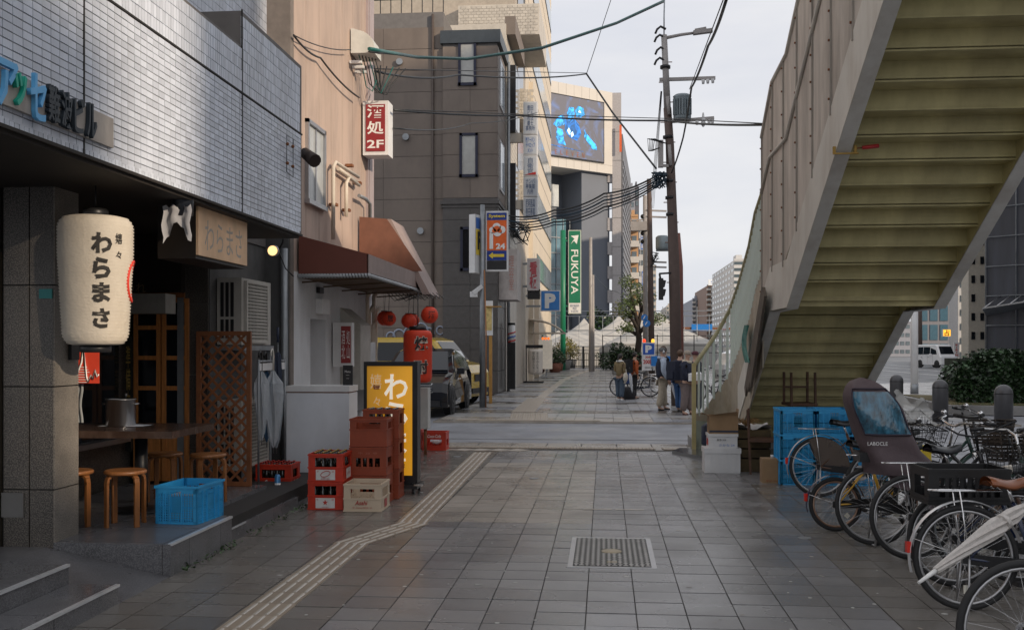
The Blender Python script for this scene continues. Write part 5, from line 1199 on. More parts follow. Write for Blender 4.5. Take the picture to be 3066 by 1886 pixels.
# display
m = bpy.data.materials.new('video_screen'); m.use_nodes = True; nt_ = m.node_tree; pb_ = nt_.nodes['Principled BSDF']; pb_.inputs['Base Color'].default_value = (.13,.13,.15,1); pb_.inputs['Roughness'].default_value = .4
tcn = nt_.nodes.new('ShaderNodeTexCoord'); mus = nt_.nodes.new('ShaderNodeTexNoise'); mus.inputs['Scale'].default_value = .35; mus.inputs['Distortion'].default_value = 2.5; mus.inputs['Detail'].default_value = 6
rmp = nt_.nodes.new('ShaderNodeValToRGB'); rmp.color_ramp.elements[0].position = .5; rmp.color_ramp.elements[0].color = (.003,.005,.015,1); rmp.color_ramp.elements[1].position = .72; rmp.color_ramp.elements[1].color = (.01,.08,.25,1)
nt_.links.new(tcn.outputs['Object'], mus.inputs['Vector']); nt_.links.new(mus.outputs['Fac'], rmp.inputs[0]); nt_.links.new(rmp.outputs[0], pb_.inputs['Emission Color']); pb_.inputs['Emission Strength'].default_value = 1
b = B(); fbox(b,-2.9,s1-.12,zs0+.15,zs1-.12,.14,.121); sbl(b,'display',m)
M_cy = mat('screen_cyan',(.02,.2,.45),.4,emit=.75,ecol=(.03,.35,.9),var=.5,scale=2); M_cw = mat('screen_white',(.4,.6,.7),.4,emit=.9,ecol=(.6,.85,1)); M_co = mat('screen_orange',(.15,.06,.02),.4,emit=.25,ecol=(.5,.12,.03)); M_cd = mat('screen_blue',(.01,.1,.3),.4,emit=.5,ecol=(.01,.18,.65))
for m_, k_ in ((M_cy,1.5),(M_cd,1.0)):
    n_ = m_.node_tree; t_ = n_.nodes.new('ShaderNodeTexCoord'); z_ = n_.nodes.new('ShaderNodeTexNoise'); z_.inputs['Scale'].default_value = .9; z_.inputs['Distortion'].default_value = 3; z_.inputs['Detail'].default_value = 7
    r_ = n_.nodes.new('ShaderNodeMapRange'); r_.inputs['From Min'].default_value = .42; r_.inputs['From Max'].default_value = .62; r_.inputs['To Min'].default_value = .03; r_.inputs['To Max'].default_value = k_
    n_.links.new(t_.outputs['Object'], z_.inputs['Vector']); n_.links.new(z_.outputs['Fac'], r_.inputs['Value']); n_.links.new(r_.outputs[0], n_.nodes['Principled BSDF'].inputs['Emission Strength'])
def blob(pts, m, name, o=.15):
    b = B(); hgt = zs1-zs0
    q = [fp_(x*s1, zs0+y*hgt, o) for x, y in pts]; b.prism(q, fn_*.01); sbl(b, name, m)
blob([(.05,.5),(.12,.62),(.22,.68),(.28,.6),(.24,.52),(.12,.47)],M_cy,'screen_shape'); blob([(.3,.72),(.34,.82),(.42,.82),(.44,.72),(.4,.62),(.33,.6)],M_cy,'screen_shape'); blob([(.45,.78),(.5,.86),(.6,.84),(.63,.74),(.55,.68),(.47,.68)],M_cy,'screen_shape')
blob([(.26,.6),(.44,.64),(.52,.56),(.56,.42),(.48,.3),(.34,.34),(.26,.44)],M_cd,'screen_shape'); blob([(.12,.46),(.22,.44),(.24,.3),(.28,.2),(.14,.22),(.1,.3)],M_cy,'screen_shape',.152); blob([(.62,.5),(.66,.44),(.72,.38),(.84,.28),(.86,.2),(.78,.2),(.68,.3),(.62,.38)],M_cy,'screen_shape')
blob([(.3,.44),(.33,.49),(.36,.44),(.34,.37)],M_cw,'screen_glint',.165); blob([(.36,.4),(.4,.44),(.42,.38),(.38,.34)],M_cw,'screen_glint',.165); blob([(.5,.76),(.53,.8),(.56,.75)],M_cw,'screen_glint',.165); blob([(.0,.17),(.6,.14),(.6,.145),(.0,.185)],M_cd,'screen_line')
for k, ch in enumerate('EL EV EN'.replace(' ','')): text('screen_lettering', ch, tuple(fp_((.1+.1*k)*s1, zs0+.08*(zs1-zs0), .16)), .32, .5, M_co, sbd, right=tuple(fd)).location = -Vector(sbd.location)
b = B()
for k in range(8): fbox(b,-1+k*1.1,-.98+k*1.1,zb0+.0,zt,.008,.0)
fbox(b,-3,FW,zb0+.9,zb0+.92,.008,0); sbl(b,'panel_joint',M_conc)
sx_ = (1405-1320)/150*FW*.98
b = B(); fbox(b,sx_,FW+.1,0,zb0,-.6,-14); sbl(b,'grey_slab',M_sbg)
b = B(); fbox(b,-9,sx_,0,zb0,-4.0,-14); sbl(b,'recess_wall',M_sbg)
b = B(); fbox(b,-4,sx_-.9,0,zb0-5.2,-2.2,-4.0); gf2 = sbl(b,'curtain_glass',mat('teal_curtain_glass',(.09,.17,.21),.08,var=.5,scale=.5,spec=.8))
b = B()
for k in range(10): fbox(b,-4+k*.95,-3.94+k*.95,0,zb0-5.2,-2.1,-2.2)
for k in range(9): fbox(b,-4,sx_-.9,1.7*k,1.7*k+.1,-2.1,-2.2)
sbl(b,'mullion',M_galv)
b = B(); fbox(b,-4,sx_-1.6,zb0-3.8,zb0-1.4,-2.6,-4.0); sbl(b,'bright_glazing',mat('bright_glazing',(.5,.52,.52),.1,var=.2,scale=.8))
b = B()
for k in range(7): fbox(b,-3+k*.9,-2.93+k*.9,zb0-3.8,zb0-1.4,-2.5,-2.6)
sbl(b,'mullion',M_galv)
# right hand column and louvred side
c0 = pyd(1470,832,116.5); c1 = pyd(1491,832,116.5); c2_ = pyd(1512,832,150)
ztc = pyd(1470,226,116.5).z
b = B(); b.box(c0.x,c1.x,116,125,0,ztc); col_ = sbl(b,'stone_column',mat('column_stone',(.38,.36,.36),.6,isl=.05))
b = B()
for k in range(9): b.box(c0.x-.55,c0.x,116.2,117,1.2+3.1*k*.62*1.4,2.6+3.1*k*.62*1.4) if k < 8 else None
sbl(b,'notched_edge',mat('column_stone'))
b = B()
for k in range(9): b.box(c0.x+.0,c1.x-.0,115.98,116.0,3.2*k,3.2*k+.06)
sbl(b,'panel_joint',M_conc)
zl = pyd(1491,322,118).z
b = B(); b.prism([(c1.x,118,0),(c1.x+.2,118,0),(pyd(1514,832,150).x,150,0),(c1.x,150,0)], (0,0,zl)); sbl(b,'louvred_wall',mat('louvre_grey',(.13,.13,.14),.5,.3))
b = B()
for k in range(26):
    t0 = k/26; p = Vector((c1.x+.22,118,0)).lerp(Vector((pyd(1514,832,150).x+.02,150,0)), 0)
    z = .9*k+.3
    if z < zl: b.obb((c1.x+.25,118,z),(pyd(1514,832,150).x+.05,150,z),.12,.12)
sbl(b,'louvre',M_alu,kind='stuff')
b = B(); p = pyd(1489,345,115.8); b.box(p.x-.1,p.x+.15,115.4,115.5,p.z-1,p.z+2); tag(b.build('orange_banner', mat('orange_cloth',(.7,.12,.03),.6)),'narrow orange banner sign high on the edge of the screen building','sign')
# ================= FAR BUILDINGS =================
def far_block(lab, u0, u1, vt, Y, m, depth=20, floors=10, cols=4, wm=None, wf=(.6,.45), sidewin=0, base_v=None, name='far_building', balcony=0, roof=True):
    a, c = pyd(u0, vt, Y), pyd(u1, vt, Y); t = thing(name, lab, 'building', ((a.x+c.x)/2, Y, 0)); z1 = a.z
    b = B(); b.box(a.x, c.x, Y, Y+depth, -.05, z1); lc_(t, b, 'wall', m)
    W = c.x-a.x; fh = z1/floors; q = B(); q.box(-.5,.5,-.05,.02,-.5,.5); wme = q.mesh('window', wm or M_glass)
    for i in range(floors):
        for j in range(cols):
            if random.random() < .04: continue
            o = inst('window', wme, t, Vector((a.x+W*(j+.5)/cols, Y-.02, fh*(i+.55)))-Vector(t.location), (0,0,0), (W/cols*wf[0], 1, fh*wf[1]))
        if sidewin:
            xx = a.x if sidewin < 0 else c.x
            for j in range(abs(sidewin)): inst('window', wme, t, Vector((xx+(.02 if sidewin > 0 else -.02), Y+depth*(j+.5)/abs(sidewin), fh*(i+.55)))-Vector(t.location), (0,0,R(90)), (depth/abs(sidewin)*.6,1,fh*wf[1]))
        if balcony:
            b = B(); b.box(a.x-.1, a.x+W*balcony, Y-1.0, Y, fh*i+.1, fh*i+.1+fh*.38); o = lc_(t, b, 'balcony', mat('balcony_white',(.55,.53,.5),.6))
    if roof:
        b = B(); b.box(a.x+W*.2, a.x+W*.6, Y+2, Y+6, z1, z1+max(1.2,z1*.05)); b.box(a.x, c.x, Y-.1, Y+.2, z1-.02, z1+.3); lc_(t, b, 'roof_structure', m)
    return t
F1 = mat('far_brown_brick',(.25,.16,.12),.7); F2 = mat('far_grey',(.28,.29,.33),.7); F3 = mat('far_white',(.55,.55,.55),.7); F4 = mat('far_tan',(.45,.36,.28),.7); F5 = mat('far_dark_grey',(.12,.12,.14),.6); F6 = mat('far_ochre',(.5,.3,.16),.7); F7=mat('far_beige',(.42,.38,.33),.7)
far_block('grey tower with a dark side strip just right of the screen building',1513,1524,455,160,F2,20,16,1)
far_block('dark slim tower edge behind the grey tower',1524,1534,452,165,F5,20,16,1)
t = far_block('ochre balconied building rising behind the second utility pole',1513,1532,520,150,F6,14,9,1,balcony=1.1)
far_block('white building with vertical blue shop signs behind the utility poles',1532,1545,540,170,F3,40,12,2,sidewin=4)
for k,(u,v0,v1) in enumerate(((1537,560,600),(1540,650,700))): box_sign('vertical_shop_sign',('upper','lower')[k]+' blue and white vertical sign on the far white building',u,v0,u+9,v1,168,mat('far_blue_panel',(.1,.2,.5),.5),'貸\nビ\nル',M_inkw)
far_block('pale narrow block right of the utility poles',1545,1560,560,200,F3,40,12,2)
far_block('slim pale tower showing between the poles',1560,1575,640,260,F7,40,14,2)
far_block('far pale office block low on the skyline left of the grey tower',1600,1625,735,420,F7,40,10,4)
far_block('small white building far along the road',1625,1648,742,400,F3,40,9,4)
far_block('distant red brown block between pale ones',1636,1650,756,380,F1,40,8,3)
far_block('blue grey apartment block with stepped roof left of the brown tower',1662,1703,718,330,F2,40,12,5,balcony=.18)
tt = far_block('brown brick apartment tower with a white rooftop sign and white balconies',1697,1745,686,300,F1,40,13,5,wf=(.45,.4),balcony=.2)
box_sign('rooftop_sign','white rooftop billboard with blue lettering on the brown tower',1700,671,1744,685,298,mat('far_sign_white',(.75,.78,.8),.5),'賃貸住宅',M_inkb,tw=.75,th=.55)
far_block('tan glass fronted block tucked beside the brown tower',1733,1752,702,280,F4,30,10,2)
far_block('white office block with glass side behind the stair railing',1746,1775,668,260,F3,40,14,4,wf=(.9,.5),sidewin=-6)
far_block('tall pale block with banded curved floors behind the stair railing',1762,1800,625,200,F3,40,15,1,wf=(1,.45),sidewin=-8)
far_block('far dark low building behind the festival tents',1380,1440,780,180,F5,20,2,4,roof=False)
for k in range(16):
    u = 1575+14*k+random.uniform(-3,3); far_block('low distant building on the skyline, '+('first','second','third','fourth','fifth','sixth','seventh','eighth','ninth','tenth','eleventh','twelfth','thirteenth','fourteenth','fifteenth','sixteenth')[k]+' from the left',u,u+random.uniform(10,18),random.uniform(745,790),500+20*k,random.choice((F3,F4,F7,F2,F1)),40,6,4,roof=False)
# right hand side across the road
M_net = mat('dark_netting',(.035,.04,.055),.5,var=.35,scale=.8,stretch=(2,1,.15))
nt3 = thing('netted_building','dark blue scaffold-netted building at the right edge across the road','building',(40,90,0))
a, c = pyd(2368,480,88), pyd(2600,832,88)
b = B(); b.prism([(a.x,88,0),(c.x+20,60,0),(c.x+20,95,0),(pyd(2372,480,96).x,96,0)], (0,0,pyd(2368,420,88).z+12)); lc_(nt3, b, 'netting', M_net)
b = B()
for k in range(16):
    p = Vector((a.x,88,0)).lerp(Vector((c.x+20,60,0)),k/16); b.tube([p+Vector((-.1,-.1,0)),p+Vector((-.1,-.1,34))],.06,4)
for k in range(14): b.tube([Vector((a.x-.1,87.8,2.4*k+1)),Vector((c.x+20,59.8,2.4*k+1))],.05,4)
lc_(nt3, b, 'scaffold_pole', M_galv)
cnp = thing('protective_canopy','slanting scaffold canopy sticking out of the netted building','canopy',(a.x,86,6)); a1 = pyd(2358,742,86); 
b = B(); b.prism([(a1.x,86,a1.z),(a1.x+12,78,a1.z+2.1),(a1.x+12,82,a1.z+.8),(a1.x+1,88,a1.z-.5)], (0,0,.12)); lc_(cnp, b, 'deck', M_galv)
b = B()
for k in range(14): p = Vector((a1.x+.8*k,86-.55*k,a1.z+.14*k)); b.tube([p,p+Vector((2.2,1.5,1.3))],.05,4)
lc_(cnp, b, 'brace', M_alu)
far_block('cream building with small windows left of the netted building',2325,2368,560,100,mat('far_cream',(.45,.42,.36),.7),2,7,2,M_glassd,wf=(.4,.4))
far_block('grey white narrow building left of the cream one',2300,2326,600,112,F3,3,8,1)
far_block('grey office building with blue glass stairwell across the road',2205,2302,640,118,mat('far_slate',(.22,.22,.25),.6),3,5,4,mat('blue_stair_glass',(.08,.16,.22),.1,spec=.8),wf=(.75,.8))
far_block('low grey building far across the road behind the white post',2120,2212,775,190,F2,8,4,7,wf=(.7,.45))
far_block('tall pale building seen between the stringer and the cream building',2330,2362,470,140,F4,5,12,2)
box_sign('yellow_lamp_sign','small square sign with glowing yellow border lamps across the road',2263,790,2283,808,95,mat('lamp_sign',(.5,.2,.02),.5,emit=1.2,ecol=(1,.5,.05)),'占',M_inkr)
box_sign('beer_banner','narrow white sign with red vertical lettering behind the white van',2290,822,2303,858,96,M_white,'K\nI\nR\nI\nN',M_inkr)
for k,(u,v) in enumerate(((2325,560),(2208,700))):
    p = gd(u, 872); b = B(); b.tube([(p.x,p.y,0),(p.x,p.y,pyd(u,v,p.y).z)],[.28,.2],8); tag(b.build('utility_pole', mat('brown_pole',(.1,.07,.06),.7)), ('thin brown utility pole in front of the cream building','dark pole beside the slate office building')[k], 'pole')
# ================= MAIN ROAD SIDE =================
rd = B(); rd.face([(14,40,-.046),(60,40,-.046),(60,400,-.046),(14,400,-.046)]); struct(rd, 'road', mat('road_asphalt',(.12,.125,.135),.5,var=.12,rvar=.1))
b = B(); b.prism([(9.5,34.5,0),(14,30,0),(24,44,0),(22,56,0),(11,47,0)], (0,0,.004)); b2 = struct(b, 'light_paving', mat('light_paving',(.36,.35,.34),.3,var=.12,scale=.8,rvar=.12))
for k in range(3):
    b = B(); b.box(20+3.4*k,20.15+3.4*k,55,160,-.045,-.040); tag(b.build('lane_line', M_white), ('near','middle','far')[k]+' white lane line on the road across from the pavement', 'road marking')
pk2 = thing('hedge_planter','low concrete kerbed planter bed beyond the bollards','planter',(12,30,0))
b = B(); b.prism([(8.6,27.1,-.03),(24,23.5,-.03),(24,27,-.03),(8.9,33,-.03)], (0,0,.23)); x = local(pk2, b, 'kerb', M_conc, bevel=.03)
b = B(); b.prism([(8.8,27.3,.19),(23.8,23.8,.19),(23.8,26.8,.19),(9.1,32.7,.19)], (0,0,.03)); local(pk2, b, 'soil', mat('grassy_soil',(.1,.08,.03),.9,var=.4,scale=6))
hd = thing('hedge','dense dark green clipped hedge in the planter at the right edge','hedge',(13,29,0))
b = B()
def hedge_leaf(b, x0,x1,y0,y1,zt,n,s):
    for _ in range(n):
        f = random.random(); x = x0+(x1-x0)*random.random(); y = y0+(y1-y0)*random.random()*.5; z = .25+(zt-.25)*random.random(); 
        e = min(1,(x-x0)/1.6); top = .6+(zt-.6)*math.sqrt(max(0,1-(1-e)**2)); top *= 1+.05*math.sin(2.1*x)+.03*math.sin(5*x)
        if z > top: z = top-random.random()*.15
        if random.random() < .75: y = y0+.25*(1-math.sqrt(max(0,min(1,(zt-z)/zt))))*2+random.uniform(-.06,.12)-(x-x0)*.235+ .08*math.sin(6*x)*math.sin(7*z)
        else: y -= (x-x0)*.235
        a = random.uniform(0,6.3); u = Vector((math.cos(a),math.sin(a),random.uniform(-1,1))).normalized()*s*random.uniform(.6,1.3); v = u.cross(Vector((random.uniform(-1,1),random.uniform(-1,1),random.uniform(-1,1)))).normalized()*s*.5; p = Vector((x,y,z))
        b.face([p-u,p+v,p+u,p-v])
hedge_leaf(b, 9.2,16.5,28.1,31.5,1.62,30000,.075)
local(hd, b, 'foliage', M_leafd, fixn=False)
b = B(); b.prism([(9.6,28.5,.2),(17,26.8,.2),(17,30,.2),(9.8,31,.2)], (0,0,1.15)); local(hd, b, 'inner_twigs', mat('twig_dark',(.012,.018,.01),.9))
b = B(); b.ball((10.6,27.35,.05),.01)
b = B(); 
for i in range(900):
    x = random.uniform(8.9,17); y = 27.25-(x-8.6)*.234+random.uniform(.0,.35); s = random.uniform(.03,.07); p = Vector((x,y,.21)); b.face([p,p+Vector((.01,0,0)),p+Vector((random.uniform(-.02,.02),0,s))])
b.build('grass', M_leaf, None, kind='stuff', fixn=False)['label'] = 'short grass along the planter kerb under the hedge'
def bollard(lab, u, v, r=.17, h=.95):
    p = gd(u, v); t = thing('bollard', lab, 'bollard', p, 0, 'round topped bollards along the lane')
    b = B(); b.lathe([(r,0),(r,h-r)]+[(r*math.cos(a), h-r+r*math.sin(a)) for a in [R(15*i) for i in range(1,6)]], (0,0,0), 20); b.build('post', mat('bollard_grey',(.075,.075,.08),.4,.3,grime=.3), t)
    b = B(); b.lathe([(r+.003,h-r-.02),(r+.003,h-r)], (0,0,0), 20); b.build('ring', M_dark, t)
bollard('bollard nearest the hedge corner, behind the bicycle handlebars',2257,1012); bollard('bollard at the right edge behind the wire basket',2409,1040); bollard('bollard half hidden behind the rain cover',2152,985)
wp = thing('white_post','plain white round post with a dark foot standing on the light paving','post',gd(2195,945)); z1 = pyd(2195,640,wp.location.y).z
b = B(); b.cyl((0,0,0),(0,0,z1),.13,.12,12); b.build('post', M_white, wp); b = B(); b.cyl((0,0,0),(0,0,.35),.14,.135,12); b.build('foot', M_galv, wp)
# ================= TENTS, SCAFFOLD, FENCE =================
M_tent = mat('tent_canvas',(.46,.45,.43),.8,var=.08,scale=1.2,bump=.3,bscale=3)
def tent(lab, u, v, w, hpk, Y):
    p = pyd(u, v, Y); t = thing('tent', lab, 'tent', (p.x, Y, 0), 0, 'pale canvas tents beyond the fence')
    n = 10; hw = w/2; he = hpk*.42
    def fn(s, q):
        a = s*2*math.pi; e = q
        sq = 1/max(abs(math.cos(a)),abs(math.sin(a))); sq = min(sq,1.3)
        return Vector((hw*e*sq*math.cos(a), hw*e*sq*math.sin(a), hpk-(hpk-he)*(e**.72)+.04*math.sin(a*9)*e))
    b = B(); b.grid(fn, 32, 8); b.build('roof', M_tent, t, fixn=True)
    b = B(); b.grid(lambda s,q: Vector((fn(s,1).x*(1-.02*q), fn(s,1).y*(1-.02*q), he*(1-q)+.05*math.sin(s*90)*q*0)), 32, 2); b.build('side_wall', M_tent, t)
    return t
tent('pale canvas tent left of the utility posts',1402,870,7,4.1,88); tent('low canvas tent whose edge shows beside the green post',1340,870,6,3.2,92); tent('canvas tent behind the street tree',1485,870,8,4.4,90); tent('largest canvas tent behind the main utility pole',1583,870,9,4.6,88); tent('rear canvas tent right of the main pole',1640,870,6,3,96)
sc1 = thing('scaffold_frame','light steel pipe scaffold frame standing over the tents','scaffold',(2,84,0))
b = B()
for k in range(24): x = -4+.95*k+random.uniform(-.1,.1); b.tube([(x,84,0),(x,84,4.2 if k%3 else 4.9)],.035,4)
for z in (3.0,4.15,4.55,1.7): b.tube([(-4,84,z),(18.5,84,z)],.035,4)
for k in range(12): x = -4+1.9*k; b.tube([(x,84,4.15),(x,90,4.15)],.03,4)
local(sc1, b, 'pipe', M_galv)
fe = thing('site_fence','black low railing fence closing the far end of the pavement','fence',(3,79.5,0))
b = B()
for z in (.15,.65,1.15): b.box(-3.2,-.2,79.5,79.55,z,z+.05)
for k in range(20): b.box(-3.2+.15*k,-3.17+.15*k,79.5,79.54,.1,1.2)
for x in (-3.3,-1.7,-.2): b.box(x,x+.14,79.4,79.6,0,1.7)
local(fe, b, 'gate', M_dark)
b = B()
for z in (1.2,1.75,2.5): b.box(-.2,18,80.5,80.55,z,z+.05)
for k in range(14): b.box(-.2+1.4*k,-.13+1.4*k,80.5,80.57,0,2.6)
local(fe, b, 'railing', M_dark)
def bush(lab, x, y, rx, rz, m, n=1500, s=.12):
    t = thing('bush', lab, 'bush', (x,y,0)); b = B(); leafmass(b,(0,0,rz*.9),rx,1.0,rz,n,s,.3); b.build('foliage', m, t, fixn=False); b = B(); b.ball((0,0,rz*.75),rx*.6,1,.6,rz/rx*.9); b.build('twigs', mat('twig_dark'), t)
p = gd(1475,888); bush('rounded dark green bush left of the woman in the khaki top', p.x+.6, p.y, 1.6, .95, M_leafd, 2500)
bush('dark shrubs behind the tents at left', -.8+.5, 100, 2.6, 2.6, M_leafd, 2500, .2); bush('yellowish shrub showing above the tents', 1.6, 104, 1.8, 2.9, M_leafy, 1500, .2)
# ================= TREE =================
tr = thing('street_tree','pruned street tree with twisting dark limbs and sparse green tufts behind the bicycles','tree',gd(1532,888))
TY = tr.location.y
def tp_(u, v, dy=0): p = pyd(u, v, TY); return Vector((p.x-tr.location.x, dy, p.z))
b = B(); b.tube([tp_(1532,888),tp_(1530,850),tp_(1534,815),tp_(1531,785)],[.3,.24,.22,.2],8); b.build('trunk', M_bark, tr)
tips = []
for pts in (((1531,790),(1518,768),(1508,752),(1500,745)),((1531,785),(1524,750),(1515,715),(1512,690),(1506,672)),((1531,785),(1540,745),(1534,710),(1530,690)),((1533,800),(1550,782),(1568,772),(1585,765)),((1532,805),(1515,795),(1500,792)),((1540,745),(1552,725),(1558,712)),((1524,750),(1513,735),(1507,725))):
    q = [tp_(u,v,random.uniform(-.6,.6)*i) for i,(u,v) in enumerate(pts)]; b = B(); b.tube(q,[.17-.04*i for i in range(len(q))],6); b.build('limb', M_bark, tr); tips += [(x, 1) for x in q[2:]]+[(q[1].lerp(q[2],.5),.6)]
b = B()
for q, k in tips: leafmass(b, q+Vector((0,0,.1)), .7*k, .6, .42*k, 190, .085, .0)
b.build('crown', mat('tree_leaves',(.075,.11,.03),.5,var=.4,scale=2,isl=.5), tr, fixn=False)
# ================= UTILITY POLES =================
M_pole = mat('brown_pole'); M_grp = mat('grey_pole',(.33,.31,.3),.6,grime=.2); M_green = mat('green_cable')
up = thing('utility_pole','tallest utility pole, dark brown below and pale above, carrying a transformer','utility pole',(2.05,29.8,0)); UY = 29.8
def upt(u, v, dy=0): p = pyd(u, v, UY+dy); return p
def upl(b, name, m, **k): return local(up, b, name, m, **k)
base = Vector((2.05,UY,0))
b = B(); b.tube([base, upt(1618,650), upt(1608,350), upt(1602,260)], [.165,.155,.12,.112], 14); upl(b,'lower_pole',M_pole)
b = B(); b.tube([upt(1602,262), upt(1594,85)], [.1,.085], 12); upl(b,'upper_pole',M_grp)
b = B(); b.tube([upt(1594,90),upt(1594,40),upt(1596,-40)],.02,5); upl(b,'lightning_rod',M_galv)
b = B(); b.tube([upt(1597,92),upt(1635,84),upt(1665,80)],[.05,.045,.04],8); upl(b,'lamp_arm',M_grp)
b = B(); a = upt(1664,80); c = upt(1710,74); b.obb(a,c,.18,.1); b.obb(upt(1668,74),upt(1695,69),.12,.07); upl(b,'street_lamp',M_grp,bevel=.02)
b = B(); b.obb(upt(1583,192),upt(1717,188),.09,.09); upl(b,'crossarm',M_grp)
b = B(); b.obb(upt(1612,292),upt(1714,284),.09,.09); upl(b,'crossarm',M_grp)
for u, v in ((1688,187),(1699,186),(1711,185),(1673,285),(1702,284),(1710,284)): b = B(); p = upt(u,v+5,-.1); b.cyl(p,p+Vector((0,0,-.12)),.05,.035,8); upl(b,'insulator',mat('insulator_white',(.6,.6,.6),.3))
a = upt(1637,230); c = upt(1637,290); b = B(); b.lathe([(.24,0),(.25,.05),(.25,a.z-c.z-.08),(.265,a.z-c.z-.05),(.2,a.z-c.z)], (c.x,UY-.1,c.z), 20); tr_ = upl(b,'transformer',mat('transformer_grey',(.22,.26,.28),.45,.3))
b = B()
for k in range(9): ang = R(-150+14*k); q = Vector((c.x+.25*math.cos(ang),UY-.1+.25*math.sin(ang),0)); b.obb(q+Vector((0,0,c.z+.1)),q+Vector((0,0,a.z-.15)),.02,.12,up=(math.cos(ang),math.sin(ang),0))
upl(b,'cooling_fin',mat('transformer_grey'))
b = B(); b.lathe([(.02,0),(.09,.1),(.05,.14),(.1,.2),(.04,.26),(.02,.4)], (upt(1688,300).x,UY,upt(1688,305).z), 12); upl(b,'surge_arrester',mat('insulator_white'))
a = upt(1580,338,-.1); c = upt(1592,402,-.1); b = B(); b.box(a.x,c.x,UY-.2,UY,c.z,a.z); b.box(c.x,c.x+.15,UY-.15,UY-.1,c.z,c.z+.08); upl(b,'switch_box',M_grp,bevel=.02)
for (u0,v0,u1,v1) in ((1602,232,1606,275),(1606,348,1610,398)): b = B(); b.cyl(upt(u0,v0,-.15),upt(u1,v1,-.15),.05,None,8); upl(b,'cable_sleeve',M_grp)
for i,(u,v) in enumerate(((1590,65),(1588,85),(1590,115),(1588,140))):
    p = upt(u,v+6,-.05); b = B(); b.tube([p+Vector((.1,0,0)),p+Vector((-.05,0,.08)),p+Vector((-.15,0,0)),p+Vector((-.2,0,-.12))],.035,6); upl(b,'black_insulator',M_black)
for k in range(14):
    v = 150+48*k; u = 1594+ (v-90)*.040; p = upt(u,v); b = B(); b.tube([p+Vector((-.2*(k%2),0,0)),p+Vector((.2*((k+1)%2),0,0))],.014,4); upl(b,'climbing_step',M_rust)
for v in (162,330,435,475,515): p = upt(1594+(v-90)*.040,v); b = B(); b.cyl(p-Vector((0,0,.04)),p+Vector((0,0,.04)),.15,None,12); upl(b,'clamp_band',M_dark)
b = B(); c = upt(1590,432,-.25)
for k in range(16):
    b.tube([c+Vector((random.uniform(-.3,.15),random.uniform(-.1,.1),random.uniform(-.25,.25))) for _ in range(4)],.02,5)
upl(b,'cable_tangle',mat('blue_black_cable',(.01,.03,.05),.5),kind='stuff')
b = B(); c = upt(1580,350,-.3)
for k in range(5): b.tube([upt(1600,345,-.2),c+Vector((-.1-.05*k,0,.2)),c+Vector((-.15-.03*k,0,-.15)),upt(1583,355,-.2)],.015,5)
upl(b,'cable_loop',M_wire)
b = B(); b.tube([Vector((2.2,UY+.5,0)),upt(1632,640,.5),upt(1627,560,.5)],[.09,.09,.07],8); upl(b,'conduit',mat('red_brown_pipe',(.22,.09,.07),.6))
tsg = thing('traffic_signal','dark pedestrian signal hanging from an arm on the main utility pole, seen from behind','traffic signal',upt(1588,655,-.1)); o_ = Vector(tsg.location)
b = B(); b.tube([upt(1614,655,-.1)-o_,upt(1582,657,-.1)-o_],.03,6); b.build('arm', M_dark, tsg)
a = upt(1581,668,-.1)-o_; c = upt(1592,720,-.1)-o_; b = B(); b.box(a.x,c.x,-.08,.08,c.z,a.z); b.build('housing', M_dark, tsg, bevel=.02)
for k in range(2): b = B(); z = a.z-.05-.25*k; b.prism([(c.x,-.08,z),(c.x+.08,-.08,z-.02),(c.x+.04,-.08,z-.2),(c.x,-.08,z-.22)],(0,.16,0)); b.build('visor', M_dark, tsg)
b = B(); b.tube([upt(1583,657,-.1)-o_,upt(1585,668,-.1)-o_],.03,6); b.build('hanger', M_dark, tsg)
def pole2(lab, u0, v0, u1, v1, Y, r, m, name='utility_pole'):
    t = thing(name, lab, 'utility pole', (pyd(u0,v0,Y).x, Y, 0)); p0 = pyd(u0,832,Y); p0.z = 0; p1 = pyd(u1,v1,Y)
    b = B(); b.tube([p0,p1],[r,r*.7],10); local(t, b, 'pole', m); return t
t = pole2('second utility pole, brown, with its own grey transformer',1565,870,1558,430,50,.16,M_pole)
for v in (505,520,628,640): b = B(); b.obb(pyd(1545,v,50),pyd(1600,v+2,50),.08,.08); local(t, b, 'crossarm', M_grp)
c = pyd(1590,585,49.8); b = B(); b.lathe([(.3,-.3),(.32,-.2),(.32,.3),(.22,.38)], (c.x,49.8,c.z), 16); b.box(c.x-.3,c.x+.3,49.9,50,c.z-.35,c.z-.3); local(t, b, 'transformer', mat('transformer_grey'))
c = pyd(1572,625,49.8); b = B()
for k in range(8): b.tube([c+Vector((random.uniform(-.2,.2),0,random.uniform(-.4,.4))) for _ in range(4)],.02,4)
local(t, b, 'cable_tangle', M_wire, kind='stuff')
t = pole2('pale thin pole standing just left of the brown second pole',1550,870,1548,470,52,.14,M_grp)
for v in (520,540,560,580): c = pyd(1543,v,52); b = B(); b.ball(c,.12); local(t, b, 'insulator', M_dark)
c = pyd(1533,545,52); b = B(); b.box(c.x-.4,c.x+.5,51.7,52,c.z-.2,c.z+.25); b.obb(pyd(1515,528,52),pyd(1556,528,52),.08,.08); local(t, b, 'switch_gear', M_grp)
t = pole2('pair of slim grey posts in front of the blue grey stone wall',1418,860,1418,570,70,.14,M_grp); t2 = pole2('slimmer grey post just right of its neighbour before the tents',1424,860,1424,660,71,.1,M_grp)
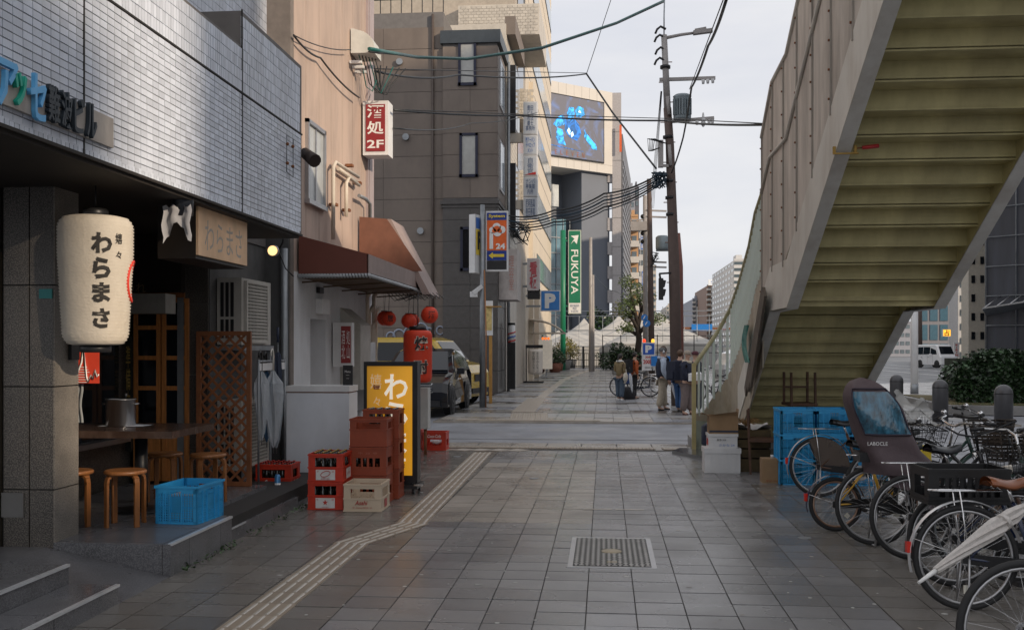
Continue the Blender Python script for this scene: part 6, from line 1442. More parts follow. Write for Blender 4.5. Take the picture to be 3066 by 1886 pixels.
# round blue road signs on a bracket near the pole
for k,(u,v) in enumerate(((1547,762),(1552,776))):
    c = pyd(u,v,48); b = B(); b.cyl(c,c+Vector((0,.03,0)),.17 if k else .15,None,20); o = b.build('road_sign', mat('sign_blue_round',(.02,.2,.6),.4)); tag(o, ('upper','lower')[k]+' round blue road sign on the poles behind the parking sign', 'road sign')
    b = B(); b.obb(c+Vector((-.06,-.012,-.07)),c+Vector((.03,-.012,.07)),.01,.04); b.build('white_symbol', M_inkw, o)
for k,(u,v,s) in enumerate(((1677,787,22),)): 
    a, c = pyd(1660,778,150), pyd(1710,794,150); b = B(); b.box(a.x,c.x,150,150.2,c.z,a.z); o = tag(b.build('direction_sign', mat('sign_blue_round')), 'blue overhead direction sign on a gantry far down the road', 'road sign')
    b = B(); b.obb((a.x-8,150.3,(a.z+c.z)/2),(c.x+14,150.3,(a.z+c.z)/2-.3),.3,.3); b.tube([(c.x+14,150.3,0),(c.x+14,150.3,c.z+1)],.2,6); tag(b.build('sign_gantry', M_rust), 'rust coloured gantry beam carrying the blue direction sign', 'gantry')
b = B(); c = pyd(1738,782,120); b.cyl(c,c+Vector((0,.1,0)),.55,None,20); o = tag(b.build('speed_sign', mat('sign_red_ring',(.6,.08,.06),.5)),'distant round white sign with a red ring beside the stair rail','road sign'); b = B(); b.cyl(c-Vector((0,.02,0)),c,.38,None,20); b.build('face', M_white, o)
# parking price sign
pz = thing('parking_price_sign','white upright sign with blue P panel, red 200 lettering and two warning lamps','sign',(pyd(1557,860,46).x,46,0))
a, c = pyd(1541,822,46), pyd(1573,889,46); w_ = c.x-a.x; b = B(); b.box(-w_/2,w_/2,0,.15,max(c.z,.02),a.z); b.build('panel', M_white, pz, bevel=.03)
h_ = a.z-c.z; b = B(); b.box(-w_*.42,w_*.42,-.012,-.001,a.z-h_*.43,a.z-h_*.04); b.build('blue_panel', mat('sign_deep_blue',(.01,.09,.45),.4), pz)
text('lettering','P',(0,-.018,a.z-h_*.23),w_*.5,h_*.27,M_inkw,pz,bold=.06); text('lettering','30分',(0,-.01,a.z-h_*.52),w_*.5,h_*.1,M_inkr,pz,bold=.03); text('lettering','200円',(0,-.01,a.z-h_*.69),w_*.82,h_*.18,M_inkr,pz,bold=.03); text('lettering','営業時間 24H',(0,-.01,a.z-h_*.9),w_*.6,h_*.06,M_inkk,pz)
for sx, m in ((-1,mat('red_lamp',(.7,.05,.02),.3,emit=.7,ecol=(1,.08,.02))),(1,mat('amber_lamp',(.8,.35,.02),.3,emit=1.2,ecol=(1,.45,.05)))): b = B(); b.lathe([(.07,0),(.075,.1),(.04,.16)], (sx*w_*.33,.07,a.z), 12); b.build('warning_lamp', m, pz)
# ================= CABLES =================
def cable(lab, pts, r=.02, m=None, sag=0, n=10):
    P_ = [Vector(p) for p in pts]; out_ = []
    for i, (p, q) in enumerate(zip(P_, P_[1:])):
        for k in range(n): t_ = k/n; v = p.lerp(q, t_); v.z -= sag*4*t_*(1-t_); out_.append(v)
    out_.append(P_[-1]); b = B(); b.tube(out_, r, 5)
    return tag(b.build('overhead_cable', m or M_wire), lab, 'cable', 'overhead cables')
hood = pxd(886,118,-3.5)
cable('thick green and black cable swooping up from the cable hood to the upper right',[hood,pyd(1000,138,18.5),pyd(1120,142,20.5),pyd(1300,115,23.5),pyd(1480,55,27),pyd(1593,2,29.5)],.03,M_green,n=5)
cable('black cable running just under the thick green one',[hood-Vector((0,0,.04)),pyd(1000,136,18.6),pyd(1120,144,20.6),pyd(1300,118,23.6),pyd(1480,58,27.1),pyd(1593,6,29.6)],.018,M_wire,n=5)
cable('black cable crossing level at the top towards the kinked joint',[pyd(893,170,17.5),pyd(1100,180,24),pyd(1408,178,34)],.022,M_wire,.1)
cable('thin wire just above the level black cable',[pyd(893,166,17.5),pyd(1408,176,34)],.01)
cable('twisted cable descending from the kinked joint towards the main pole',[pyd(1408,178,34),pyd(1470,270,33),pyd(1575,405,30.2)],.03,M_wire,-.0)
cable('thin wire rising from the kinked joint out of the top',[pyd(1408,178,34),pyd(1470,-10,34)],.012)
cable('long nearly level cable crossing the sky to the stair screen',[pyd(945,265,16.3),pyd(1250,278,22),pyd(1600,290,20),pyd(1832,300,14)],.018,M_wire,.03)
cable('thin messenger wire above the long level cable',[pyd(945,263,16.3),pyd(1250,275,22),pyd(1600,285,20),pyd(1832,297,14)],.008)
cable('cable climbing from the brown building to the tenant sign',[pyd(945,308,16.5),pyd(1130,296,30),pyd(1290,270,39.9)],.014,M_wire,.1)
for k in range(6):
    cable(('lowest','second','third','fourth','fifth','highest')[k]+' of the black cables sweeping from the shop fronts up to the main pole',[pyd(1222,548-6*k,36),pyd(1330,540-7*k,34),pyd(1450,505-8*k,32),pyd(1588,440-5*k,29.6)],.028 if k%2 else .018,M_wire if k%3 else mat('blue_black_cable'),.12)
cable('heavy cable leaving the main pole upwards to the right edge of the sky',[pyd(1612,415,29.5),pyd(1640,330,27),pyd(1660,210,22),pyd(1700,110,17),pyd(1745,-5,13)],.022,M_wire,.06)
cable('thin wire parallel to the heavy cable near the top',[pyd(1655,215,22),pyd(1738,-5,13)],.008)
for k in range(4): cable(('leftmost','second','third','rightmost')[k]+' thin vertical wire left of the main pole',[pyd(1586+k,220,29.6),pyd(1560+3*k,500,45)],.008)
cable('wire slung from the peach wall clip down to the bar sign',[pxd(705,85,XP_+.05),pxd(770,140,XP_+.06),pxd(862,235,XP_+.1)],.014,M_wire,.05)
cable('thin wire from the peach wall clip to the cable hood',[pxd(705,85,XP_+.05),pxd(842,120,XP_+.1)],.008,M_wire,.06)
cable('pale wire from the slim grey posts to the poles at right',[pyd(1424,655,71),pyd(1480,700,66),pyd(1548,690,52)],.02,mat('blue_black_cable'),.3)
b = B(); c = pyd(1248,555,36)
for k in range(10): b.tube([c+Vector((random.uniform(-.4,.4),random.uniform(-.1,.1),random.uniform(-.5,.4))) for _ in range(5)],.018,4)
tag(b.build('cable_knot', M_wire),'tangled knot of black cables beside the orange parking sign','cable')
# ================= CARS =================
def car(name, lab, loc, rz, paint, L, W, prof, glass, k_roof=.8, belt=.95, wr=.33, wx=(.8,-.8), cat='car', ws=None, lights=None, group=None, plate=None, nose=None):
    t = thing(name, lab, cat, loc, rz, group)
    def yk(z): return 1.0 if z <= belt else 1-(1-k_roof)*min(1,(z-belt)/.6)
    b = B(); n = len(prof); rings = []
    for f in (-1,-.86,.86,1):
        rings.append([b.bm.verts.new((x*(1 if abs(f) < .9 else .975), f*W/2*yk(z)*(1 if abs(f) < .9 else 1), z if abs(f) < .9 else z-(.035 if z > .5 else 0))) for x, z in prof])
    for A, Bb in zip(rings, rings[1:]):
        for i in range(n): f = b.bm.faces.new((A[i],A[(i+1)%n],Bb[(i+1)%n],Bb[i]))
    b.bm.faces.new(rings[0][::-1]); b.bm.faces.new(rings[-1]); b.build('body', paint, t)
    for poly in glass:
        for s in (-1,1):
            b = B(); b.prism([(x, s*(W/2*yk(z)+.004), z) for x, z in poly], (0, s*.006, 0)); b.build('side_window', M_glassd, t)
    if ws:
        for (x0,z0),(x1,z1) in ws:
            y0, y1 = W/2*yk(z0)*.84, W/2*yk(z1)*.84; d = Vector((z1-z0,0,-(x1-x0))).normalized()*(.012 if x0 > 0 else -.012)
            if x0 > 0 and d.x < 0: d = -d
            b = B(); b.prism([Vector((x0,-y0,z0))+d,Vector((x0,y0,z0))+d,Vector((x1,y1,z1))+d,Vector((x1,-y1,z1))+d], d*.3); b.build('windscreen', M_glassd, t)
    for x in wx:
        for s in (-1,1):
            y = s*(W/2-.1); b = B(); b.cyl((x,s*(W/2-.02),wr),(x,s*(W/2+.004),wr),wr+.06,None,24); b.build('wheel_arch', M_black, t)
            b = B(); b.lathe([(wr*.62,-.11),(wr*.93,-.11),(wr,-.07),(wr,.07),(wr*.93,.11),(wr*.62,.11)], (x,y+s*.02,wr), 24, 'y'); wo = b.build('wheel', M_rubber, t)
            b = B()
            b.cyl((x,y+s*.1,wr),(x,y+s*.125,wr),wr*.6,wr*.58,20); b.build('rim', M_alu, wo)
            b = B()
            for k in range(5): a = k*1.257; b.obb((x,y+s*.13,wr),(x+math.cos(a)*wr*.56,y+s*.135,wr+math.sin(a)*wr*.56),.05,.01,up=(0,1,0))
            b.build('spokes', M_dark, wo)
    fx = max(x for x, z in prof)
    for s in (-1,1):
        for (x0,x1,y0,y1,z0,z1) in (lights or ()):
            b = B(); b.prism([(x1,s*y0*W/2,z0),(x0,s*y1*W/2,z0+.03),(x0,s*y1*W/2,z1),(x1,s*y0*W/2,z1-.03)], (.04,s*.012,0)); b.build('headlight', mat('headlight_glass',(.7,.72,.75),.1,spec=.8), t)
    for s in (-1,1): b = B(); b.box(.62*L/4.5,.78*L/4.5, s*(W/2+.02), s*(W/2+.2), belt, belt+.16); b.build('side_mirror', paint, t, bevel=.03)
    for s in (-1,1):
        for x in (.1,-.85): b = B(); b.box(x-.09,x+.09,s*W/2,s*(W/2+.02),belt-.15,belt-.12); b.build('door_handle', M_chrome, t)
        b = B()
        for x in (.95*L/4.5*.9,-.05,-1.0*L/4.5): b.box(x-.005,x+.005,s*(W/2-.001),s*(W/2+.002),.35,belt)
        b.build('door_seam', M_black, t)
    if nose: nose(t, fx, W)
    return t
M_cblk = mat('black_car_paint',(.003,.004,.008),.04,var=.05,spec=.5); M_cyel = mat('yellow_car_paint',(.55,.36,.015),.2,var=.05,coat=.8)
def nose_blk(t, fx, W):
    b = B(); b.box(fx-.05,fx+.012,-.5,.5,.62,.82); b.build('grille', M_black, t)
    b = B()
    for z in (.66,.72,.78): b.box(fx,fx+.02,-.55,.55,z,z+.015)
    for s in (-1,1): b.prism([(fx-.02,s*.5,.6),(fx-.22,s*.85,.68),(fx-.22,s*.85,.70),(fx-.02,s*.5,.62)],(.05,s*.02,0))
    b.build('chrome_trim', M_chrome, t)
    b = B(); b.box(fx-.05,fx+.015,-.75,.75,.28,.42); b.build('lower_grille', M_black, t)
    b = B(); b.box(fx+.0,fx+.025,-.17,.17,.5,.6); b.build('number_plate', M_white, t)
suv = [(-2.3,.25),(-2.36,.6),(-2.3,1.0),(-2.05,1.45),(-1.6,1.63),(-.4,1.67),(.25,1.6),(1.1,1.08),(1.9,.98),(2.2,.84),(2.34,.62),(2.3,.25)]
car('parked_car','glossy black SUV parked nose-out in the lot beside the lane',(-4.72,27.1,-.04),R(-90),M_cblk,4.6,1.85,suv,[[(.95,1.06),(.2,1.5),(-.35,1.54),(-.35,1.06)],[(-.4,1.06),(-.4,1.54),(-1.2,1.5),(-1.3,1.06)],[(-1.36,1.08),(-1.3,1.46),(-1.75,1.38),(-1.95,1.1)]],.78,1.02,.36,(1.42,-1.3),ws=[((1.06,1.12),(.3,1.58)),((-2.28,1.05),(-2.08,1.42))],lights=[(1.86,2.2,.55,.97,.7,.86)],nose=nose_blk)
kei = [(-1.8,.25),(-1.85,.7),(-1.82,1.2),(-1.7,1.9),(-1.5,2.0),(.6,2.0),(.95,1.9),(1.45,1.28),(1.95,1.18),(2.08,.95),(2.1,.5),(2.05,.25)]
def nose_yel(t, fx, W):
    b = B(); b.box(fx-.04,fx+.012,-.45,.45,.7,.9); b.build('grille', M_black, t); b = B(); b.box(fx-.02,fx+.03,-.7,.7,.35,.5); b.build('bumper', M_black, t)
car('parked_car','yellow tall boxy car parked sideways behind the black SUV',(-5.75,31.3,-.04),R(-14),M_cyel,4.1,1.75,kei,[[(1.25,1.3),(.85,1.82),(.1,1.85),(.1,1.3)],[(.03,1.3),(.03,1.85),(-.9,1.85),(-.9,1.3)],[(-.96,1.3),(-.96,1.85),(-1.6,1.82),(-1.68,1.3)]],.88,1.25,.34,(1.35,-1.15),ws=[((1.42,1.32),(.98,1.86))],lights=[(1.7,2.0,.55,.98,.85,1.08)],nose=nose_yel)
van = [(-1.65,.25),(-1.68,.8),(-1.62,1.75),(-1.5,1.88),(.9,1.9),(1.15,1.8),(1.55,1.05),(1.68,.9),(1.7,.3),(1.6,.25)]
def nose_van(t, fx, W):
    b = B(); b.box(fx-.02,fx+.02,-.4,.4,.5,.6); b.box(fx-.02,fx+.02,-.35,.35,.66,.7); b.build('grille', M_black, t); b = B(); b.box(fx,fx+.03,-.17,.17,.36,.47); b.build('number_plate', M_ye, t)
M_cwht = mat('white_car_paint',(.75,.76,.78),.2,var=.03,coat=.5)
p = gd(2246,881); car('delivery_van','small white delivery van driving towards the camera on the far road',(p.x,p.y,-.04),R(-72),M_cwht,3.4,1.5,van,[[(1.2,1.1),(.95,1.65),(.35,1.68),(.35,1.1)],[(.28,1.1),(.28,1.7),(-.6,1.7),(-.6,1.1)],[(-.66,1.1),(-.66,1.7),(-1.5,1.68),(-1.55,1.1)]],.9,1.0,.29,(1.2,-1.05),ws=[((1.52,1.12),(1.2,1.74))],lights=[(1.62,1.69,.5,.92,.68,.86)],nose=nose_van,cat='van')
car('parked_car','white car showing through the balusters of the stair rail',(6.9,43,-.04),R(10),M_cwht,4.4,1.7,suv,[[(.95,1.06),(.2,1.5),(-.35,1.54),(-.35,1.06)],[(-.4,1.06),(-.4,1.54),(-1.2,1.5),(-1.3,1.06)]],.8,1.02,.33,(1.35,-1.3),ws=[((1.06,1.12),(.3,1.58))])
# ================= PEOPLE =================
def skin(name, verts, edges, radii, m, par, sub=1, root=0):
    me = bpy.data.meshes.new(name); me.from_pydata([tuple(v) for v in verts], edges, []); o = bpy.data.objects.new(name, me); C.objects.link(o)
    md = o.modifiers.new('s','SKIN'); md.use_smooth_shade = True
    for i, r in enumerate(radii): me.skin_vertices[0].data[i].radius = (r, r) if not isinstance(r, tuple) else r
    me.skin_vertices[0].data[root].use_root = True
    sb_ = o.modifiers.new('u','SUBSURF'); sb_.levels = sub; sb_.render_levels = sub
    bpy.context.view_layer.update(); m2 = bpy.data.meshes.new_from_object(o.evaluated_get(bpy.context.evaluated_depsgraph_get()))
    bpy.data.objects.remove(o); m2.materials.clear(); m2.materials.append(m)
    for p in m2.polygons: p.use_smooth = True
    ob = bpy.data.objects.new(name, m2); C.objects.link(ob); ob.parent = par; return ob
def person(lab, x, y, h, face, top, legs, shoes, hair, arms=None, sleeve=None, hood=None, beanie=None, ponytail=False, wide=1.0, legw=1.0, stride=.06, phones=False, skirt=0, vest=False):
    """local frame: faces +x, z up, unit = body height"""
    t = thing('person', lab, 'person', (x, y, -.012), R(face), 'people waiting by the parked bicycles'); S = h
    V = lambda a, b, c: Vector((a, b, c))*S
    pel, chest, neck, head = V(0,0,.52), V(.0,0,.72), V(.0,0,.85), V(.015,0,.925)
    arms = arms or [((-.02,.115,.62),(.03,.12,.47)),((-.02,-.115,.62),(.03,-.12,.47))]
    vs, es, rs = [pel, V(0,0,.62), chest, V(0,0,.80), neck, V(.01,0,.885), head, V(.0,0,.965)], [(0,1),(1,2),(2,3),(3,4),(4,5),(5,6),(6,7)], [.07*S,.065*S,.08*S,.06*S,.03*S,.034*S,.05*S,.034*S]
    for s, (el, ha) in zip((1,-1), arms):
        i = len(vs); sh = V(0,.095*s,.80); el, ha = V(*el), V(*ha); d = (ha-el).normalized()
        vs += [sh, el, ha, ha+d*.045*S]; rs += [.03*S,.023*S,.015*S,.02*S]; es += [(3,i),(i,i+1),(i+1,i+2),(i+2,i+3)]
        side = d.cross(V(0,1,0)).normalized() if abs(d.y) < .9 else V(1,0,0).normalized()
        for k in range(4):
            o_ = side*(k-1.5)*.011*S; L_ = (.032,.038,.036,.028)[k]*S; j = len(vs)
            vs += [ha+d*.055*S+o_, ha+d*(.055*S+L_)+o_*1.1+V(0,-.006*s,0)]; rs += [.0065*S,.005*S]; es += [(i+3,j),(j,j+1)]
        j = len(vs); vs += [ha+d*.03*S+side*.022*S, ha+d*.052*S+side*.032*S]; rs += [.008*S,.006*S]; es += [(i+3,j),(j,j+1)]
    feet = []
    for s in (1,-1):
        i = len(vs); fx = stride*s
        vs += [V(0,.05*s,.49), V(.012+fx*.5,.052*s,.28), V(fx-.005,.055*s,.045), V(fx+.08,.06*s,.018)]; rs += [.05*S,.035*S,.022*S,.02*S]; es += [(0,i),(i,i+1),(i+1,i+2),(i+2,i+3)]; feet.append(vs[i+2])
    skin('body', vs, es, rs, M_skin, t)
    # trousers
    v, e, r = [pel+V(0,0,.02)], [], [.088*S*wide]
    for s, f in zip((1,-1), feet):
        i = len(v); v += [V(0,.052*s,.47), V(.012+stride*s*.5,.055*s,.28), f+V(0,0,.01)]; r += [.066*S*legw,.052*S*legw,.047*S*legw]; e += [(0,i),(i,i+1),(i+1,i+2)]
    skin('trousers', v, e, r, legs, t)
    # jacket
    v, e, r = [V(0,0,.50), V(0,0,.58), chest, V(0,0,.80), V(0,0,.845)], [(0,1),(1,2),(2,3),(3,4)], [.088*S*wide,.088*S*wide,(.105*S*wide,.085*S*wide),.075*S*wide,.04*S]
    va, ea, ra = ([V(0,0,.80),V(0,0,.76)],[(0,1)],[.05*S,.06*S])
    tgt = (va, ea, ra) if sleeve else (v, e, r)
    for s, (el, ha) in zip((1,-1), arms):
        V_, E_, R_ = tgt; i = len(V_); V_ += [V(0,.10*s*wide,.79), V(*el), V(*ha)-(V(*ha)-V(*el))*.08]; R_ += [.043*S*wide,.037*S*wide,.028*S*wide]; E_ += [(0 if sleeve else 3,i),(i,i+1),(i+1,i+2)]
    skin('jacket' if not vest else 'padded_vest', v, e, r, top, t)
    if sleeve: skin('sleeves', va, ea, ra, sleeve, t)
    for s, f in zip((1,-1), feet): skin('shoe', [f+V(-.012,0,-.022), f+V(.04,.0,-.026), f+V(.095,.006*s,-.030)], [(0,1),(1,2)], [.024*S,.024*S,.018*S], shoes, t)
    # head details
    b = B(); b.ball(head+V(.052,0,-.004),.009*S,1.2,.8,1.4,8); b.build('nose', M_skin, t)
    b = B(); 
    for s in (-1,1): b.ball(head+V(.046,.018*s,.012),.0055*S,.6,1,1,6)
    b.build('eyes', M_inkk, t)
    b = B(); b.ball(head+V(.047,0,-.027),.009*S,.4,1.2,.35,8); b.build('mouth', mat('lips',(.3,.1,.09),.5), t)
    b = B()
    for s in (-1,1): b.ball(head+V(0,.05*s,0),.011*S,1,.5,1.5,8)
    b.build('ears', M_skin, t)
    if hair: b = B(); b.ball(head+V(-.012,0,.016),.056*S,1.02,.98,1.06,14); b.build('hair', hair, t)
    if beanie: b = B(); b.lathe([(.056*S,-.002*S),(.059*S,.0),(.057*S,.03*S),(.04*S,.052*S),(.012*S,.06*S)], head+V(-.008,0,.018), 16); b.build('beanie', beanie, t)
    if ponytail: skin('ponytail', [head+V(-.055,0,.02), head+V(-.08,.01,-.04), head+V(-.075,.01,-.13)], [(0,1),(1,2)], [.014*S,.022*S,.008*S], M_hair, t)
    if hood: b = B(); b.tube([V(.03+.0,0,.83)+V(.0,.0,0)+Vector((math.cos(a)*.055*S-.03*S, math.sin(a)*.062*S, .012*S*math.cos(a)*-1)) for a in [i*.5 for i in range(13)]], .022*S, 8, closed=True); b.build('hood', hood, t)
    if phones:
        b = B(); b.tube([head+Vector((-.005*S, .058*S*math.sin(a), .058*S*math.cos(a)+.01*S)) for a in [i*.4-1.6 for i in range(9)]], .008*S, 6)
        for s in (-1,1): b.ball(head+V(0,.06*s,.0),.022*S,1,.5,1.2,10)
        b.build('headphones', M_alu, t)
    return t
Cl = lambda n, c, r=.8: mat(n, c, r, var=.15, scale=12, bump=.3, bscale=60)
K_khaki, K_jean, K_or, K_blk, K_navy, K_lb, K_bei, K_br, K_bj, K_cr = Cl('khaki_knit',(.19,.14,.07)), Cl('denim',(.06,.09,.13)), Cl('orange_jacket_cloth',(.42,.09,.02),.5), Cl('black_cloth',(.015,.015,.018)), Cl('navy_cloth',(.012,.016,.035)), Cl('pale_blue_fleece',(.36,.42,.52)), Cl('beige_cotton',(.38,.33,.26)), Cl('taupe_cotton',(.16,.125,.12)), Cl('bright_denim',(.03,.08,.2)), Cl('cream_fleece',(.5,.44,.34))
K_hb = mat('brown_hair',(.08,.04,.02),.5)
pa = gd(1488,960); pb2 = gd(1523,957); pc = gd(1589,984); pe = gd(1632,988); pf = gd(1649,995)
w1 = person('young woman with a ponytail, khaki top and loose blue jeans beside a black bag', pa.x, pa.y, 1.48, 60, K_khaki, K_jean, M_inkw, M_hair, arms=[((.0,.12,.64),(.07,.07,.60)),((-.02,-.115,.64),(.04,-.11,.52))], ponytail=True, hood=M_inkw, legw=1.2, stride=.03)
b = B(); b.grid(lambda s,t_: Vector((.05-.12*s+.06*math.sin(3*t_), -.17-.06*math.sin(3.14*s), 1.0-.42*t_-.05*s)), 6, 6); b.ball((.0,-.2,.72),.13,1.0,.5,1.2,12); o = b.build('shoulder_bag', Cl('off_white_canvas',(.55,.5,.42))); o.location = (pa.x,pa.y,0); o.rotation_euler.z = R(60); tag(o,'off white cloth shoulder bag hanging at the hip of the woman in khaki','bag')
person('person in a bright orange jacket and black trousers beside the woman in khaki', pb2.x, pb2.y, 1.53, 25, K_or, K_blk, K_blk, M_hair, arms=[((.03,.12,.64),(.1,.08,.68)),((-.01,-.115,.63),(.02,-.11,.50))], legw=.8, stride=.05)
def rucksack(lab, x, y, z, rz, m, s=1): t = thing('backpack', lab, 'backpack', (x,y,z), R(rz)); b = B(); b.box(-.09*s,.09*s,-.15*s,.15*s,0,.42*s); b.build('main_pocket', m, t, bevel=.04); b = B(); b.box(-.13*s,-.09*s,-.11*s,.11*s,.04,.2*s); b.build('front_pocket', m, t, bevel=.015); b = B(); b.tube([(.09,-.1,.38*s),(.2,-.1,.42*s),(.2,-.1,.1),(.08,-.1,.05)],.014,5); b.tube([(.09,.1,.38*s),(.2,.1,.42*s),(.2,.1,.1),(.08,.1,.05)],.014,5); b.build('strap', K_blk, t); return t
rucksack('small black backpack worn by the person in orange', pb2.x-.2, pb2.y-.1, .85, 25, K_blk)
bg_ = thing('travel_bag','soft black bag standing on the pavement between the two women','bag',gd(1505,958)); b = B(); b.lathe([(.22,0),(.25,.06),(.24,.25),(.17,.36),(.05,.4)],(0,0,0),14,'z',1.1,.7); b.build('body', K_blk, bg_); b = B(); b.tube([(-.15,0,.33),(-.08,0,.5),(.08,0,.5),(.15,0,.33)],.014,5); b.build('handle', K_blk, bg_)
umbrella('white folded umbrella held upright between the two women', pa.x+.3, pa.y-.05, .95, .7, mat('white_nylon',(.62,.64,.68),.5), M_black, .045, (.12,0), group=None)
person('man in a dark vest with pale blue sleeves, beige trousers, grey beanie and headphones', pc.x, pc.y, 1.67, 10, K_navy, K_bei, M_black, None, sleeve=K_lb, hood=K_lb, beanie=Cl('grey_beanie_knit',(.1,.1,.1)), phones=True, vest=True, arms=[((.02,.13,.64),(.12,.09,.60)),((-.01,-.13,.63),(.07,-.12,.485))], wide=1.15, legw=1.15)
umbrella('pale folded umbrella hanging from the hand of the man in the dark vest', pc.x+.22, pc.y-.2, .85, .75, mat('white_nylon'), mat('blue_plastic',(.02,.1,.35),.4), .035, (.25,0), group=None)
person('brown haired person mostly hidden behind the man with headphones', gd(1592,972).x, gd(1592,972).y, 1.72, 30, K_blk, K_blk, K_blk, K_hb)
person('man in navy coat and bright blue jeans with brown hair', pe.x, pe.y, 1.62, 60, K_navy, K_bj, M_black, K_hb, wide=1.1)
rucksack('large dark backpack on the back of the man in blue jeans', pe.x-.16, pe.y-.12, .82, 35, K_navy, 1.15)
person('man in cream beanie, navy jacket and taupe trousers, nearest the stair post', pf.x, pf.y, 1.60, -35, K_navy, K_br, mat('maroon_shoe',(.08,.03,.03),.5), None, beanie=Cl('cream_beanie_knit',(.32,.27,.22)), hood=K_cr, arms=[((.03,.13,.63),(.14,.06,.57)),((.03,-.13,.63),(.14,-.05,.55))], wide=1.2, legw=1.25, stride=.03)
b = B(); b.prism([(-.16,-.1,0),(.16,-.12,.02),(.16,.1,.06),(-.14,.12,.04)],(0,0,.16)); o = b.build('white_parcel', M_white, bevel=.01); o.location = (pf.x+.17,pf.y-.2,.84); tag(o,'white paper parcel held by the man in the cream beanie','parcel')
p = gd(1664,990); person('person in dark clothes with a maroon cap, mostly hidden by the stair newel post', p.x+.05, p.y, 1.58, 90, K_navy, K_navy, K_bj, None, beanie=Cl('maroon_knit',(.08,.02,.03)))
# ================= BICYCLES =================
def arc(c, r, a0, a1, n): return [Vector((c[0]+r*math.cos(a0+(a1-a0)*i/n), 0, c[2]+r*math.sin(a0+(a1-a0)*i/n))) for i in range(n+1)]
WC = {}
def wheel_meshes(r, rimm):
    k = (r, rimm.name)
    if k in WC: return WC[k]
    b = B(); b.tube(arc((0,0,0), r-.018, 0, 2*math.pi*39/40, 39), .0185, 8, closed=True); ty = b.mesh('wheel', M_rubber)
    b = B(); b.tube(arc((0,0,0), r-.042, 0, 2*math.pi*39/40, 39), .011, 6, closed=True); ri = b.mesh('rim', rimm)
    b = B()
    for i in range(28):
        a = 2*math.pi*i/28; s = 1 if i % 2 else -1; a2 = a+(.9 if (i//2) % 2 else -.9)
        b.tube([(.02*math.cos(a2), s*.03, .02*math.sin(a2)), ((r-.045)*math.cos(a), 0, (r-.045)*math.sin(a))], .0013, 3, caps=False)
    sp = b.mesh('spokes', M_chrome); b = B(); b.cyl((0,-.045,0),(0,.045,0),.022,None,10); b.cyl((0,-.035,0),(0,-.03,0),.034,None,12); b.cyl((0,.03,0),(0,.035,0),.034,None,12); hu = b.mesh('hub', M_alu)
    b = B(); b.box(r*.52,r*.68,-.006,.006,-.02,.02); rf_ = b.mesh('reflector', mat('spoke_reflector',(.7,.68,.6),.15,spec=.9))
    WC[k] = (ty, ri, sp, hu, rf_); return WC[k]
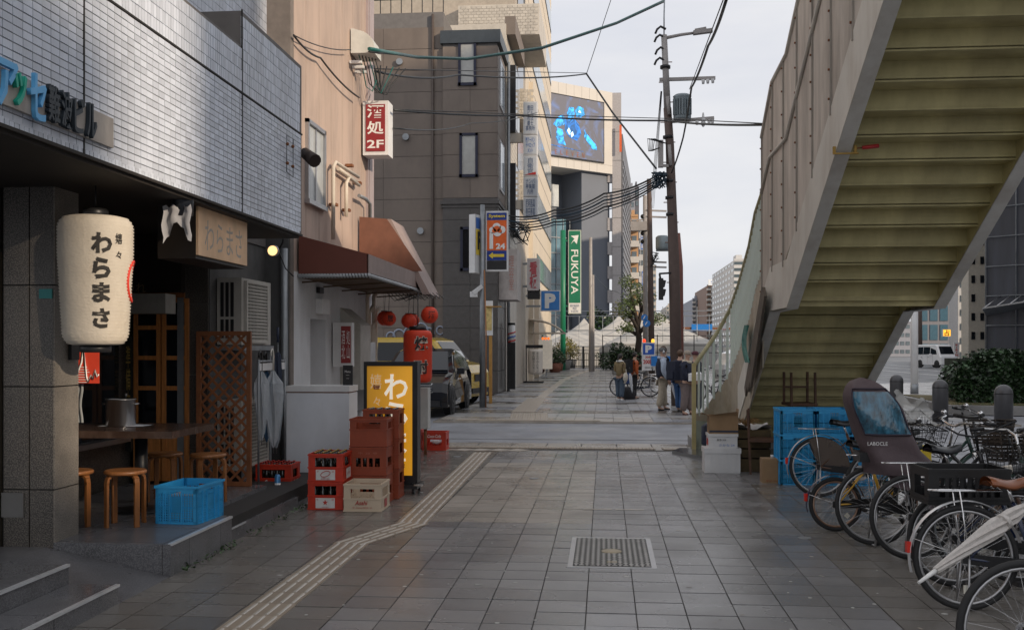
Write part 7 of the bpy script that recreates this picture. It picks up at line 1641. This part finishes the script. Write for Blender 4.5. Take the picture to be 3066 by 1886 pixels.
def bike(lab, x, y, rz, fm, r=.335, wb=1.08, rimm=None, fender=None, saddle=None, basket=None, rack=True, hb='city', lean=-4, skirt=None, small=False, seat_z=.86, hbz=1.02, steer=0, grip=None, stand=True, cat='bicycle', chain=None, spin=0):
    t = thing('bicycle', lab, cat, (x, y, 0), R(rz), 'bicycles parked along the edge of the paving under the stairs' if y < 16 else 'bicycles parked behind the waiting people'); t.rotation_euler.x = R(lean)
    rimm = rimm or M_alu; ty, ri, sp, hu, rf_ = wheel_meshes(r, rimm)
    for xx, st in ((0,0),(wb,steer)):
        o = inst('wheel', ty, t, (xx,0,r), (0,R(random.uniform(0,90)+spin),R(st)))
        inst('rim', ri, o, (0,0,0)); inst('spokes', sp, o, (0,0,0)); inst('hub', hu, o, (0,0,0)); inst('reflector', rf_, o, (0,0,0))
    bb = Vector((.44,0,.27)); st_ = Vector((.31,0,seat_z-.16)); hd0, hd1 = Vector((wb-.145,0,.60+(.02 if not small else .02))), Vector((wb-.20,0,.80))
    b = B(); T = lambda q, rr=.016: b.tube(q, rr, 8)
    T([bb, st_], .016); T([hd0, hd1], .02)
    if small: T([bb, Vector((wb-.35,0,.42)), hd0], .026)
    else: T([bb, Vector((.6,0,.33)), Vector((wb-.3,0,.5)), hd0], .019); T([st_*.55+bb*.45, Vector((.62,0,.46)), hd1+Vector((0,0,-.06))], .016)
    for s in (-1,1): T([bb+Vector((0,.03*s,0)), Vector((0,.06*s,r))], .009); T([st_*.85+bb*.15, Vector((0,.06*s,r))], .008)
    b.build('frame', fm, t)
    b = B(); T = lambda q, rr=.016: b.tube(q, rr, 8)
    for s in (-1,1): b.tube([hd0+Vector((.0,.04*s,-.01)), Vector((wb-.03,.055*s,r+.12)), Vector((wb,.055*s,r))], .011, 8)
    b.cyl(hd0+Vector((0,-.05,0)), hd0+Vector((0,.05,0)), .014); b.build('fork', M_chrome if not small else fm, t)
    b = B(); b.tube([hd1, Vector((wb-.235,0,hbz-.03))], .012, 8); b.build('stem', M_chrome if hb == 'city' else M_black, t)
    top = Vector((wb-.235,0,hbz-.03)); ck = math.cos(R(steer)); sk = math.sin(R(steer))
    def rot(p): q = Vector(p)-top; return top+Vector((q.x*ck-q.y*sk, q.x*sk+q.y*ck, q.z))
    if hb == 'city': hp_ = [(top.x-.20,-.29,hbz+.0),(top.x-.10,-.25,hbz+.01),(top.x+.03,-.14,hbz+.0),(top.x+.02,-.04,hbz-.04),(top.x+.02,.04,hbz-.04),(top.x+.03,.14,hbz),(top.x-.10,.25,hbz+.01),(top.x-.20,.29,hbz)]
    else: hp_ = [(top.x-.04,-.3,hbz+.02),(top.x,-.1,hbz),(top.x,.1,hbz),(top.x-.04,.3,hbz+.02)]
    hp_ = [rot(q) for q in hp_]; b = B(); b.tube(hp_, .0115, 8); b.build('handlebar', M_chrome if hb == 'city' else M_black, t)
    for s, q0, q1 in ((-1,hp_[0],hp_[1]),(1,hp_[-1],hp_[-2])):
        b = B(); d = (q1-q0).normalized(); b.tube([q0, q0+d*.11], [.017,.015], 8); b.build('grip', grip or M_black, t)
        b = B(); b.tube([q0+d*.13, q0+d*.12+Vector((.06,0,-.02)), q0+d*.02+Vector((.07,0,-.05))], .006, 5); b.build('brake_lever', M_alu, t)
    b = B(); b.ball(hp_[1]+Vector((.02,0,.035)), .028, 1,1,.8,10); b.build('bell', M_chrome, t)
    b = B(); b.tube([hp_[1]+Vector((.06,0,0)), hp_[1]+Vector((.2,.05,-.05)), Vector((wb-.12,.02,.72)), Vector((wb-.05,.03,.5))], .004, 5); b.tube([hp_[-2]+Vector((.06,0,0)), hp_[-2]+Vector((.18,-.05,-.08)), Vector((wb-.2,-.02,.7)), Vector((.45,.02,.4))], .004, 5); b.build('brake_cables', M_black, t)
    # saddle
    sz = Vector((.27,0,seat_z)); b = B()
    def sadd(s, q):
        xx = -.13+.27*s; wv = .105*(1-s)**.9*(1 if s > .08 else .75+3*s)+.02+.012*math.sin(3.1*s); a = (q-.5)*math.pi
        return sz+Vector((xx, wv*math.sin(a)*1.0, -.03*(1-math.cos(a))*1.6+.012*math.cos(6*s)))
    b.grid(sadd, 12, 10); b.grid(lambda s, q: sadd(s, q)+Vector((0,0,-.028 if 0<q<1 else -.0)), 12, 10); b.build('saddle', saddle or mat('black_saddle',(.012,.014,.018),.3), t)
    b = B(); b.tube([st_, sz+Vector((.0,0,-.04))], .0125, 8); b.tube([sz+Vector((-.1,-.04,-.03)), sz+Vector((.02,-.02,-.05)), sz+Vector((.1,0,-.03))], .004, 5)
    for s in (-1,1):
        if saddle and saddle.name != 'black_saddle': b.tube([sz+Vector((-.06+.0,s*.05,-.04+.01*math.sin(k*3))) if False else sz+Vector((-.07+.012*math.cos(k), s*.05+.012*math.sin(k), -.07+.004*k)) for k in range(9)], .004, 4)
    b.build('seat_post', M_chrome, t)
    if fender:
        for (cx_, a0, a1) in ((0,R(15),R(195)),(wb,R(15),R(150))):
            b = B(); rr = r+.022
            b.grid(lambda s, q: Vector((cx_+(rr+.008*math.cos((q-.5)*3))*math.cos(a0+(a1-a0)*s), (q-.5)*.052, r+(rr+.008*math.cos((q-.5)*3))*math.sin(a0+(a1-a0)*s))), 22, 4); b.build('mudguard', fender, t)
        b = B()
        for s in (-1,1): b.tube([(0,.055*s,r),(-(r+.02)*math.cos(R(20)),.028*s,r+(r+.02)*math.sin(R(20)))], .003, 4)
        b.build('mudguard_stay', M_chrome, t)
        b = B(); b.box(-r-.04,-r-.015,-.02,.02,r+.03,r+.1); b.build('rear_reflector', mat('red_reflector',(.5,.02,.01),.15,emit=.03), t, bevel=.004)
    if rack:
        z = 2*r+.09; b = B()
        for s in (-1,1): b.tube([(.22,s*.05,z),(-.15,s*.06,z),(-.22,s*.03,z)], .006, 5); b.tube([(-.05,s*.06,z),(0,s*.065,r)], .005, 5)
        b.tube([(.2,0,z),(-.22,0,z)], .005, 5)
        for k in range(4): b.tube([(.15-.1*k,-.055,z),(.15-.1*k,.055,z)], .004, 4)
        b.build('rear_rack', M_chrome, t)
    if skirt: 
        b = B()
        for s in (-1,1): b.prism([Vector((0,s*.045,r))]+[Vector((r*.98*math.cos(a), s*.045, r+r*.98*math.sin(a))) for a in [R(-5+13*k) for k in range(10)]], (0,.004*s,0))
        b.build('skirt_guard', skirt, t)
    if basket:
        bx_, wz = Vector((wb+.06,0,.72)), .24; b = B()
        def ring(z, k): return [bx_+Vector((sx_*.15*k, sy_*.19*k, z)) for sx_, sy_ in ((-1,-1),(1,-.75),(1,.75),(-1,1))]
        lo_, hi_ = ring(0,.8), ring(wz,1.05)
        if basket == 'rattan':
            for k in range(8): q = [lo_[i].lerp(hi_[i], k/7.5)+Vector((0,0,.005)) for i in range(4)]; b.tube(q, .013, 5, closed=True)
            for i in range(4):
                for f in (0,.33,.66): p0 = lo_[i].lerp(lo_[(i+1)%4],f); p1 = hi_[i].lerp(hi_[(i+1)%4],f); b.tube([p0,p1],.006,4)
        else:
            for k in range(1,7): q = [lo_[i].lerp(hi_[i], k/7) for i in range(4)]; b.tube(q, .0022, 3, closed=True)
            b.tube(hi_, .006, 5, closed=True); b.tube(lo_, .004, 5, closed=True)
            for i in range(4):
                for f in range(9): p0 = lo_[i].lerp(lo_[(i+1)%4],f/9); p1 = hi_[i].lerp(hi_[(i+1)%4],f/9); b.tube([p0,p1],.002,3)
            for f in range(6): b.tube([lo_[0].lerp(lo_[1],f/5), lo_[3].lerp(lo_[2],f/5)],.002,3)
        b.build('front_basket', mat('rattan_dark',(.06,.045,.035),.7) if basket == 'rattan' else M_dark, t)
    b = B(); b.lathe([(.085,-.003),(.085,.003)], bb+Vector((0,-.05,0)), 20, 'y'); b.build('chainring', M_alu, t)
    b = B(); ang = R(spin*3+30)
    for s in (-1,1):
        e = bb+Vector((s*.165*math.cos(ang), -s*.0, s*.165*math.sin(ang))); e.y = s*.07; b.obb(Vector((bb.x,e.y,bb.z)), e, .012, .02); b.box(e.x-.04,e.x+.04,e.y,e.y+.09*s,e.z-.012,e.z+.012)
    b.build('crank', M_dark, t)
    b = B(); b.prism([bb+Vector((.1,-.06,.05)),bb+Vector((.1,-.06,-.05)),Vector((-.04,-.06,r-.03)),Vector((-.04,-.06,r+.03))],(0,.012,0)); b.build('chain_guard', chain or M_dark, t, bevel=.003)
    if stand: b = B(); b.tube([(0,-.06,r),(-.03,-.1,.01)], .008, 6); b.tube([(0,.06,r),(-.03,.1,.01)], .008, 6); b.tube([(-.03,-.1,.01),(-.03,.1,.01)], .008, 6); b.build('kickstand', M_alu, t)
    return t
M_fnavy = mat('navy_frame_paint',(.01,.02,.06),.25,coat=.5); M_fblk = mat('black_frame_paint',(.012,.012,.014),.3,coat=.3); M_fyel = mat('yellow_frame_paint',(.6,.33,.02),.3,coat=.4); M_fgrn = mat('green_frame_paint',(.02,.05,.04),.3); M_fbrn = mat('brown_frame_paint',(.1,.05,.03),.3)
M_sbr = mat('brown_leather',(.22,.07,.025),.3,var=.15); M_swh = mat('worn_white_vinyl',(.55,.5,.42),.4,grime=.5); M_rcop = mat('copper_rim',(.35,.22,.16),.35,.7)
bike('grey bicycle with a skirt guard over its back wheel, standing against the blue crates',2.4,11.86,2,M_fbrn,fender=M_alu,skirt=mat('brown_mesh_guard',(.10,.075,.06),.5,alpha=.75),basket='wire')
bike('small wheeled folding bicycle with a yellow frame and copper coloured rims',2.1,9.66,6,M_fyel,r=.245,wb=.95,rimm=M_rcop,fender=M_fnavy,rack=False,hb='flat',small=True,seat_z=.82,hbz=.98,stand=False)
bike('bicycle carrying the child seat under the mauve rain cover',2.28,9.0,3,M_fblk,basket='rattan',hbz=1.08,hb='flat')
bike('black bicycle with silver rims beside the one with the rain cover',2.42,8.42,5,M_fgrn,basket='wire',rack=True,seat_z=.9,steer=12,grip=M_black)
bike('bicycle with a torn white saddle carrying the black crate',2.45,7.50,4,M_fnavy,saddle=M_swh,basket='wire',fender=None,seat_z=.84)
bike('bicycle with a polished silver mudguard and brown leather saddle',2.3,6.83,3,M_fnavy,fender=mat('bright_steel'),saddle=M_sbr,basket='wire',seat_z=.84,rimm=M_alu)
bike('nearest bicycle, its black wheel cut off by the lower right corner',1.99,5.08,6,M_fnavy,rack=False,rimm=M_alu,stand=True,seat_z=.88)
bike('bicycle with a dark slatted rattan basket in the middle of the row',2.72,10.55,5,M_fgrn,basket='rattan',hb='flat',hbz=1.06,steer=-15)
bike('rusty bicycle squeezed between the black one and the white saddled one',2.75,8.0,7,M_fbrn,basket='wire',steer=20,seat_z=.8,hbz=.98,rimm=M_galv)
bike('bicycle with a wide wire basket beyond the brown saddle',2.95,6.1,8,M_fblk,basket='wire',steer=-10)
bike('black bicycle facing the row from the lane side with its basket towards the paving',3.95,9.7,184,M_fblk,basket='wire',steer=15)
bike('green bicycle facing the row next to the brown saddle',4.0,7.7,182,M_fgrn,basket='wire',fender=mat('bright_steel'),steer=-15)
bike('dark blue bicycle with a big blue cover on its basket behind the person in orange',gd(1536,952).x+.35,gd(1536,952).y,165,M_fnavy,basket='wire',fender=M_chrome)
b = B(); b.box(-.2,.2,-.22,.22,0,.42); cv = b.build('basket_cover', Cl('blue_cover_cloth',(.02,.05,.16)), None, bevel=.06); cv.location = (gd(1536,952).x-.35,gd(1536,952).y+.15,.42); tag(cv,'blue cloth cover wrapped over a bicycle basket behind the person in orange','cover')
bike('silver bicycle parked behind the man with headphones',gd(1612,945).x+.6,gd(1612,945).y,170,M_alu,basket='wire',fender=M_chrome)
bike('bicycle glimpsed through the stair balusters',3.7,31,150,M_fblk,basket='wire'); bike('second bicycle glimpsed through the stair balusters, farther right',4.6,32,160,M_fnavy,basket='wire')
b = B(); b.box(-.5,.5,-.3,.3,0,.35); o = b.build('blue_tarp', mat('blue_tarp_cloth',(.01,.16,.5),.5), bevel=.08); o.location = (gd(1607,960).x+.1,gd(1607,960).y+4,1.0); tag(o,'bright blue tarpaulin bundle behind the man with headphones','tarpaulin')
# rain cover
M_mv = mat('mauve_fabric',(.10,.072,.08),.65,var=.12,scale=9,bump=.3,bscale=40)
rc = thing('rain_cover','mauve child seat rain cover with a clear window and small white lettering on the bicycle','rain cover',(2.24,8.98,.0))
def sec(z):
    u = (z-.62)/.80
    if u < .25: cx_ = .13-.25*u; hx = .32-.4*u
    else: cx_ = .0675+.0*u; hx = .22
    cx_ += .15-.30*u; e = max(0,(u-.62)/.38); k = math.sqrt(max(.0,1-e*e))
    return cx_, hx*max(k,.05)*(1 if u > .25 else 1), .23*max(k,.06)
def rcov(s, q):
    z = .62+.80*q; cx_, hx, hy = sec(z); a = 2*math.pi*s; ca, sa = math.cos(a), math.sin(a); p_ = .62
    w_ = .012*math.sin(14*q+3*s*6)*(1-q)+.008*math.sin(30*s)*(1-q)
    return Vector((cx_+(hx+w_)*math.copysign(abs(ca)**p_,ca), (hy+w_)*math.copysign(abs(sa)**p_,sa), z))
b = B(); b.grid(rcov, 48, 30); b.build('cover', M_mv, rc)
b = B(); b.grid(lambda s, q: rcov(.60+.28*s, .42+.44*q)+Vector((0,-.012,0)), 12, 12); b.build('window', mat('clear_blue_vinyl',(.02,.10,.16),.05,var=.9,scale=4,spec=1,stretch=(5,1,2.5),bump=.4,bscale=9), rc)
b = B(); edge = [(.60+.28*k/8,.42) for k in range(9)]+[(.88,.42+.47*k/8) for k in range(1,9)]+[(.88-.28*k/8,.89) for k in range(1,9)]+[(.60,.89-.47*k/8) for k in range(1,8)]
b.tube([rcov(s,q)+Vector((0,-.014,0)) for s,q in edge],.008,5,closed=True); b.build('piping', mat('dark_mauve',(.03,.02,.035),.5), rc)
pp = rcov(.70,.33); text('lettering','LABOCLE',(pp.x-.02,pp.y-.014,pp.z),.16,.03,M_inkw,rc)
b = B(); b.grid(lambda s,q: Vector((.1+.45*s, -.12+.02*math.sin(9*s)-.1*q, .82-.30*s-.25*q+.03*math.sin(7*s+5*q))), 12, 8); b.build('skirt', M_mv, rc)
b = B(); b.box(-.12,.2,-.12,.12,.72,.80); b.build('child_seat', M_black, rc)
# black crate on the bicycle
bk = thing('bicycle_crate','black plastic crate strapped on the rack of a bicycle in the row','crate',(2.40,7.28,.63),R(4))
crate_body(.54,.34,.24,win=(.2,.75),bars=7).build('crate_body', mat('black_crate',(.012,.012,.013),.4), bk)
wu = thing('closed_umbrella','long white closed umbrella slung diagonally across the nearest bicycles','umbrella',(1.6,5.7,.35))
A_ = pyd(2205,1398,5.75); B_ = pyd(2475,1205,6.3); d = (B_-A_).normalized(); Lw = (B_-A_).length
b = B(); pr = [(.0,.008),(.08,.012),(.14,.018),(.4,.034),(.68,.05),(.74,.04),(.80,.046),(.9,.03),(.97,.012)]
s1v = d.cross(Vector((0,0,1))).normalized(); s2v = d.cross(s1v); rg = []
for t_, r_ in [(pr[2+i//3][0]+(pr[3+i//3][0]-pr[2+i//3][0])*(i%3)/3, pr[2+i//3][1]+(pr[3+i//3][1]-pr[2+i//3][1])*(i%3)/3) for i in range(18)]:
    rg.append([b.bm.verts.new(A_+d*Lw*t_+(s1v*math.cos(a+t_*2.2)+s2v*math.sin(a+t_*2.2))*r_*(1.12 if k_%2 else .74)) for k_, a in enumerate([2*math.pi*j/16 for j in range(16)])])
for Aq, Bq in zip(rg, rg[1:]):
    for i in range(16): b.bm.faces.new((Aq[i],Aq[(i+1)%16],Bq[(i+1)%16],Bq[i]))
b.tube([A_+d*Lw*.72,A_+d*Lw*.75],[.052,.05],10); local(wu, b, 'canopy', mat('white_umbrella_cloth',(.52,.49,.46),.6,var=.12,stretch=(6,6,1),scale=6))
b = B(); b.tube([A_, A_+d*Lw*.15],[.009,.014],8); local(wu, b, 'tip', M_inkw); b = B(); b.tube([B_-d*.1,B_+d*.5],.007,6); local(wu, b, 'shaft', M_chrome)
b = B(); q0 = pyd(2145,940,9.6)
b.grid(lambda s,t_: q0+Vector((.34*s+.03*math.sin(9*t_), .05*math.sin(8*s+3*t_), -.12*s-.24*t_*(1-.4*s)+.04*math.sin(11*s))), 12, 8); tag(b.build('plastic_bag', mat('translucent_bag',(.6,.6,.58),.2,alpha=.6)),'crumpled translucent plastic bag draped over the handlebars behind the rain cover','bag')
yb_ = thing('yellow_bag','yellow bag with black lettering wedged behind the dark saddles','bag',(2.65,9.25,.68)); b = B(); b.box(-.14,.16,-.02,.02,0,.15); b.build('panel', M_ye, yb_, bevel=.01); text('lettering','IMI',(0,-.024,.06),.12,.05,M_inkk,yb_,bold=.05)
b = B(); b.tube([pyd(2270,1025,8.3),pyd(2300,1042,8.3),pyd(2335,1048,8.3),pyd(2375,1035,8.3),pyd(2440,1010,8.3)],.008,5); tag(b.build('lock_chain', M_dark),'dark lock chain looping between the handlebars','chain')
b = B()
for k in range(16):
    p = Vector((random.uniform(2.9,3.7),random.uniform(6.6,11.5),random.uniform(.75,1.0))); q = p+Vector((random.uniform(.05,.25),random.uniform(-.25,.25),random.uniform(-.3,.1))); m_ = (p+q)/2+Vector((.12,0,.1)); b.tube([p,m_,q],.004,4)
b.build('brake_cable_tangle', M_wire, None, kind='stuff')['label'] = 'loose brake cables and locks among the parked bicycles'
# ================= UNDER THE STAIRS =================
s1_ = thing('styrofoam_box','large ribbed white styrofoam box on the ground by the stair foot','box',(1.56,14.15,0))
b = B(); b.box(-.235,.235,-.18,.18,0,.26); b.build('base', M_white, s1_, bevel=.01)
b = B(); b.box(-.245,.245,-.19,.19,.262,.33); b.build('lid', M_white, s1_, bevel=.01); b = B()
for x in (-.15,-.05,.06,.16): b.box(x-.012,x+.012,-.19,-.18,.02,.25)
b.build('rib', M_white, s1_)
s2_ = thing('styrofoam_box','smaller white printed styrofoam box on top of the ribbed one','box',(1.57,14.15,.33)); b = B(); b.box(-.19,.19,-.15,.15,0,.15); b.build('base', M_white, s2_, bevel=.008); b = B(); b.box(-.2,.2,-.16,.16,.152,.19); b.build('lid', M_white, s2_, bevel=.008)
text('lettering','鮮魚 508',(-.02,-.153,.11),.12,.03,M_inkk,s2_); text('lettering','さかな 24',(.05,-.153,.04),.2,.03,M_inkb,s2_); b = B(); b.box(-.192,-.19,-.1,.1,.03,.12); b.build('red_mark', M_inkr, s2_)
M_card = mat('cardboard',(.30,.19,.10),.8,var=.08); cb_ = thing('cardboard_box','open brown cardboard box with a blue stripe on top of the white boxes','box',(1.58,14.15,.52))
b = B()
for x0,x1,y0,y1 in ((-.19,.19,-.15,-.145),(-.19,.19,.145,.15),(-.19,-.185,-.145,.145),(.185,.19,-.145,.145),(-.185,.185,-.145,.145)): b.box(x0,x1,y0,y1,0,.24 if y1-y0 < .2 or x1-x0 < .1 else .005)
b.build('walls', M_card, cb_); b = B(); b.face([(-.19,-.15,.24),(.19,-.15,.24),(.17,-.2,.3),(-.1,-.25,.27)][::1]); b.face([(-.19,-.15,.24),(-.19,.15,.24),(-.3,.13,.25),(-.27,-.16,.28)]); b.face([(.19,-.15,.24),(.19,.15,.24),(.2,.14,.32),(.2,-.14,.33)]); b.build('flap', M_card, cb_); b = B(); b.box(-.191,.191,-.152,-.1501,.02,.045); b.build('blue_stripe', M_navyf, cb_)
tb3 = thing('tan_box','tall tan carton with a small white spout on the ground beside the blue crates','box',(2.05,13.1,0)); b = B(); b.box(-.115,.115,-.1,.1,0,.3); b.build('carton', M_card, tb3, bevel=.004); b = B(); b.cyl((.02,0,.3),(.02,0,.34),.02); b.build('spout', M_white, tb3); text('lettering','醤油 18L',(.0,-.102,.03),.14,.02,mat('brown_print'),tb3)
first = basket('blue_crate','bottom left blue plastic crate of the stack under the stairs',2.34,13.1,0,.42,.5,.305,0,'blue crates stacked under the stairs')
for i,(dx,k) in enumerate(((0,1),(0,2),(.43,0),(.43,1),(.43,2),(.86,0),(.86,1))):
    o = copy_tree(first); o.location = (2.34+dx,13.1,.308*k); o['label'] = ('bottom','middle','top')[k]+' blue plastic crate in the '+('left','centre','right')[round(dx/.43)]+' column under the stairs'
M_ow = mat('dark_old_wood',(.09,.04,.02),.6,var=.3,scale=8)
def chair(lab, x, y, z, rz, flip=False):
    t = thing('wooden_chair', lab, 'chair', (x,y,z), R(rz)); 
    if flip: t.rotation_euler.x = R(180)
    for sx in (-1,1):
        b = B(); b.obb((sx*.17,-.16,0),(sx*.17,-.16,.45),.03,.03,up=(0,1,0)); b.build('leg', M_ow, t); b = B(); b.obb((sx*.17,.16,0),(sx*.17,.2,.85),.03,.03,up=(0,1,0)); b.build('rear_leg', M_ow, t)
    b = B(); b.box(-.2,.2,-.19,.19,.43,.47); b.build('seat', M_ow, t, bevel=.01); b = B(); b.box(-.155,.155,.185,.205,.7,.82); b.box(-.155,.155,-.17,-.15,.2,.23); b.build('rail', M_ow, t); return t
chair('upturned dark wooden chair with its legs in the air behind the blue crates',2.75,15.0,1.32,8,True); chair('dark wooden chair standing between the cartons and the blue crates',2.1,14.0,.0,80)
wc_ = thing('mossy_wooden_crate','rotting mossy wooden crate behind the white styrofoam boxes','crate',(1.98,14.35,0)); b = B()
for k in range(4): b.box(-.28,.24,-.2,.2,.06+.13*k,.17+.13*k)
b.box(-.29,.25,-.21,.21,0,.06); b.build('planks', mat('mossy_wood',(.1,.07,.03),.9,var=.4,grime=.5), wc_); b = B(); b.grid(lambda s,q: Vector((-.25+.5*s,-.2+.4*q,.6+.04*math.sin(9*s+5*q))),8,6); b.build('newspaper', M_white, wc_)
dg = thing('dry_plant','tuft of dry straw grass lying on the mossy wooden crate','plant',(1.9,14.2,.6)); b = B()
for _ in range(120): a = random.uniform(0,6.3); l = random.uniform(.1,.25); b.tube([(0,0,0),(math.cos(a)*l*.5,math.sin(a)*l*.5,l*.5),(math.cos(a)*l,math.sin(a)*l,l*.3)],.002,3)
b.build('straw', mat('straw',(.3,.17,.06),.9), dg)
b = B(); b.lathe([(.08,0),(.1,.02),(.1,.26),(.05,.3)],(1.42,14.4,.33),14); tag(b.build('blue_pot', M_navyf),'dark blue plastic jug behind the cardboard box','jug')
# ================= OFF-FRAME BLOCKS ADDED TO SHAPE THE SUNLIGHT =================
M_ob = mat('blocker_concrete',(.45,.44,.42),.7)
def across(lab, s0, s1, h):
    cx, cy = 56, (s0+s1)/2-.7002*56; hw = (s1-s0)/2*math.cos(R(35))
    t = thing('sun_blocker', lab, 'building', (cx,cy,0), R(-35)); b = B(); b.box(-6,6,-hw,hw,-.05,h); b.build('wall', M_ob, t)
    b = B()
    for k in range(int(h/3.4)): b.box(-6.03,-6,-hw+.3,hw-.3,3.4*k+1,3.4*k+2.7)
    b.build('window_band', M_glass, t)
for lab, s0, s1, h in (('tall unseen block added behind the camera to keep the sun off the street',-30,4.46,30),('low unseen block added to let a slit of sun pass above it',4.48,5.75,23.8),('tall narrow unseen block added to shade part of the tiled facade',5.77,9.4,31),('mid height unseen block added to shade the street below the peach wall',9.42,14.6,26.3),('long tall unseen block added to keep the sun off the lane and brown building',14.62,38,37),('long mid height unseen block added to shade the far pavement and tents',38.02,103,24.5)): across(lab, s0, s1, h)
